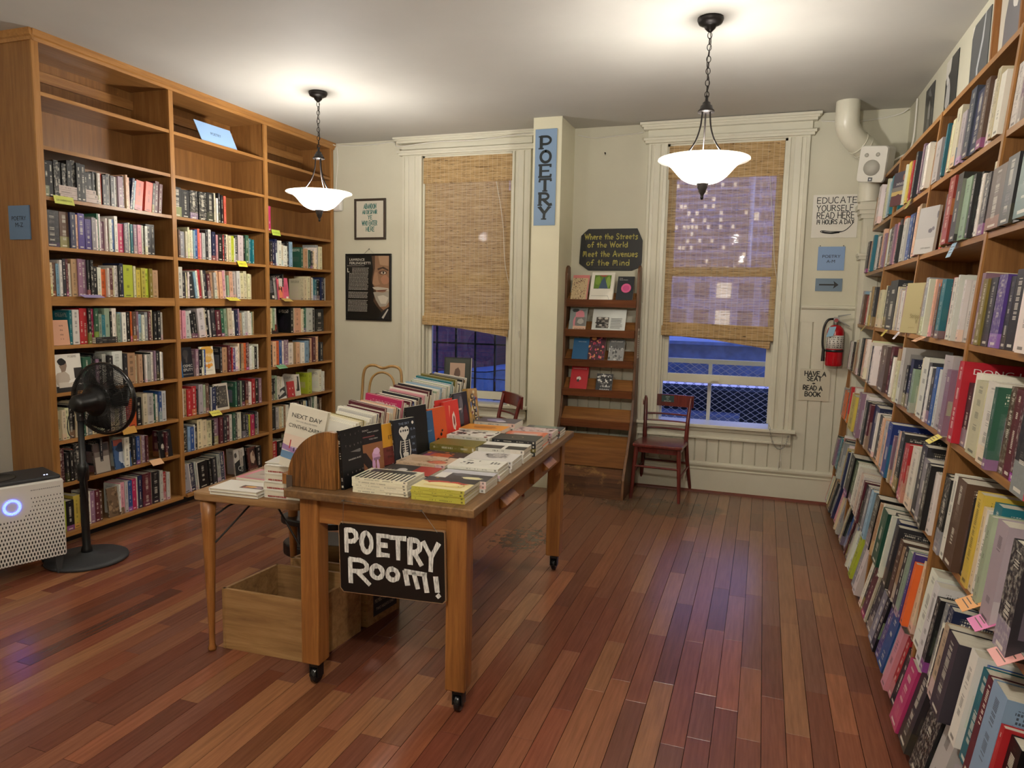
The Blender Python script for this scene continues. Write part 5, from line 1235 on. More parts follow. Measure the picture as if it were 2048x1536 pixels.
propped(.465, .262, .14, .215, .022, '#23262d', 'dark cover with a two-headed white skeleton propped mid-row', 18, 6,
        art=[(blob(.36, .74, .13, .1, 2, 16, .05), '#d6d2ca'), (blob(.56, .74, .13, .1, 3, 16, .05), '#d6d2ca'), ([(.28, .68), (.64, .68), (.52, .56), (.4, .56)], '#d6d2ca'), (blob(.31, .75, .035, .025, 4), '#23262d'), (blob(.42, .75, .035, .025, 5), '#23262d'), (blob(.52, .75, .035, .025, 6), '#23262d'), (blob(.62, .75, .035, .025, 7), '#23262d'),
             (rect(.43, .3, .49, .58), '#cfcbc2')] + [(rect(.3 + .01 * i, .52 - .05 * i, .62 - .01 * i, .535 - .05 * i), '#cfcbc2') for i in range(6)] + [([(.25, .55), (.29, .56), (.24, .32), (.3, .12), (.26, .1), (.19, .32)], '#cfcbc2'), ([(.64, .56), (.68, .55), (.72, .32), (.64, .1), (.6, .12), (.67, .32)], '#cfcbc2'), (blob(.46, .26, .15, .05, 8), '#cfcbc2'), (rect(.36, .02, .42, .24), '#cfcbc2'), (rect(.52, .02, .58, .24), '#cfcbc2'), (blob(.86, .9, .05, .035, 9), '#e5e1d8')],
        text=[('THE SKY', .45, .88, .07, '#8fa0b8', .5), ('IS A', .84, .74, .07, '#8fa0b8', .22), ('SKY', .84, .56, .07, '#8fa0b8', .2), ('IN', .84, .42, .07, '#8fa0b8'), ('THE', .84, .28, .07, '#8fa0b8', .2), ('SKY', .84, .12, .07, '#8fa0b8', .2)])
propped(.63, .25, .15, .25, .014, '#131416', 'tall plain black book propped behind the skeleton cover', 14, 6)
propped(.75, .25, .14, .205, .022, '#2e5780', 'blue cover with small pale lettering propped beside the orange one', 10, 8, text=[('SPEECH', .6, .8, .04, '#1e3450', .3), ('COMPLEX', .6, .5, .05, '#9fb4c8', .5)], art=[(blob(.85, .12, .13, .12, 4), '#1b2536')])
propped(.87, .262, .15, .21, .02, '#cf5526', 'orange cover with black curled animals propped in the row', 10, 8, art=[(blob(.4, .22, .1, .05, 3), '#1e1412'), (blob(.62, .34, .07, .04, 4), '#1e1412'), (blob(.7, .42, .05, .03, 5), '#1e1412'), (blob(.2, .12, .06, .05, 6), '#1e1412')])
propped(1.0, .24, .15, .235, .014, '#bf332c', 'red cover with orange crescent propped behind the orange book', 14, 7, art=[(blob(.5, .75, .3, .14, 4), '#d8653a'), (blob(.4, .8, .12, .1, 5), '#2f4c44')])
propped(1.04, .275, .15, .225, .016, '#d33a2e', 'bright red cover with a pale spoon-like figure, propped over the crescent book', 8, 8, art=[(blob(.6, .5, .12, .22, 3), '#e5d6c8'), (blob(.6, .52, .06, .12, 4), '#7a2a24'), ([(.3, .9), (.42, .88), (.3, .6)], '#e58a6a'), (blob(.35, .12, .1, .07, 5), '#7c1d1a')])
propped(1.19, .27, .155, .25, .018, '#1f1a1b', 'dark photo cover of a dancer propped near the far end', 8, 8, art=[(rect(.05, .3, .6, .98), '#4a464a'), (clipb(blob(.75, .35, .2, .35, 4)), '#5a221c'), (blob(.5, .72, .12, .2, 5), '#6e6a70'), (rect(.05, .62, .5, .66), '#c9c4bc')])
propped(1.36, .285, .15, .26, .03, '#b08a48', 'thick ochre art book with collage cover at the far end', 0, 8, -5,
        art=specks(['#6e7aa0', '#d8a23c', '#8c3f34', '#dccca0', '#3c4a3c', '#c06f3a'], 30, 6, .08) + [(rect(.25 + .08 * i, .78 - .13 * i, .5 + .08 * i, .88 - .13 * i), '#211a16') for i in range(5)] + [(rect(.29 + .08 * i, .8 - .13 * i, .46 + .08 * i, .86 - .13 * i), '#d0b884') for i in range(5)])

# ------------------------------------------------------------------ the row of books filed in the trough, fronts toward the near end
rowspec = 'N14 w30 w34 c22 s8 v26 k10 c26 G20 c24 w26 k8 G22 w30 B18 k10 u22 R16 k18 R26 e28 e20 c24 G14 u10 e26 k14 K22 w18 h28 w18 k16 w26 c14 R40 b24 B14 w18 u26 K18 k22 w26 p24 w22 G18 R34 c20 y10 K16 w28 w26 N20 k14 w26 s26 t10 k20 w34 G20 N28 w24 s20 t34 k14 n20 v34 w22 c18 u10 K26 w32 b10 k34 w20 U14 G18'
L_ = [q for q in parse(rowspec) if q[2] > .0125]; tot = sum(w for _, _, w in L_); v = .15; span = 1.33; i = 0; zf = TZ + .0135
trn = random.Random(5)
GN = 'books filed in the table trough'
for lead, c, w in L_:
    k = w * span / tot; f = (v - .15) / span
    hgt = .222 + .065 * f + trn.uniform(-.014, .014) + (.022 if c in 'RkvKht' and trn.random() < .5 else 0); wd = .165 + .05 * f + trn.uniform(-.012, .012)
    lean = math.radians(18 - 4 * f)
    if i:
        U_ = TU * math.cos(lean * .5) - Vector((0, 0, 1)) * math.sin(lean * .5)
        V_ = Vector((0, 0, 1)) * math.cos(lean * .5) + TU * math.sin(lean * .5)
        bk = math.radians(-2.5 + 3 * (f < .1)); V_ = (V_ + TV * math.sin(bk)).normalized()
        shelfpos = 'near' if f < .33 else ('middle' if f < .66 else 'far')
        flat_book('filed_book', tp(.182 + trn.uniform(-.004, .0), v, zf) - U_ * wd, U_, V_, wd, hgt, k * .86, c, '%s book filed %s in the trough row, counting from its near end' % (PAL[c][0], ordn(i)) if i <= 38 else '%s book filed %s from the far end of the trough row' % (PAL[c][0], ordn(len(L_) - i)), GN, hard=w > .02, blank=i < 9)
    v += k; i += 1
aU = (TU * math.cos(.17) - TV * .22 - Vector((0, 0, .06))).normalized(); 
flat_book('filed_book', (-1.858, 2.398, .893), (.98, .03, -.165), (.17, .10, 1), .18, .262, .022, '#cfc8b8', 'cream hardback with a misty harbour scene leaning at the front of the filed row', GN, hard=True,
          art=[(rect(0, .26, 1, .34), '#b6a3bb'), (rect(.0, .34, 1, .52), '#d2bdac'), ([(0, .14), (.5, .12), (1, .16), (1, .24), (0, .25)], '#5f7f9f'), ([(0, .28), (.5, .22), (1, .27), (1, .33), (.4, .3), (0, .36)], '#8f6f9a'), (rect(.18, .3, .21, .44), '#b0383c'), (rect(.3, .27, .33, .33), '#2a3050'), (rect(.38, .26, .41, .33), '#2a3050'), (blob(.7, .37, .16, .03, 3), '#a9b0ae'), (rect(.8, .34, .81, .5), '#8a8a86')],
          text=[('NEXT DAY', .5, .8, .1, '#3b3a36', .78), ('NEW AND SELECTED POEMS', .52, .745, .028, '#6b6a66', .55), ('CYNTHIA ZARIN', .5, .64, .085, '#3b3a36', .84)])
pf = flat_book('framed_print', tp(.035, 1.53, zf), TU, (-.0, .08, 1), .17, .405, .012, '#2b2e2a', 'dark-mounted small photograph standing at the far end of the trough row', None, cat='print', art=[(rect(.05, .02, .95, .98), '#3d413a'), (rect(.22, .5, .78, .92), '#b89a86'), (blob(.5, .78, .12, .07, 4), '#6a5044'), (rect(.34, .5, .68, .7), '#2a2422')])
# ------------------------------------------------------------------ folding side table pushed against the display table
ST = .735; SA = math.radians(4); SO = Vector((-2.30, 2.375, 0)); SMx = Matrix.Translation(SO) @ Matrix.Rotation(SA, 4, 'Z')
def sp(u, v, z): return SMx @ Vector((u, v, z))
sd = thing('side_table', 'low scuffed side table with tapered legs, tucked beside the display table', 'table', (-2.05, 2.7, 0))
m = MB(SMx); m.prism(arc(.03, .03, .03, 180, 270, 5) + arc(.505, .03, .03, 270, 360, 5) + arc(.505, .73, .03, 0, 90, 5) + arc(.03, .73, .03, 90, 180, 5), (0, 0, ST - .036), (1, 0, 0), (0, 1, 0), (0, 0, .036)); m.build('table_top', 'side_table', sd, bevel=.006)
for u, v in ((.05, .045), (.05, .7), (.47, .7)):
    p = sp(u, v, 0); m = MB(); m.lathe([(0, 0), (.016, 0), (.019, .012), (.013, .03), (.0135, .1), (.022, .35), (.030, .6), (.034, ST - .036), (0, ST - .036)], p, 20); m.build('leg', 'ladder_x' if 0 else 'table', sd)
for pts in ([sp(.075, .05, .62), sp(.12, .09, .66), sp(.2, .2, ST - .04)], [sp(.078, .05, .5), sp(.2, .22, ST - .04)], [sp(.33, .12, ST - .04), sp(.47, .12, .48)]):
    m = MB(); m.tube(pts, .0042, 6); m.build('folding_brace', 'bronze', sd)
G2 = 'books lying on the side table'
def sbook(u, v, z, w, h, t, c, lab, rot=0, hard=True, **k):
    r = math.radians(rot) + SA; U_ = Vector((math.cos(r), math.sin(r), 0)); V_ = Vector((-math.sin(r), math.cos(r), 0))
    return flat_book('stacked_book', sp(u, v, ST + .0006 + z + t), U_, V_, w, h, t, c, lab, G2, hard=hard, **k)
def redline(w): return None
for i, (u, w) in enumerate(((.345, .19), (.338, .19), (.343, .185), (.34, .19))):
    b = sbook(u, .03 + .004 * i, .0345 * i, w, .27, .034, '#dedad0', ('bottom', 'second', 'third', 'top')[i] + ' of four fat white books with red edge titles on the side table', rot=0)
    # red title printed low on the fore-edge-side spine
    m = MB(); r = SA; O = sp(u, .03 + .004 * i, ST + .0345 * i)
    rr3 = random.Random(i)
    for j in range(12): m.box((.018 + .0075 * j, -.0006, .005), (.018 + .0075 * j + rr3.uniform(.004, .0065), -.0001, .0115), T=Matrix.Translation(O) @ Matrix.Rotation(r, 4, 'Z'))
    o = m.build('edge_title', plain('#8e2a2a', .5), None); o.parent = b; o.matrix_parent_inverse = b.matrix_world.inverted()
sbook(.33, .06, .1395, .2, .17, .004, '#c9c5bc', 'thin spiral-patterned white booklet on top of the fat white books', rot=8, hard=False, art=[(blob(.6, .55, .22, .2, 3), '#8a8890')])
sbook(.10, -.004, 0, .236, .15, .014, '#dcd9d2', 'lower of two white art books at the near edge of the side table')
sbook(.098, -.008, .0146, .236, .15, .014, '#dcd9d2', 'upper white art book with a small picture, at the near edge of the side table', art=[(rect(.5, .3, .98, .58), '#5a4038'), (blob(.7, .45, .12, .09, 3), '#d09a50'), (blob(.85, .42, .08, .07, 4), '#a58a9a'), (blob(.6, .37, .06, .04, 5), '#b0604a')])
for i in range(3):
    sbook(.115, .152, .0132 * i, .215, .165, .013, '#c4607a', '%s of three pink-edged books behind the white art books' % ('lowest', 'middle', 'top')[i], rot=-4, hard=False, front='#c77888', art=[(rect(.12, .08, .95, .92), '#a79a8e'), (blob(.5, .5, .2, .06, 3), '#8f8378')] if i == 2 else ())
for i in range(2):
    sbook(.30, .42, .028 * i, .16, .24, .027, ['#a32c2c', '#8f8a88'][i], ['red book', 'grey book'][i] + ' in the small pile at the back of the side table', rot=6)

# ------------------------------------------------------------------ crates and step stool under the tables
def crate(name, label, corners, h, t=.016, poster=False, mat='crate'):
    P = [Vector((x, y, 0)) for x, y in corners]          # near-left, near-right, far-right, far-left
    root = thing(name, label, 'crate', ((P[0] + P[2]) / 2), 'wooden crates under the table')
    ce = (P[0] + P[1] + P[2] + P[3]) / 4
    def board(a, b, nm):
        d = (b - a).normalized(); n = Vector((-d.y, d.x, 0)); n = n if n.dot(ce - a) > 0 else -n
        m = MB(); zz = Vector((0, 0, h)); vs = [a, b, b + n * t, a + n * t]
        m.add(vs + [v + zz for v in vs], [(0, 1, 2, 3), (7, 6, 5, 4), (0, 4, 5, 1), (1, 5, 6, 2), (2, 6, 7, 3), (3, 7, 4, 0)])
        return m.build(nm, mat, root, bevel=.0015)
    board(P[0], P[1], 'end_board'); sb = board(P[1], P[2], 'side_board'); board(P[2], P[3], 'end_board'); board(P[3], P[0], 'side_board')
    m = MB(); m.add([p.lerp(ce, .02) + Vector((0, 0, .003)) for p in P] + [p.lerp(ce, .02) + Vector((0, 0, .014)) for p in P], [(3, 2, 1, 0), (4, 5, 6, 7), (0, 1, 5, 4), (1, 2, 6, 5), (2, 3, 7, 6), (3, 0, 4, 7)]); m.build('bottom_board', mat, root)
    m = MB()
    for k in range(6):
        zc = h * (.12 + .15 * k)
        for a, s in ((P[0], 1), (P[1], -1)):
            d = (P[1] - P[0]).normalized() * s; m.tube([a + d * .012 + Vector((0, 0, zc)), a + d * .012 + Vector((0, 0, zc)) - (P[3] - P[0]).normalized() * .0012], .0022, 6)
    m.build('nail_heads', 'bronze', root)
    return root, P
cr, _ = crate('wooden_crate', 'empty open wooden crate on the floor at the near table leg', [(-2.222, 2.456), (-1.762, 2.478), (-1.735, 2.83), (-2.19, 2.80)], .28)
cr2, P2 = crate('wooden_crate', 'wooden crate pasted with a black poster, deeper under the display table', [(-2.145, 2.845), (-1.725, 2.87), (-1.690, 3.13), (-2.10, 3.07)], .3)
a, b = P2[1], P2[2]; d = (b - a).normalized(); n = Vector((d.y, -d.x, 0))
m = MB(); m.flat([(.045, .035), (.235, .035), (.235, .275), (.045, .275)], a + n * .001, d, (0, 0, 1)); m.build('pasted_poster', plain('#141214', .6), cr2)
m = MB(); O = a + n * .0016
for p, c in specks(['#7a5a3c', '#5c4430', '#8a7350'], 12, 3, .05, (.15, .5, .9, .9)): m.flat([(.045 + x * .19, .035 + y * .24) for x, y in p], O, d, (0, 0, 1))
m.build('poster_picture', plain('#7a5f42', .6), cr2)
printed('poster_words', 'MUMBO VALLEY SHOW', plain('#a89a88', .6), a + d * .14 + Vector((0, 0, .1)) + n * .002, d, (0, 0, 1), .03, cr2, 'CENTER', .17)
printed('poster_words', 'TWO NIGHTS ONLY', plain('#a89a88', .6), a + d * .14 + Vector((0, 0, .06)) + n * .002, d, (0, 0, 1), .022, cr2, 'CENTER', .15)

M['greymetal'] = plain('#6f7070', .4, .3, 'grey_steel_legs')
ss_ = thing('step_stool', 'two-step stool with black treads and grey legs behind the crates', 'step stool', (-2.28, 3.2, 0))
def oval(cx, cy, a, b, n=28): return [(cx + a * math.copysign(abs(math.cos(2 * PI * i / n)) ** .7, math.cos(2 * PI * i / n)), cy + b * math.copysign(abs(math.sin(2 * PI * i / n)) ** .7, math.sin(2 * PI * i / n))) for i in range(n)]
m = MB(); m.prism(oval(-2.175, 3.12, .2, .115), (0, 0, .395), (1, 0, 0), (0, 1, 0), (0, 0, .035)); m.build('top_tread', 'black', ss_, bevel=.008)
m = MB(); m.prism(oval(-2.24, 3.33, .27, .16), (0, 0, .145), (1, 0, 0), (0, 1, 0), (0, 0, .07)); m.build('lower_tread', 'black', ss_, bevel=.01)
for x, y, dx, dy in ((-2.33, 3.13, -.06, .12), (-2.03, 3.13, .05, .12), (-2.32, 3.2, -.11, .2), (-2.04, 3.2, .05, .2)):
    m = MB(); m.prism([(-.02, 0), (.02, 0), (.024, .0), (.016, .4), (-.016, .4), (-.024, 0)], (x + dx, y + dy, 0), (1, 0, 0), (-dx / .4, -dy / .4, 1), (0, .03, 0)); m.build('leg', 'greymetal', ss_, bevel=.004)

# ------------------------------------------------------------------ pedestal fan
fx, fy = -3.735, 3.03
fan = thing('pedestal_fan', 'black pedestal fan turned toward the bookcase, on a round grey base', 'fan', (fx, fy, 0))
M['fanbase'] = plain('#2c2e31', .55, name='charcoal_fan_base')
m = MB(); m.lathe([(0, 0), (.215, 0), (.222, .006), (.218, .018), (.19, .026), (.06, .034), (.04, .05), (0, .05)], (fx, fy, 0), 48); m.build('base', 'fanbase', fan)
m = MB(); m.lathe([(0, .03), (.032, .03), (.03, .07), (.022, .09), (.021, .48), (.03, .485), (.032, .56), (.028, .58), (.018, .59), (.0165, .86), (0, .86)], (fx, fy, 0), 20); m.build('pole', 'black', fan)
FD = Vector((-.10, .99, .03)).normalized()           # the way the fan blows
fc = Vector((fx, fy, 0)) + Vector((.135, .1, .985)) * 0 + Vector((.0, .165, .95))
FX = FD.cross(Vector((0, 0, 1))).normalized(); FY = FX.cross(FD)
FR = Matrix(((FX.x, FY.x, FD.x), (FX.y, FY.y, FD.y), (FX.z, FY.z, FD.z)))
m = MB(); m.lathe([(0, -.225), (.035, -.222), (.052, -.2), (.058, -.12), (.07, -.1), (.098, -.07), (.1, -.045), (0, -.03)], fc, 28, 0, FR)
m.tube([Vector((fx, fy, .84)), Vector((fx, fy, .9)), fc - FD * .13 - FY * .02], [.02, .024, .03], 12)
m.build('motor_housing', 'black', fan)
RF = .212
m = MB(); m.lathe([(RF, -.014), (RF + .009, -.01), (RF + .009, .014), (RF, .018), (RF - .004, .0), (RF, -.014)], fc, 64, 0, FR); m.build('cage_rim', 'black_g', fan)
def cage(sgn, nm, prof_):
    m = MB(); N_ = 110
    for j in range(N_):
        a = 2 * PI * j / N_; pts = []
        for k, (r, z) in enumerate(prof_):
            aa = a + (.35 * (1 - r / RF)); pts.append(fc + FR @ Vector((r * math.cos(aa), r * math.sin(aa), sgn * z)))
        m.tube(pts, .0017, 4, cap=False)
    for r, z in (prof_[1], prof_[3]): m.tube([fc + FR @ Vector((r * math.cos(2 * PI * i / 40), r * math.sin(2 * PI * i / 40), sgn * z)) for i in range(40)], .0016, 4, closed=True)
    m.build(nm, 'black', fan)
cage(-1, 'rear_cage', [(.095, .085), (.12, .082), (.15, .074), (.185, .055), (.207, .025), (RF, .0)])
cage(1, 'front_cage', [(.05, .075), (.1, .072), (.14, .064), (.18, .046), (.203, .02), (RF, .0)])
m = MB(); m.lathe([(0, .08), (.045, .08), (.052, .072), (.045, .066), (0, .066)], fc, 24, 0, FR); m.build('front_badge', 'black_g', fan)
for j in range(3):
    m = MB(); vs = []
    for k in range(7):
        for s in range(5):
            r = .035 + .155 * k / 6; a = 2 * PI * j / 3 + (s - 2) * .21 * (1.1 - .25 * k / 6) + .2 * k / 6
            vs.append(fc + FR @ Vector((r * math.cos(a), r * math.sin(a), (s - 2) * .011)))
    m.add(vs, [(k * 5 + s, k * 5 + s + 1, (k + 1) * 5 + s + 1, (k + 1) * 5 + s) for k in range(6) for s in range(4)], 0, True); m.build('blade', 'black', fan, solid=.002)
m = MB(); m.lathe([(0, -.03), (.035, -.03), (.035, .03), (0, .035)], fc, 20, 0, FR); m.build('hub', 'black', fan)
m = MB(); m.tube(smooth([(fx - .05, fy, .93), (fx - .075, fy - .02, .84), (fx - .06, fy - .03, .76), (fx - .03, fy - .02, .74)], 5), .003, 6); m.tube(smooth([(fx + .025, fy, .6), (fx + .045, fy - .01, .56), (fx + .03, fy - .02, .5), (fx + .04, fy - .02, .42), (fx + .025, fy, .36)], 5), .003, 6)
m.build('power_cord', 'black', fan)
m = MB()
for dx, dz in ((-.03, .87), (.03, .875)): m.lathe([(0, 0), (.006, 0), (.006, .004), (0, .005)], (fx + dx * .8 + .005, fy - .028 + abs(dx) * .2, dz), 10, 0, Matrix.Rotation(PI / 2, 3, 'X'))
m.build('screw_heads', 'metal', fan)

# ------------------------------------------------------------------ air purifier
ap = thing('air_purifier', 'white perforated air purifier with glowing blue ring, beside the bookcase end', 'air purifier', (-3.95, 2.75, 0))
x0, x1, y0, y1, z0, z1 = -4.30, -3.60, 2.72, 3.02, .1, .545
yaw = math.radians(70); AM = Matrix.Translation((-3.66, 2.85, 0)) @ Matrix.Rotation(yaw, 4, 'Z') @ Matrix.Translation((3.60, -2.72, 0))
t = NT('perforated_white_front'); s = t.node('SeparateXYZ'); t.l.new(t.coord('Object'), s.inputs[0])
gx = t.math('DIVIDE', s.outputs[0], .0155); gz = t.math('DIVIDE', s.outputs[2], .0225)
rowi = t.math('FLOOR', gz); odd = t.math('MULTIPLY', t.math('FLOORED_MODULO', rowi, 2.0), .5)
fxn = t.math('SUBTRACT', t.math('FRACT', t.math('ADD', gx, odd)), .5); fzn = t.math('SUBTRACT', t.math('FRACT', gz), .5)
k_ = t.maprange(s.outputs[2], .12, .50, 1.0, .42)
ex = t.math('DIVIDE', fxn, t.math('MULTIPLY', k_, .27)); ez = t.math('DIVIDE', fzn, t.math('MULTIPLY', k_, .40))
dd = t.math('ADD', t.math('POWER', t.math('ABSOLUTE', ex), 2.6), t.math('POWER', t.math('ABSOLUTE', ez), 2.6))
cxr = t.math('SUBTRACT', s.outputs[0], -3.855 + 3.60); czr = t.math('SUBTRACT', s.outputs[2], .43)
# keep a clear collar round the ring and above the wavy top line of holes
dc = t.math('SQRT', t.math('ADD', t.math('POWER', t.math('MULTIPLY', cxr, .8), 2.0), t.math('POWER', czr, 2.0)))
keep = t.math('MULTIPLY', t.math('GREATER_THAN', dc, .075), t.math('LESS_THAN', s.outputs[2], .478))
hole = t.math('MULTIPLY', t.math('LESS_THAN', dd, 1.0), keep)
t.set(t.mix(hole, lin('#cfccc6'), lin('#101012')), .45); M['perf'] = t.m
m = MB(); m.box((x0 + .0, 0, z0), (0 + x1 + 3.60, .006, z1)) if 0 else None
def apbox(a, b, nm, mat, bev=.0):
    m = MB(AM); m.box(a, b); return m.build(nm, mat, ap, bevel=bev)
apbox((x0, y0 + .006, z0), (x1, y1, z1), 'body', 'white_p', .012)
m = MB(); m.box((x0 + 3.60 + .008, -.0, z0 + .006), (-.008, .006, z1 - .006)); fp = m.build('front_grille', 'perf', None, bevel=.002)
fp.parent = ap; fp.matrix_parent_inverse = ap.matrix_basis.inverted(); fp.matrix_basis = AM @ Matrix.Translation((-3.60, 2.72, 0))
apbox((x0 + .01, y0 + .015, z1), (x1 - .01, y1 - .01, z1 + .022), 'top_panel', 'fanbase', .008)
m = MB(AM); m.lathe([(.0, z1 + .0225), (.1, z1 + .0225), (.105, z1 + .026), (.11, z1 + .0225)], (x1 - .3, (y0 + y1) / 2, 0), 32); m.build('intake_ring', 'black', ap)
t = NT('blue_led_ring'); M['ringglow'] = t.set(lin('#5a6cff'), .4, emit=lin('#4456ff'), es=5)
t = NT('white_led'); M['led'] = t.set(lin('#cfdcff'), .4, emit=lin('#b9ccff'), es=4)
m = MB(AM)
for j in range(40):
    a = 2 * PI * j / 40; c, s2 = math.cos(a), math.sin(a); m.tube([(-3.855 + .03 * c, y0 - .003, .43 + .03 * s2), (-3.855 + .043 * c, y0 - .003, .43 + .043 * s2)], .0016, 4)
m.build('glow_ring', 'ringglow', ap)
m = MB(AM); m.box((x1 - .08, y0 + .06, z1 + .022), (x1 - .074, y0 + .066, z1 + .0235)); m.box((x1 - .066, y0 + .062, z1 + .022), (x1 - .06, y0 + .068, z1 + .0235)); m.build('indicator_lights', 'led', ap)
m = MB(AM); rr2 = random.Random(2); x = x1 - .165
while x < x1 - .03: w = rr2.uniform(.004, .009); m.box((x, y0 - .0008, .503), (x + w, y0 - .0001, .508)); x += w + .003
m.build('front_lettering', plain('#8a8784', .5), ap)
for a, b in ((x0 + .03, y0 + .03), (x1 - .05, y0 + .015), (x1 - .05, y1 - .04), (x0 + .03, y1 - .04)):
    m = MB(AM); m.prism([(0, 0), (.02, 0), (.035, .1), (-.01, .1)], (a, b, 0), (1, 0, 0), (0, 0, 1), (0, .02, 0)); m.build('leg', 'fanbase', ap, bevel=.002)
# ------------------------------------------------------------------ ladder-shaped book rack by the pillar
LXa, LXb = -1.612, -1.012
ld = thing('ladder_rack', 'dark oak ladder-like book rack with sloping steps, between pillar and chair', 'book rack', (-1.31, 5.9, 0))
sidep = [(6.13, 0), (5.585, 0), (5.585, .05), (5.60, .16), (5.66, .26), (5.74, .36), (5.82, .48), (5.9, .62), (5.945, .78), (5.955, 1.0), (5.975, 1.84), (5.99, 1.885), (6.03, 1.905), (6.075, 1.89), (6.085, 1.84), (6.09, 1.0), (6.12, .5)]
for x in (LXa - .022, LXb): m = MB(); m.prism(sidep, (x, 0, 0), (0, 1, 0), (0, 0, 1), (.022, 0, 0)); m.build('side_rail', 'ladder', ld, bevel=.003)
STEP = []; M['ladder_lip'] = wood('ladder_lip_oak', '#45240f', '#66391c', '#7c4a28', 'x', .42)
for i, z in enumerate((1.605, 1.35, 1.095, .84, .58)):
    yf = 5.955 - .012 * i if i < 4 else 5.87
    dep = .15 + .01 * i
    m = MB(); m.prism([(yf + .014, z - .018), (yf + .014, z - .004), (yf + dep * .72, z + .07 + .008 * i), (yf + dep * .72, z + .056 + .008 * i)], (LXa, 0, 0), (0, 1, 0), (0, 0, 1), (LXb - LXa, 0, 0)); m.build('sloping_step', 'ladder_x', ld)
    m = MB(); m.prism([(yf + .006, z - .052), (yf - .006, z + .01), (yf + .012, z + .014), (yf + .02, z - .048)], (LXa, 0, 0), (0, 1, 0), (0, 0, 1), (LXb - LXa, 0, 0)); m.build('step_lip', 'ladder_lip', ld)
    STEP.append((yf, z))
for yf, z, mt in ((5.745, .30, 'ladder_x'), (5.60, .075, 'ladder_scuff')):
    m = MB(); m.prism([(yf, z - (.0 if z < .1 else .075)), (yf, z + .085), (yf + .2, z + .16), (yf + .2, z + .145), (yf + .015, z + .07), (yf + .015, z - .0)], (LXa, 0, 0), (0, 1, 0), (0, 0, 1), (LXb - LXa, 0, 0)); m.build('sloping_step', mt, ld)
m = MB(); m.box((LXa, 5.59, 0), (LXb, 5.61, .165)); m.build('kick_board', 'ladder_scuff', ld)
m = MB(); m.box((LXb + .0225, 5.975, 1.13), (LXb + .024, 6.05, 1.38)); no = m.build('pinned_notice', plain('#c9bfb0', .7), ld)
m = MB()
for k in range(9): m.box((LXb + .0241, 5.985, 1.15 + .018 * k), (LXb + .0245, 6.035, 1.157 + .018 * k))
m.box((LXb + .0241, 5.985, 1.325), (LXb + .0245, 6.04, 1.36)); m.build('notice_print', plain('#7f776c', .7), no)
GR = 'books displayed on the ladder rack'
def rackbook(step, xc, w, h, t, c, label, **k):
    yf, z = STEP[step]; a = math.radians(24)
    flat_book('rack_book', (xc - w / 2, yf - .002, z + .004), (1, 0, 0), (0, math.sin(a), math.cos(a)), w, h, t, c, label, GR, **k)
rackbook(0, -1.505, .145, .235, .012, '#cf7f7c', 'pink-bordered book with dense black and cream scribbles on the rack top shelf', art=[(rect(0, 0, .93, .88), '#c9b28c')] + specks(['#5a3a34', '#8a5a50', '#e2d2ac', '#3e2c2a'], 110, 3, .022, (.03, .03, .9, .85)))
rackbook(0, -1.315, .2, .262, .03, '#e4e0d4', 'white box-set cover with a green and blue painting on the rack top shelf', hard=True, art=[(rect(.14, .42, .86, .9), '#5f7f2c'), (blob(.3, .7, .12, .16, 3), '#7a9a3a'), (blob(.74, .66, .11, .2, 4), '#8ba84e'), ([(.36, .42), (.76, .42), (.62, .72), (.55, .84), (.45, .7)], '#40556e'), ([(.3, .9), (.7, .9), (.6, .84), (.48, .84)], '#9a4a3c'), (rect(.14, .415, .36, .425), '#1c1c1c'), (rect(.08, .16, .8, .17), '#8e8a80'), ([(.8, .17), (.86, .03), (.85, .03), (.79, .16)], '#8e8a80')])
rackbook(0, -1.115, .14, .225, .02, '#26292e', 'black book with a big pink disc on the rack top shelf', art=[(arc(.55, .52, .3, 0, 360, 26, .19), '#c9507f'), (arc(.55, .52, .27, 0, 360, 26, .165), '#d05c8c'), (arc(.55, .52, .2, 0, 360, 26, .12), '#c24a80')], text=[('Cecilia', .2, .9, .045, wt), ('Pavon Poems', .36, .84, .05, wt, .5)])
rackbook(1, -1.51, .15, .205, .01, '#8c9593', 'grey and pink collage cover on the second rack shelf', art=[(blob(.6, .7, .26, .2, 3), '#d98a96'), (blob(.35, .35, .12, .25, 6), '#d98a96'), (rect(.35, .2, .95, .58), '#7c7a78'), (blob(.66, .4, .2, .12, 4), '#b4b0aa'), (rect(.25, .0, 1, .18), '#d8b39a'), (blob(.3, .88, .2, .08, 5), '#3c403e')], text=[('SAND', .75, .86, .09, '#2c2a2a', .32), ('INCISOR', .65, .04, .08, '#4a3c34', .6)])
rackbook(1, -1.24, .285, .2, .006, '#ccd0cc', 'wide white card with a small group photograph on the second rack shelf', art=[(rect(.12, .12, .5, .62), '#4c4842')] + specks(['#2a2826', '#8a847c', '#c2bcb2'], 30, 7, .05, (.15, .15, .47, .58)) + lines_art('#8f918e', .56, .93, .12, .62, 7))
rackbook(2, -1.475, .14, .2, .022, '#235a86', 'plain blue book on the third rack shelf', text=[('THE BLUE HOUSE', .55, .82, .05, '#c9d4dc', .5)])
rackbook(2, -1.335, .145, .235, .012, '#4a2a34', 'red and purple painted-figure cover in the middle of the third rack shelf', art=specks(['#a0304a', '#c8506a', '#2c2030', '#d0905c', '#5c3c5c', '#e0707a'], 60, 13, .05) + [(blob(.3, .85, .14, .08, 3), '#c98a50')])
rackbook(2, -1.165, .13, .2, .03, '#8f908e', 'black and white seascape cover on the third rack shelf', art=[(rect(0, .6, 1, 1), '#5d5e5e')] + specks(['#b9b9b6', '#6a6b6b', '#454646'], 40, 9, .05, (.05, .05, .9, .7)), text=[('TEXTS ANGST', .5, .86, .09, '#dcdad4', .8)])
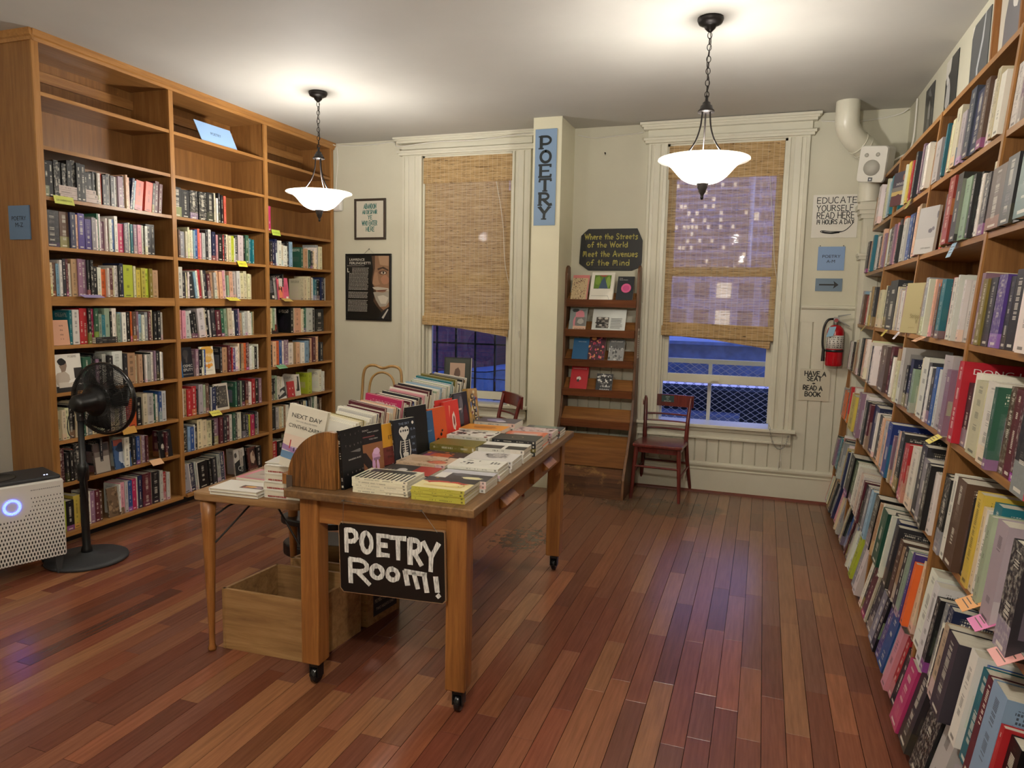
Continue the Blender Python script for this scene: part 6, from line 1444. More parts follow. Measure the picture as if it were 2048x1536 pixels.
rackbook(3, -1.48, .15, .225, .022, '#b5262f', 'bright red book with a white handshake figure on the fourth rack shelf', hard=True, art=[(blob(.5, .45, .13, .08, 3), '#d8d0c8'), (blob(.46, .37, .08, .06, 4), '#3a2a2a')], text=[('HANDSHAKE', .5, .82, .07, '#e6c9c4', .8)])
rackbook(3, -1.255, .14, .155, .012, '#2c2c2e', 'small black and white patterned cover on the fourth rack shelf', art=specks(['#d0cec8', '#8c8b88', '#4a4a4a'], 50, 17, .06, (.05, .3, .95, .95)), text=[('I WANT', .6, .2, .14, '#e0ded8', .6), ('AGAIN', .55, .05, .1, '#e0ded8', .6)])

# ------------------------------------------------------------------ chairs
def wchair(loc, yaw, label, tagged):
    root = thing('dining_chair', label, 'chair', loc, None); T = Matrix.Translation(loc) @ Matrix.Rotation(yaw, 4, 'Z')
    # local: x across, -y front, seat .45
    def P(x, y, z): return T @ Vector((x, y, z))
    q = [(.20, -.19), (.205, .05), (.175, .165), (.1, .185), (-.1, .185), (-.175, .165), (-.205, .05), (-.2, -.19), (-.15, -.205), (0, -.212), (.15, -.205)]
    m = MB(T); m.prism(q[::-1], (0, 0, .43), (1, 0, 0), (0, 1, 0), (0, 0, .028)); m.build('seat', 'mahogany', root, bevel=.008)
    m = MB(T); m.prism([(a * .86, b * .86) for a, b in q][::-1], (0, 0, .385), (1, 0, 0), (0, 1, 0), (0, 0, .045)); m.build('seat_frame', 'mahogany', root)
    for s in (-1, 1):
        m = MB(); m.tube([P(s * .17, -.165, .43), P(s * .185, -.19, .2), P(s * .195, -.205, 0)], [.019, .016, .013], 10); m.build('leg', 'mahogany', root)
        m = MB(); m.tube([P(s * .215, .265, 0), P(s * .19, .2, .25), P(s * .175, .165, .45), P(s * .18, .19, .62), P(s * .19, .235, .8)], [.014, .017, .019, .017, .015], 8); m.build('leg', 'mahogany', root)
        m = MB(); m.tube([P(s * .188, -.19, .2), P(s * .196, .2, .22)], .0085, 8); m.build('stretcher', 'mahogany', root)
    m = MB(); m.tube([P(-.187, -.188, .27), P(.187, -.188, .27)], .009, 8); m.tube([P(-.19, .2, .25), P(.19, .2, .25)], .009, 8); m.build('stretcher', 'mahogany', root)
    a = [(-.215, .8), (-.215, .735), (-.19, .715), (.19, .715), (.215, .735), (.215, .8), (.205, .825), (-.205, .825)]
    m = MB(T); n = 12
    for (x0_, x1_) in [(-.215 + .43 * i / n, -.215 + .43 * (i + 1) / n) for i in range(n)]:
        yy = lambda x: .235 + .03 * (1 - (x / .215) ** 2)
        vs = [(x0_, yy(x0_) - .009, .72), (x1_, yy(x1_) - .009, .72), (x1_, yy(x1_) + .009, .72), (x0_, yy(x0_) + .009, .72), (x0_, yy(x0_) - .005, .82), (x1_, yy(x1_) - .005, .82), (x1_, yy(x1_) + .013, .82), (x0_, yy(x0_) + .013, .82)]
        m.add(vs, [(0, 3, 2, 1), (4, 5, 6, 7), (0, 1, 5, 4), (2, 3, 7, 6)] + ([(3, 0, 4, 7)] if x0_ < -.214 else []) + ([(1, 2, 6, 5)] if x1_ > .214 else []), 0)
    m.build('crest_rail', 'mahogany', root)
    for z in (.655, .595, .535):
        m = MB(); y_ = .17 + (z - .45) * .19; m.tube([P(-.18, y_, z), P(-.09, y_ + .018, z), (P(0, y_ + .024, z)), P(.09, y_ + .018, z), P(.18, y_, z)], .0085, 8); m.build('back_slat', 'mahogany', root)
    if tagged:
        m = MB(T); m.box((-.06, .252, .755), (.045, .2545, .812)); pl = m.build('name_plate', plain('#2f4a48', .4), root)
        for i, s_ in enumerate(('NOT', 'the', 'particular')):
            printed('plate_words', s_, plain('#c9cfc6', .5), T @ Vector((-.008, .2515, .793 - .017 * i)), T.to_3x3() @ Vector((1, 0, 0)), (0, 0, 1), .016, root)
    return root
wchair((-.745, 5.90, 0), math.radians(-3), 'dark red wooden chair with a small green plate, below the window beside the rack', True)
wchair((-2.12, 5.385, 0), math.radians(-48.7), 'dark red wooden chair behind the far end of the book table, by the pillar', False)
bw = thing('bentwood_chair', 'pale bentwood chair with looped back against the wall behind the book table', 'chair', (-2.98, 5.0, 0))
m = MB(); x_, y_ = -2.98, 5.2
m.tube(smooth([(x_ - .19, y_ - .06, .45), (x_ - .185, y_ - .01, .75), (x_ - .18, y_ + .01, .95), (x_ - .15, y_ + .02, 1.015), (x_ - .08, y_ + .02, 1.03), (x_, y_ + .02, 1.01), (x_ + .08, y_ + .02, 1.03), (x_ + .15, y_ + .02, 1.015), (x_ + .18, y_ + .01, .95), (x_ + .185, y_ - .01, .75), (x_ + .19, y_ - .06, .45)], 6), .012, 10); m.build('back_hoop', 'beech', bw)
m = MB(); m.tube(smooth([(x_ - .1, y_ - .06, .45), (x_ - .12, y_ - .01, .75), (x_ - .1, y_ + .01, .92), (x_, y_ + .015, .975), (x_ + .1, y_ + .01, .92), (x_ + .12, y_ - .01, .75), (x_ + .1, y_ - .06, .45)], 6), .010, 10); m.build('inner_hoop', 'beech', bw)
m = MB(); m.lathe([(0, .44), (.2, .44), (.205, .45), (.2, .465), (0, .462)], (x_, y_ - .24, 0), 32); m.build('seat', 'beech', bw)
for a in (45, 135, 225, 315):
    c, s = math.cos(math.radians(a)), math.sin(math.radians(a)); m = MB(); m.tube([(x_ + .15 * c, y_ - .24 + .15 * s, .44), (x_ + .2 * c, y_ - .24 + .2 * s, 0)], [.015, .011], 10); m.build('leg', 'beech', bw)

# ------------------------------------------------------------------ pictures and signs on the back wall
YW = YB - .001
def framed(nm, label, x0, x1, z0, z1, fw, fmat, inner, cat='picture'):
    root = thing(nm, label, cat, ((x0 + x1) / 2, YB, (z0 + z1) / 2)); m = MB()
    for a, b in (((x0, z0), (x1, z0 + fw)), ((x0, z1 - fw), (x1, z1)), ((x0, z0 + fw), (x0 + fw, z1 - fw)), ((x1 - fw, z0 + fw), (x1, z1 - fw))): m.box((a[0], YW - .02, a[1]), (b[0], YW, b[1]))
    m.build('frame', fmat, root, bevel=.002)
    m = MB(); m.box((x0 + fw * .8, YW - .012, z0 + fw * .8), (x1 - fw * .8, YW - .004, z1 - fw * .8)); m.build('print', inner, root); return root
def wallart(root, x0, z0, w, h, art, y=YW - .0125, nm='picture_art'):
    m = MB(); mats = []
    for i, (pts, c) in enumerate(art):
        mt = plain(c, .35); 
        if mt not in mats: mats.append(mt)
        p2 = [(a * w, b * h) for a, b in pts]; ar = sum(p2[j][0] * p2[(j + 1) % len(p2)][1] - p2[(j + 1) % len(p2)][0] * p2[j][1] for j in range(len(p2)))
        m.flat(p2 if ar > 0 else p2[::-1], (x0, y - .00012 * i, z0), (1, 0, 0), (0, 0, 1), mats.index(mt))
    return m.build(nm, mats, root)
def brush(root, rows, mat, y, x0, z0, sw, rag=.15):
    m = MB()
    for s, a, b, z, h in rows: line(m, s, x0 + a, x0 + b, z0 + z, h, sw, (0, y, 0), (1, 0, 0), (0, 0, 1), 0, rag)
    return m.build('lettering', mat, root)
f1 = framed('framed_motto', 'small brown-framed paper with green brush lettering above the portrait poster', -3.822, -3.478, 2.155, 2.545, .022, plain('#3d332a', .4), plain('#c9c3b2', .6))
brush(f1, [('ABANDON', .105, .24, .295, .045), ('All DESPAIR', .09, .25, .245, .036), ('YE', .15, .195, .195, .036), ('WHO ENTER', .085, .25, .135, .045), ('HERE', .13, .22, .08, .042)], plain('#1f6a64', .5), YW - .0135, -3.822, 2.155, .006)
f2 = framed('portrait_poster', 'black-framed dark poster with white text and half of an old bearded face', -3.925, -3.418, 1.372, 2.02, .02, plain('#0c0c0d', .3), plain('#15130f', .3), 'poster')
px0, pz0, pw_, ph_ = -3.905, 1.392, .467, .608
wallart(f2, px0, pz0, pw_, ph_, [
    (clipb([(.58, 1), (.62, .78), (.58, .62), (.62, .5), (.64, .36), (.62, .28), (.7, .2), (.82, .1), (1, .1), (1, 1)]), '#4a3526'), (clipb([(.66, 1), (.66, .8), (.62, .68), (.6, .56), (.66, .5), (.7, .4), (.68, .3), (.76, .2), (.86, .14), (1, .2), (1, 1)]), '#8c6a50'),
    (clipb([(.74, 1), (.78, .86), (.98, .84), (1, 1)]), '#a58468'), (clipb([(.72, .8), (.86, .83), (.98, .78), (.97, .76), (.84, .8), (.73, .77)]), '#3e2c20'), (blob(.85, .735, .1, .035, 3, 14, .1), '#5c4030'), (blob(.86, .733, .06, .02, 4), '#cbbfae'), (blob(.86, .733, .024, .02, 5), '#241a14'),
    (clipb([(.66, .74), (.6, .56), (.68, .53), (.78, .55), (.74, .62), (.72, .74)]), '#a07c60'), (blob(.9, .62, .1, .07, 6), '#a4765c'), (clipb([(.6, .5), (.72, .51), (.98, .49), (1, .44), (.8, .44), (.64, .47)]), '#b3aa9a'), (clipb([(.7, .455), (.96, .47), (.9, .44), (.74, .435)]), '#6c4438'),
    (clipb([(.62, .42), (.68, .3), (.78, .19), (.92, .2), (1, .28), (1, .44), (.84, .42), (.7, .43)]), '#9a9284'), (clipb([(.72, .36), (.8, .24), (.92, .24), (.98, .34), (.86, .38)]), '#bdb5a6'), (clipb([(.72, .0), (.84, .12), (1, .2), (1, 0)]), '#1a1a1d'), (clipb([(.82, .02), (.96, .16), (.98, .15), (.86, .0)]), '#b9b4ab')])
for s, z, w_ in (('LAWRENCE', .92, .36), ('FERLINGHETTI', .865, .5)): printed('poster_title', s, plain('#d8d2c4', .5), (px0 + .05 * pw_, YW - .0145, pz0 + z * ph_), (1, 0, 0), (0, 0, 1), .034, f2, 'LEFT', w_ * pw_)
rl = random.Random(9); A_ = []
for k in range(33):
    if k in (17, 23): continue
    z = .8 - .0215 * k; xx = .05
    if k < 4: xx = .12
    while xx < .5: w_ = rl.uniform(.02, .06); A_.append((rect(xx, z, min(xx + w_, .52), z + .009), '#a7a198')); xx += w_ + .008
A_.append((rect(.05, .735, .065, .8), '#d8d2c4')); A_.append((rect(.05, .735, .1, .745), '#d8d2c4')); A_ += [(rect(.05 + .03 * k, .835, .07 + .03 * k, .843), '#a7a198') for k in range(14)]
wallart(f2, px0, pz0, pw_, ph_, A_, YW - .0145, 'small_print')
m = MB(); m.tube([(-3.72, YW - .01, 2.02), (-3.665, YW - .004, 2.065), (-3.61, YW - .01, 2.02)], .0012, 4); m.tube([(-3.665, YW, 2.065), (-3.665, YW - .01, 2.067)], .004, 6); m.build('hanging_wire', 'metal', f2)
# tall blue sign on the pillar
bs = thing('pillar_sign', 'tall pale blue sign with vertical black serif lettering on the pillar', 'sign', (-1.745, 5.72, 2.6))
PY = 5.723; sx0, sx1, sz0, sz1 = -1.848, -1.665, 2.215, 2.985
m = MB(); m.box((sx0, PY - .006, sz0), (sx1, PY, sz1)); m.build('board', plain('#7d97b4', .45), bs)
m = MB(); tk = .026; Pn = (0, PY - .0072, 0)
def S(pts, w=tk): ribbon(m, pts, w * (1 if w > .02 else 1.3), (0, PY - .0072 - random.uniform(0, .0006), 0), (1, 0, 0), (0, 0, 1), 0, 0)
def serif(x, z, w=.04): S([(x - w / 2, z), (x + w / 2, z)], .008)
cxs = (sx0 + sx1) / 2; hgt = .094
for i, ch in enumerate('POETRY'):
    zt = sz1 - .06 - i * .113; zb = zt - hgt; xl, xr = cxs - .04, cxs + .044; k = zb
    if ch == 'P': S([(xl, zt), (xl, zb)]); S([(xl, zt)] + _c(cxs, zt - .03, .04, .03, 90, -90, 10) + [(xl, zt - .06)], .015); serif(xl, zb); serif(xl - .005, zt, .03)
    if ch == 'O': S(_c(cxs, (zt + zb) / 2, .042, .044, 90, 450, 22), .017)
    if ch == 'E': S([(xl, zt), (xl, zb)]); S([(xl - .015, zt), (xr, zt), (xr, zt - .014)], .013); S([(xl, (zt + zb) / 2), (xr - .014, (zt + zb) / 2)], .012); S([(xl - .015, zb), (xr, zb), (xr + .004, zb + .018)], .013)
    if ch == 'T': S([(cxs, zt), (cxs, zb)]); S([(cxs - .048, zt - .02), (cxs - .044, zt), (cxs + .048, zt), (cxs + .05, zt - .014)], .013); serif(cxs, zb)
    if ch == 'R': S([(xl, zt), (xl, zb)]); S([(xl - .012, zt)] + _c(cxs - .004, zt - .025, .036, .025, 90, -90, 10) + [(xl, zt - .05)], .015); S([(cxs - .012, zt - .05), (xr - .004, zb), (xr + .014, zb + .004)], .018); serif(xl, zb, .036)
    if ch == 'Y': S([(cxs - .04, zt), (cxs, (zt + zb) / 2)]); S([(cxs + .04, zt), (cxs, (zt + zb) / 2), (cxs - .004, zb)], .017); serif(cxs - .04, zt, .03); serif(cxs + .04, zt, .03); serif(cxs - .004, zb, .04)
m.build('lettering', plain('#1a2224', .45), bs)
# black chalk-like board
cb = thing('octagonal_sign', 'black clipped-corner board with yellow brush lettering above the ladder rack', 'sign', (-1.29, YB, 2.05))
bx0, bz0, bw_, bh_ = -1.558, 1.868, .548, .357
pts = [(.085, 0), (.465, 0), (.548 - .01, .03), (.548, .07), (.548, .255), (.5, bh_), (.075, bh_), (.012, .3), (.0, .06)]
m = MB(); m.prism(pts, (bx0, YW, bz0), (1, 0, 0), (0, 0, 1), (0, -.01, 0)); m.build('board', plain('#141413', .5), cb)
yl = NT('yellow_brush_paint'); yn = yl.noise(yl.coord('Object', (120, 120, 120)), 1, 3); yl.set(yl.mix(yl.maprange(yn, .35, .65), lin('#6f6a2c'), lin('#c9bc58')), .5); M['yellowbrush'] = yl.m
brush(cb, [('Where the Streets', .045, .505, .268, .048), ('of the World', .075, .42, .2, .046), ('meet the Avenues', .035, .51, .12, .05), ('of the mind', .07, .44, .045, .05)], 'yellowbrush', YW - .0115, bx0, bz0, .008)
m = MB(); rr4 = random.Random(4); x = .13
while x < .37: w_ = rr4.uniform(.004, .01); m.box((bx0 + x, YW - .011, bz0 + .022), (bx0 + x + w_, YW - .0102, bz0 + .026)); x += w_ + .004
m.build('small_lettering', plain('#3c3b38', .5), cb)
# white poster, blue cards, arrow
def card(nm, label, x0, z0, x1, z1, c, cat='sign', th=.005, tilt=0):
    root = thing(nm, label, cat, ((x0 + x1) / 2, YB, (z0 + z1) / 2)); m = MB(); m.box((x0, YW - th, z0), (x1, YW, z1)); m.build('card', plain(c, .5), root); return root
a = card('white_poster', 'white square poster of black brush lettering over a swoosh, beside the window', .312, 2.13, .638, 2.46, '#d9d5ca')
brush(a, [('EDUCATE', .03, .31, .265, .045), ('YOURSELF', .03, .29, .205, .045), ('READ HERE', .035, .3, .148, .048), ('14 HOURS A DAY', .035, .3, .105, .034)], plain('#141414', .5), YW - .006, .312, 2.13, .0058)
m = MB(); 
for s_, w_ in ((smooth([(.3, .12), (.27, .08), (.24, .055), (.2, .042), (.12, .034), (.07, .045), (.08, .055), (.14, .048), (.22, .047)], 5), .006), (smooth([(.08, .045), (.14, .036), (.2, .042)], 5), .013)): ribbon(m, s_, w_, (.312, YW - .0065, 2.13), (1, 0, 0), (0, 0, 1), 0, .1)
m.build('brush_swoosh', plain('#141414', .5), a)
a = card('range_card', 'blue card with two lines of black type pinned beside the window', .372, 1.878, .566, 2.062, '#7f9cc4')
printed('card_words', 'POETRY', plain('#20242c', .5), (.469, YW - .006, 1.975), (1, 0, 0), (0, 0, 1), .033, a, 'CENTER', .13); printed('card_words', 'A-M', plain('#20242c', .5), (.469, YW - .006, 1.937), (1, 0, 0), (0, 0, 1), .033, a, 'CENTER', .06)
m = MB()
for x in (.385, .552): m.tube([(x, YW - .007, 2.068), (x, YW, 2.068)], .004, 8)
m.build('push_pin', 'black', a)
a = card('arrow_card', 'grey-blue card with a black arrow above the fire extinguisher', .368, 1.716, .562, 1.815, '#6a7f92')
m = MB(); ribbon(m, [(.03, .05), (.14, .05)], .012, (.368, YW - .006, 1.716), (1, 0, 0), (0, 0, 1)); m.flat([(.168, .05), (.13, .08), (.138, .05), (.13, .02)], (.368, YW - .0065, 1.716), (1, 0, 0), (0, 0, 1)); m.build('arrow', plain('#15181b', .5), a)
YW -= .014
a = card('seat_notice', 'cream paper notice in black brush lettering low beside the fire extinguisher', .300, .842, .525, 1.098, '#c9c3ae')
brush(a, [('HAVE A', .035, .19, .2, .036), ('SEAT', .055, .16, .16, .036), ('+', .095, .115, .13, .02), ('READ A', .03, .17, .085, .036), ('BOOK', .045, .16, .035, .036)], plain('#161513', .5), YW - .006, .3, .842, .0075)
YW += .014
bm_ = thing('range_plaque', 'blue plaque with black type on the end of the ceiling-high bookcase', 'sign', (-4.22, 3.09, 1.99))
m = MB(); m.box((-4.308, 3.088, 1.893), (-4.137, 3.096, 2.092)); m.build('card', plain('#5f7896', .35), bm_)
for s_, z in (('POETRY', 2.005), ('M-Z', 1.967)): printed('card_words', s_, plain('#14181e', .5), (-4.222, 3.0875, z), (1, 0, 0), (0, 0, 1), .036, bm_, 'CENTER', .12 if len(s_) > 4 else .065)
pl = thing('shelf_placard', 'pale blue placard standing on the empty middle shelf of the tall bookcase', 'sign', (-4.05, 4.6, 2.75))
O = Vector((-4.07, 4.425, 2.747)); U_ = Vector((.0, 1, 0)); V_ = Vector((-.25, -.08, 1)).normalized()
m = MB(); m.prism([(0, 0), (.385, 0), (.355, .15), (-.03, .15)], O, U_, V_, U_.cross(V_) * -.003); m.build('card', plain('#8fb2dc', .4), pl); printed('card_words', 'POETRY', plain('#3a5270', .5), O + U_ * .17 + V_ * .065 + U_.cross(V_) * .0005, U_, V_, .03, pl, 'CENTER', .11)
# coloured price/category tags clipped to the shelf edges
def ltag(y, z, w, c, lab, ang=20, words=None):
    root = thing('shelf_tag', lab, 'label', (LX, y, z), 'coloured tags on shelf edges'); a = math.radians(ang)
    O = Vector((LX + .008, y - w / 2, z + .012)); U_ = Vector((0, 1, 0)); V_ = Vector((-math.sin(a), 0, math.cos(a)))
    m = MB(); m.box((LX - .05, y - w / 2, z + .001), (LX + .008, y + w / 2, z + .002)) ; m.build('clip', plain('#a9a49a', .3), root)
    m = MB(); m.prism([(0, -.05), (w, -.05), (w, 0), (0, 0)], O, U_, V_, U_.cross(V_) * .0012); m.build('card', plain(c, .5), root)
    if words: printed('tag_words', words, plain('#4a4a30', .5), O + U_ * w / 2 - V_ * .032 + U_.cross(V_) * .0015, U_, V_, .015, root, 'CENTER', w * .8)
ltag(3.245, 2.15, .13, '#c6cc62', 'lime tag at the fan end of the third shelf down', 15, '220 OVERSTOCK')
ltag(5.24, 2.15, .11, '#b4cc4e', 'lime tag under the lone pink spine near the lamp', 15, '220 OVERSTOCK')
ltag(4.80, 1.856, .105, '#ddd23c', 'yellow tag on the middle bay, fourth shelf down', 25, 'OVERSTOCK')
ltag(3.395, 1.559, .15, '#9a90c0', 'lilac tag on the doubled shelf behind the fan', 70)
ltag(4.67, 1.559, .13, '#dcd04c', 'yellow tag on the doubled shelf, middle bay', 60, 'POETRY')
ltag(5.36, 1.559, .12, '#c2a65a', 'mustard tag on the doubled shelf nearest the windows', 60)
ltag(5.27, .968, .12, '#7cb48a', 'green tag below the black-white drawing leaflet shelf', 55, 'POETRY')
ltag(4.447, .669, .11, '#d8cf5c', 'yellow tag below the framed carved cover', 45, 'POETRY')
ltag(3.64, .669, .11, '#cf9a3a', 'orange-yellow tag just below the fan head', 25)
ltag(3.855, .399, .1, '#dfae80', 'peach tag on the second lowest shelf near the fan', 45)
def rtag(y, z, w, c, lab, ang=35, hh=.045, words=True):
    root = thing('shelf_tag', lab, 'label', (rx(z), y, z), 'coloured tags on shelf edges'); a = math.radians(ang)
    O = Vector((rx(z) - .014, y + w / 2, z - .002)); U_ = Vector((0, -1, 0)); V_ = Vector((math.sin(a), 0, math.cos(a))); N_ = U_.cross(V_)
    m = MB(); m.box((rx(z) - .014, y - w / 2, z - .0005), (rx(z) + .03, y + w / 2, z + .001)); m.build('clip', plain('#a9a49a', .3), root)
    m = MB(); m.prism([(0, -hh), (w, -hh), (w, 0), (0, 0)], O, U_, V_, N_ * .0012); m.build('card', plain(c, .5), root)
    if words:
        m = MB()
        for k in range(3): m.flat(rect(w * .12, -hh * (.3 + .2 * k), w * (.9 - .2 * (k % 2)), -hh * (.3 + .2 * k) + .003), O + N_ * .0016, U_, V_)
        m.build('tag_words', plain('#5a4a3c', .5), root)
rtag(3.28, 1.85, .075, '#93b3cc', 'pale blue tag hanging below the matt grey cover', 20, .06)
rtag(5.5, 1.467, .06, '#a99a5c', 'olive tag hanging in the first bay past the extinguisher'); rtag(4.57, 1.467, .06, '#c9b850', 'yellow tag hanging below the dark photo spine'); rtag(4.17, 1.467, .06, '#cdc6cc', 'pale lilac tag hanging beside the yellow one')
rtag(3.56, 1.467, .1, '#dba884', 'peach tag hanging below the olive-tan cover', 60); rtag(2.99, 1.12, .07, '#dacb62', 'yellow tag pair at the upright beside the big red book', 55, .05)
rtag(2.25, .78, .085, '#dd9e5e', 'orange tag at knee height on the near shelf edge', 60, .06); rtag(2.12, .78, .085, '#d377a8', 'bright pink tag next to the orange one on the near shelf edge', 60, .06); rtag(1.93, .78, .09, '#d99a94', 'salmon tag closest to the viewer on the near shelf edge', 60, .06)
rtag(4.5, 2.185, .09, '#b3a95c', 'mustard folded tag on the second bay, top row edge', 20, .05)

# ------------------------------------------------------------------ photographs pinned high on the wall above the raked bookcase
XW = XR - .001
def wphoto(y0, y1, z0, z1, label, bg, art, frame=False):
    root = thing('wall_photo', label, 'photograph', (XR, (y0 + y1) / 2, (z0 + z1) / 2), 'photographs above the raked bookcase')
    m = MB(); m.box((XW - .004, y1, z0), (XW, y0, z1)); m.build('print', plain(bg, .3), root)
    m = MB(); mats = []
    for i, (pts, c) in enumerate(art):
        mt = plain(c, .3)
        if mt not in mats: mats.append(mt)
        p2 = [(a * (y0 - y1), b * (z1 - z0)) for a, b in pts]; ar = sum(p2[j][0] * p2[(j + 1) % len(p2)][1] - p2[(j + 1) % len(p2)][0] * p2[j][1] for j in range(len(p2)))
        m.flat(p2 if ar > 0 else p2[::-1], (XW - .0045 - .0001 * i, y0, z0), (0, -1, 0), (0, 0, 1), mats.index(mt))
    m.build('picture_art', mats, root)
    if frame:
        m = MB(); m.box((XW - .03, y1 - .02, z0 - .02), (XW, y1, z1)); m.box((XW - .03, y0, z0 - .02), (XW, y0 + .02, z1)); m.box((XW - .03, y1, z1 - .0), (XW, y0, z1 + .02)); m.build('frame', 'table', root)
wphoto(5.56, 5.30, 2.62, 3.03, 'black and white photo nearest the corner, of a figure in a dark coat', '#3a3b3c', [(clipb(blob(.5, .5, .3, .4, 3)), '#27282a'), (blob(.55, .6, .14, .16, 4), '#8c8c8a'), (blob(.5, .35, .16, .14, 5), '#5c5d5d'), ([(.3, .9), (.5, .98), (.8, .8), (.6, .82)], '#6a6b6b')])
wphoto(4.98, 4.70, 2.62, 3.03, 'black and white photo of a seated figure in pale light, second from the corner', '#303233', [([(0, 1), (0, .75), (.4, .82), (.45, 1)], '#d6d2c8'), (blob(.3, .5, .2, .22, 4), '#b9b8b6'), (blob(.4, .2, .2, .16, 5), '#8f908f'), (blob(.2, .72, .1, .06, 6), '#d8d6d0')])
wphoto(4.42, 4.10, 2.62, 3.03, 'grey photo with a rounded corner and a pale curved line, third from the corner', '#55585a', [(clipb([(.55, 0), (.5, .4), (.7, .7), (.75, 1), (.7, 1), (.6, .72), (.4, .42), (.5, 0)]), '#b5b8ba'), (clipb([(.0, .86), (.14, 1), (0, 1)]), '#d9d5c6')])
wphoto(3.93, 3.55, 2.60, 3.05, 'tall photo on pale mount of a hooded face, nearest the viewer', '#c9c5b6', [(clipb([(.12, 0), (.2, .6), (.35, .9), (.5, 1), (.7, .98), (.78, .7), (.74, .3), (.8, 0)]), '#6c6c70'), (blob(.58, .74, .13, .14, 5, 16, .12), '#d6d2ca'), (blob(.58, .76, .05, .04, 6), '#6a6866')], True)

# ------------------------------------------------------------------ extinguisher
ex = thing('fire_extinguisher', 'red fire extinguisher with white label hanging on the beadboard', 'fire extinguisher', (.52, 6.04, 1.1)); cx_, cy_ = .53, 6.055
M['redpaint'] = plain('#b0131f', .22, name='extinguisher_red')
m = MB(); m.lathe([(0, 1.135), (.055, 1.135), (.062, 1.145), (.062, 1.40), (.056, 1.425), (.035, 1.448), (.02, 1.455), (0, 1.455)], (cx_, cy_, 0), 32); m.build('cylinder', 'redpaint', ex)
m = MB(); m.lathe([(.0625, 1.27), (.0628, 1.27), (.0628, 1.375), (.0625, 1.375)], (cx_, cy_, 0), 32); lb = m.build('label_band', plain('#cfcac2', .5), ex)
m = MB(); rr5 = random.Random(3)
for i in range(6):
    for j in range(6):
        a = math.radians(200 + 26 * i); aa = a + math.radians(rr5.uniform(8, 18)); r = .0631; z = 1.28 + .015 * j
        m.add([(cx_ + r * math.cos(q_), cy_ + r * math.sin(q_), zz) for q_, zz in ((a, z), (aa, z), (aa, z + .008), (a, z + .008))], [(0, 1, 2, 3)])
m.build('label_print', plain('#4a4642', .5), lb)
m = MB(); m.lathe([(.063, 1.245), (.066, 1.247), (.066, 1.262), (.063, 1.264)], (cx_, cy_, 0), 32); m.build('strap', 'black', ex)
m = MB(); m.lathe([(0, 1.455), (.018, 1.455), (.018, 1.49), (0, 1.492)], (cx_, cy_, 0), 16); m.box((cx_ - .02, cy_ - .012, 1.49), (cx_ + .02, cy_ + .012, 1.515)); m.prism([(0, 0), (.09, .022), (.09, .028), (0, .014)], (cx_ + .01, cy_ - .01, 1.515), (1, 0, 0), (0, 0, 1), (0, .02, 0)); m.prism([(0, 0), (.085, -.045), (.09, -.04), (0, .012)], (cx_ + .01, cy_ - .01, 1.488), (1, 0, 0), (0, 0, 1), (0, .02, 0)); m.build('valve_and_levers', 'metal', ex, bevel=.001)
m = MB(); m.tube([(cx_ - .002, cy_ - .015, 1.49), (cx_ - .002, cy_ - .028, 1.49)], .015, 14); m.build('pressure_gauge', plain('#8f3a3a', .4), ex)
m = MB(); m.tube(smooth([(cx_ - .02, cy_, 1.5), (cx_ - .06, cy_ - .01, 1.49), (cx_ - .085, cy_ - .01, 1.43), (cx_ - .088, cy_ - .01, 1.32), (cx_ - .078, cy_ - .01, 1.25)], 6), .009, 10); m.tube([(cx_ - .078, cy_ - .01, 1.265), (cx_ - .078, cy_ - .01, 1.17)], [.011, .014], 10); m.build('hose', 'black', ex)
m = MB(); O = Vector((cx_ - .07, cy_ - .07, 1.36)); m.prism([(0, 0), (.05, .012), (.068, .085), (.02, .078)], O, (1, 0, 0), (0, .05, 1), (0, -.001, 0)); m.build('inspection_tag', plain('#8fb6cf', .5), ex)
m = MB(); m.box((cx_ - .015, 6.1, 1.16), (cx_ + .015, YB, 1.5)); m.build('wall_bracket', 'metal', ex)

# ------------------------------------------------------------------ duct, pilaster, speaker, cables, chain
m = MB(); m.tube(smooth([(.49, 5.87, 3.085), (.49, 5.87, 2.98), (.50, 5.89, 2.90), (.56, 5.94, 2.82), (.64, 6.0, 2.77), (.69, 6.03, 2.70), (.695, 6.04, 2.6), (.695, 6.04, 2.38)], 6), .082, 28)
for k, (c, d) in enumerate(((Vector((.585, 5.96, 2.80)), Vector((.75, .5, -.45))), (Vector((.62, 5.985, 2.775)), Vector((.75, .5, -.48))))):
    d.normalize(); a = d.cross(Vector((0, 0, 1))).normalized(); b = d.cross(a); m.tube([c + (a * math.cos(2 * PI * i / 28) + b * math.sin(2 * PI * i / 28)) * .084 for i in range(28)], .005, 6, closed=True)
tag(m.build('vent_pipe', 'trim'), 'thick painted vent pipe elbowing down from the ceiling in the corner', 'pipe')
m = MB(); a0, a1 = .665, .82
m.box((a0, 6.03, 0), (a1, YB, 2.26)); m.box((a0 + .03, 6.02, .4), (a1 - .03, 6.03, 1.95)) ; m.box((a0 + .03, 6.02, 2.02), (a1 - .03, 6.03, 2.2))
for z, o, h_ in ((2.26, .02, .03), (2.29, .035, .03), (2.32, .05, .04), (2.36, .035, .03), (1.955, .015, .025), (1.98, .022, .02)): m.box((a0 - o, 6.03 - o, z), (a1 + o, YB, z + h_))
struct(m.build('trim_5', 'trim'))
sk = thing('wall_speaker', 'small white two-way speaker mounted high in front of the vent pipe', 'speaker', (.69, 5.75, 2.6))
KM = Matrix.Translation((.665, 5.74, 2.605)) @ Matrix.Rotation(math.radians(-24), 4, 'Z') @ Matrix.Rotation(math.radians(7), 4, 'Y') @ Matrix.Rotation(math.radians(8), 4, 'X')
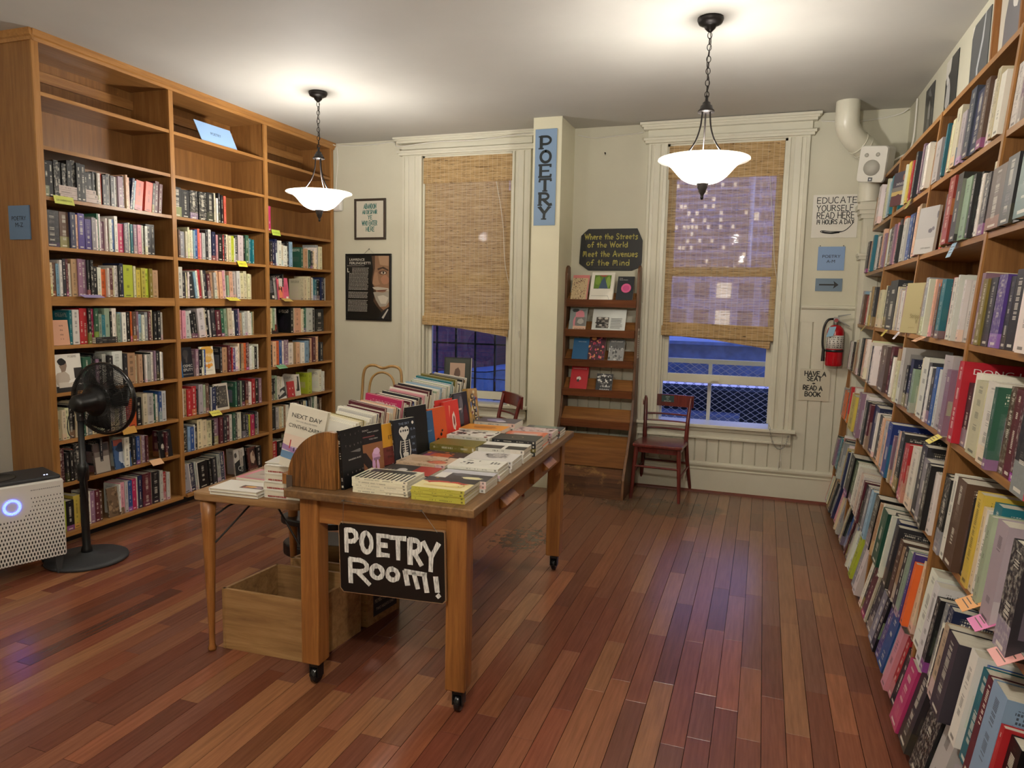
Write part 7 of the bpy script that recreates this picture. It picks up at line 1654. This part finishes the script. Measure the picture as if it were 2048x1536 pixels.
m = MB(KM); rrp = arc(.07, .1, .025, 0, 90, 5) + arc(-.07, .1, .025, 90, 180, 5) + arc(-.07, -.1, .025, 180, 270, 5) + arc(.07, -.1, .025, 270, 360, 5)
m.prism(rrp, (0, 0, 0), (1, 0, 0), (0, 0, 1), (0, .15, 0)); m.build('cabinet', 'white_p', sk, bevel=.006)
m = MB(KM); m.prism([(a * .97, b * .98) for a, b in rrp], (0, -.012, 0), (1, 0, 0), (0, 0, 1), (0, .01, 0)); m.build('baffle', plain('#cbc7bb', .5), sk, bevel=.003)
m = MB(KM)
for c, r in (((0, -.025), .055), ((-.045, .06), .014), ((.03, .065), .014)): m.lathe([(0, .002), (r, .002), (r, 0)], (c[0], -.0125, c[1]), 28, 0, Matrix.Rotation(PI / 2, 3, 'X'))
m.build('driver_grille', plain('#a6a397', .6), sk)
m = MB(KM); m.box((-.012, -.0155, -.118), (.016, -.012, -.09)); m.build('badge', plain('#15161a', .3), sk)
m = MB(KM); m.flat(arc(.002, -.104, .006, 0, 360, 12), (0, -.0158, 0), (1, 0, 0), (0, 0, 1)); m.build('badge_mark', plain('#c9c9cc', .4), sk)
m = MB(); m.tube([(.70, 5.86, 2.6), (.76, 6.02, 2.6)], .016, 10); m.build('mounting_arm', 'white_p', sk)
m = MB(); m.tube(smooth([(.76, 5.84, 2.61), (.84, 5.84, 2.66), (.9, 5.83, 2.70), (.925, 5.83, 2.8), (.93, 5.84, 3.06)], 6), .006, 8); m.build('speaker_cable', 'cable', sk)
# cable runs under the ceiling
def cable(pts, lab, r=.005): m = MB(); m.tube(smooth(pts, 5), r, 6); tag(m.build('cable', 'cable'), lab, 'cable')
rc_ = random.Random(8)
cable([(LX + .012, 3.16 + .28 * i, 3.066 + rc_.uniform(-.008, .008)) for i in range(11)] + [(-4.03, 6.14, 3.06)], 'white cable running along the top of the ceiling-high bookcase')
cable([(LX + .02, 3.16 + .4 * i, 3.072 + rc_.uniform(-.006, .003)) for i in range(8)], 'second cable tacked above the ceiling-high bookcase crown', .003)
cable([(-4.0, 6.15, 3.06), (-3.7, 6.15, 3.045), (-3.4, 6.148, 3.058), (-3.3, 6.08, 3.0), (-2.9, 6.07, 3.02), (-2.5, 6.075, 3.015), (-2.1, 6.07, 3.04), (-1.9, 6.13, 3.05)], 'white cable looping over the first window head')
cable([(-4.02, 6.15, 3.05), (-4.01, 6.15, 2.9), (-4.03, 6.152, 2.7), (-4.03, 6.152, 2.55)], 'short white cable dropping beside the bookcase end', .004)
m = MB(); m.box((-4.05, 6.11, 2.43), (-3.95, YB, 2.62)); tag(m.build('junction_box', 'white_p', bevel=.02), 'rounded white box on the wall behind the glowing lamp', 'junction box')
cable([(-1.60, 6.14, 3.02), (-1.45, 6.15, 2.99), (-1.2, 6.15, 3.0), (-1.04, 6.14, 3.01)], 'painted cable sagging between pillar and second window')
cable([(.33, 6.15, 3.02), (.6, 6.15, 3.0), (.85, 6.15, 3.03), (.92, 6.1, 3.06)], 'painted cable from the second window head to the corner')
ch = MB(); P_ = smooth([(.085, 6.09, .64), (.12, 6.075, .50), (.17, 6.07, .44), (.22, 6.08, .47), (.24, 6.09, .55)], 5)
for i in range(len(P_) - 1):
    a = Vector(P_[i]); b = Vector(P_[i + 1]); d = (b - a); c = (a + b) / 2; L_ = d.length; d.normalize(); s_ = d.cross(Vector((0, 1, 0))).normalized() if i % 2 else Vector((0, 1, 0))
    ch.tube([c + d * (L_ * .62 * math.cos(2 * PI * k / 10)) + s_ * (.006 * math.sin(2 * PI * k / 10)) for k in range(10)], .0016, 4, closed=True)
tag(ch.build('sill_chain', 'metal'), 'short steel chain dangling from the sill corner behind the empty chair', 'chain')
m = MB(); m.tube([(-1.36, YB, 2.86), (-1.36, YB - .014, 2.862)], .006, 8); m.tube([(-1.36, YB - .012, 2.865), (-1.355, YB - .016, 2.845)], .003, 6); tag(m.build('wall_hook', 'bronze'), 'tiny empty picture hook on the bare wall between pillar and window', 'hook')
m = MB(); m.lathe([(0, -.002), (.055, -.002), (.055, .012), (.05, .016), (0, .018)], (-1.43, YB - .012, .33), 20, 0, Matrix.Rotation(PI / 2, 3, 'X')); tag(m.build('wall_plate', 'greymetal'), 'dark round fitting on the wall behind the rack steps', 'wall plate')
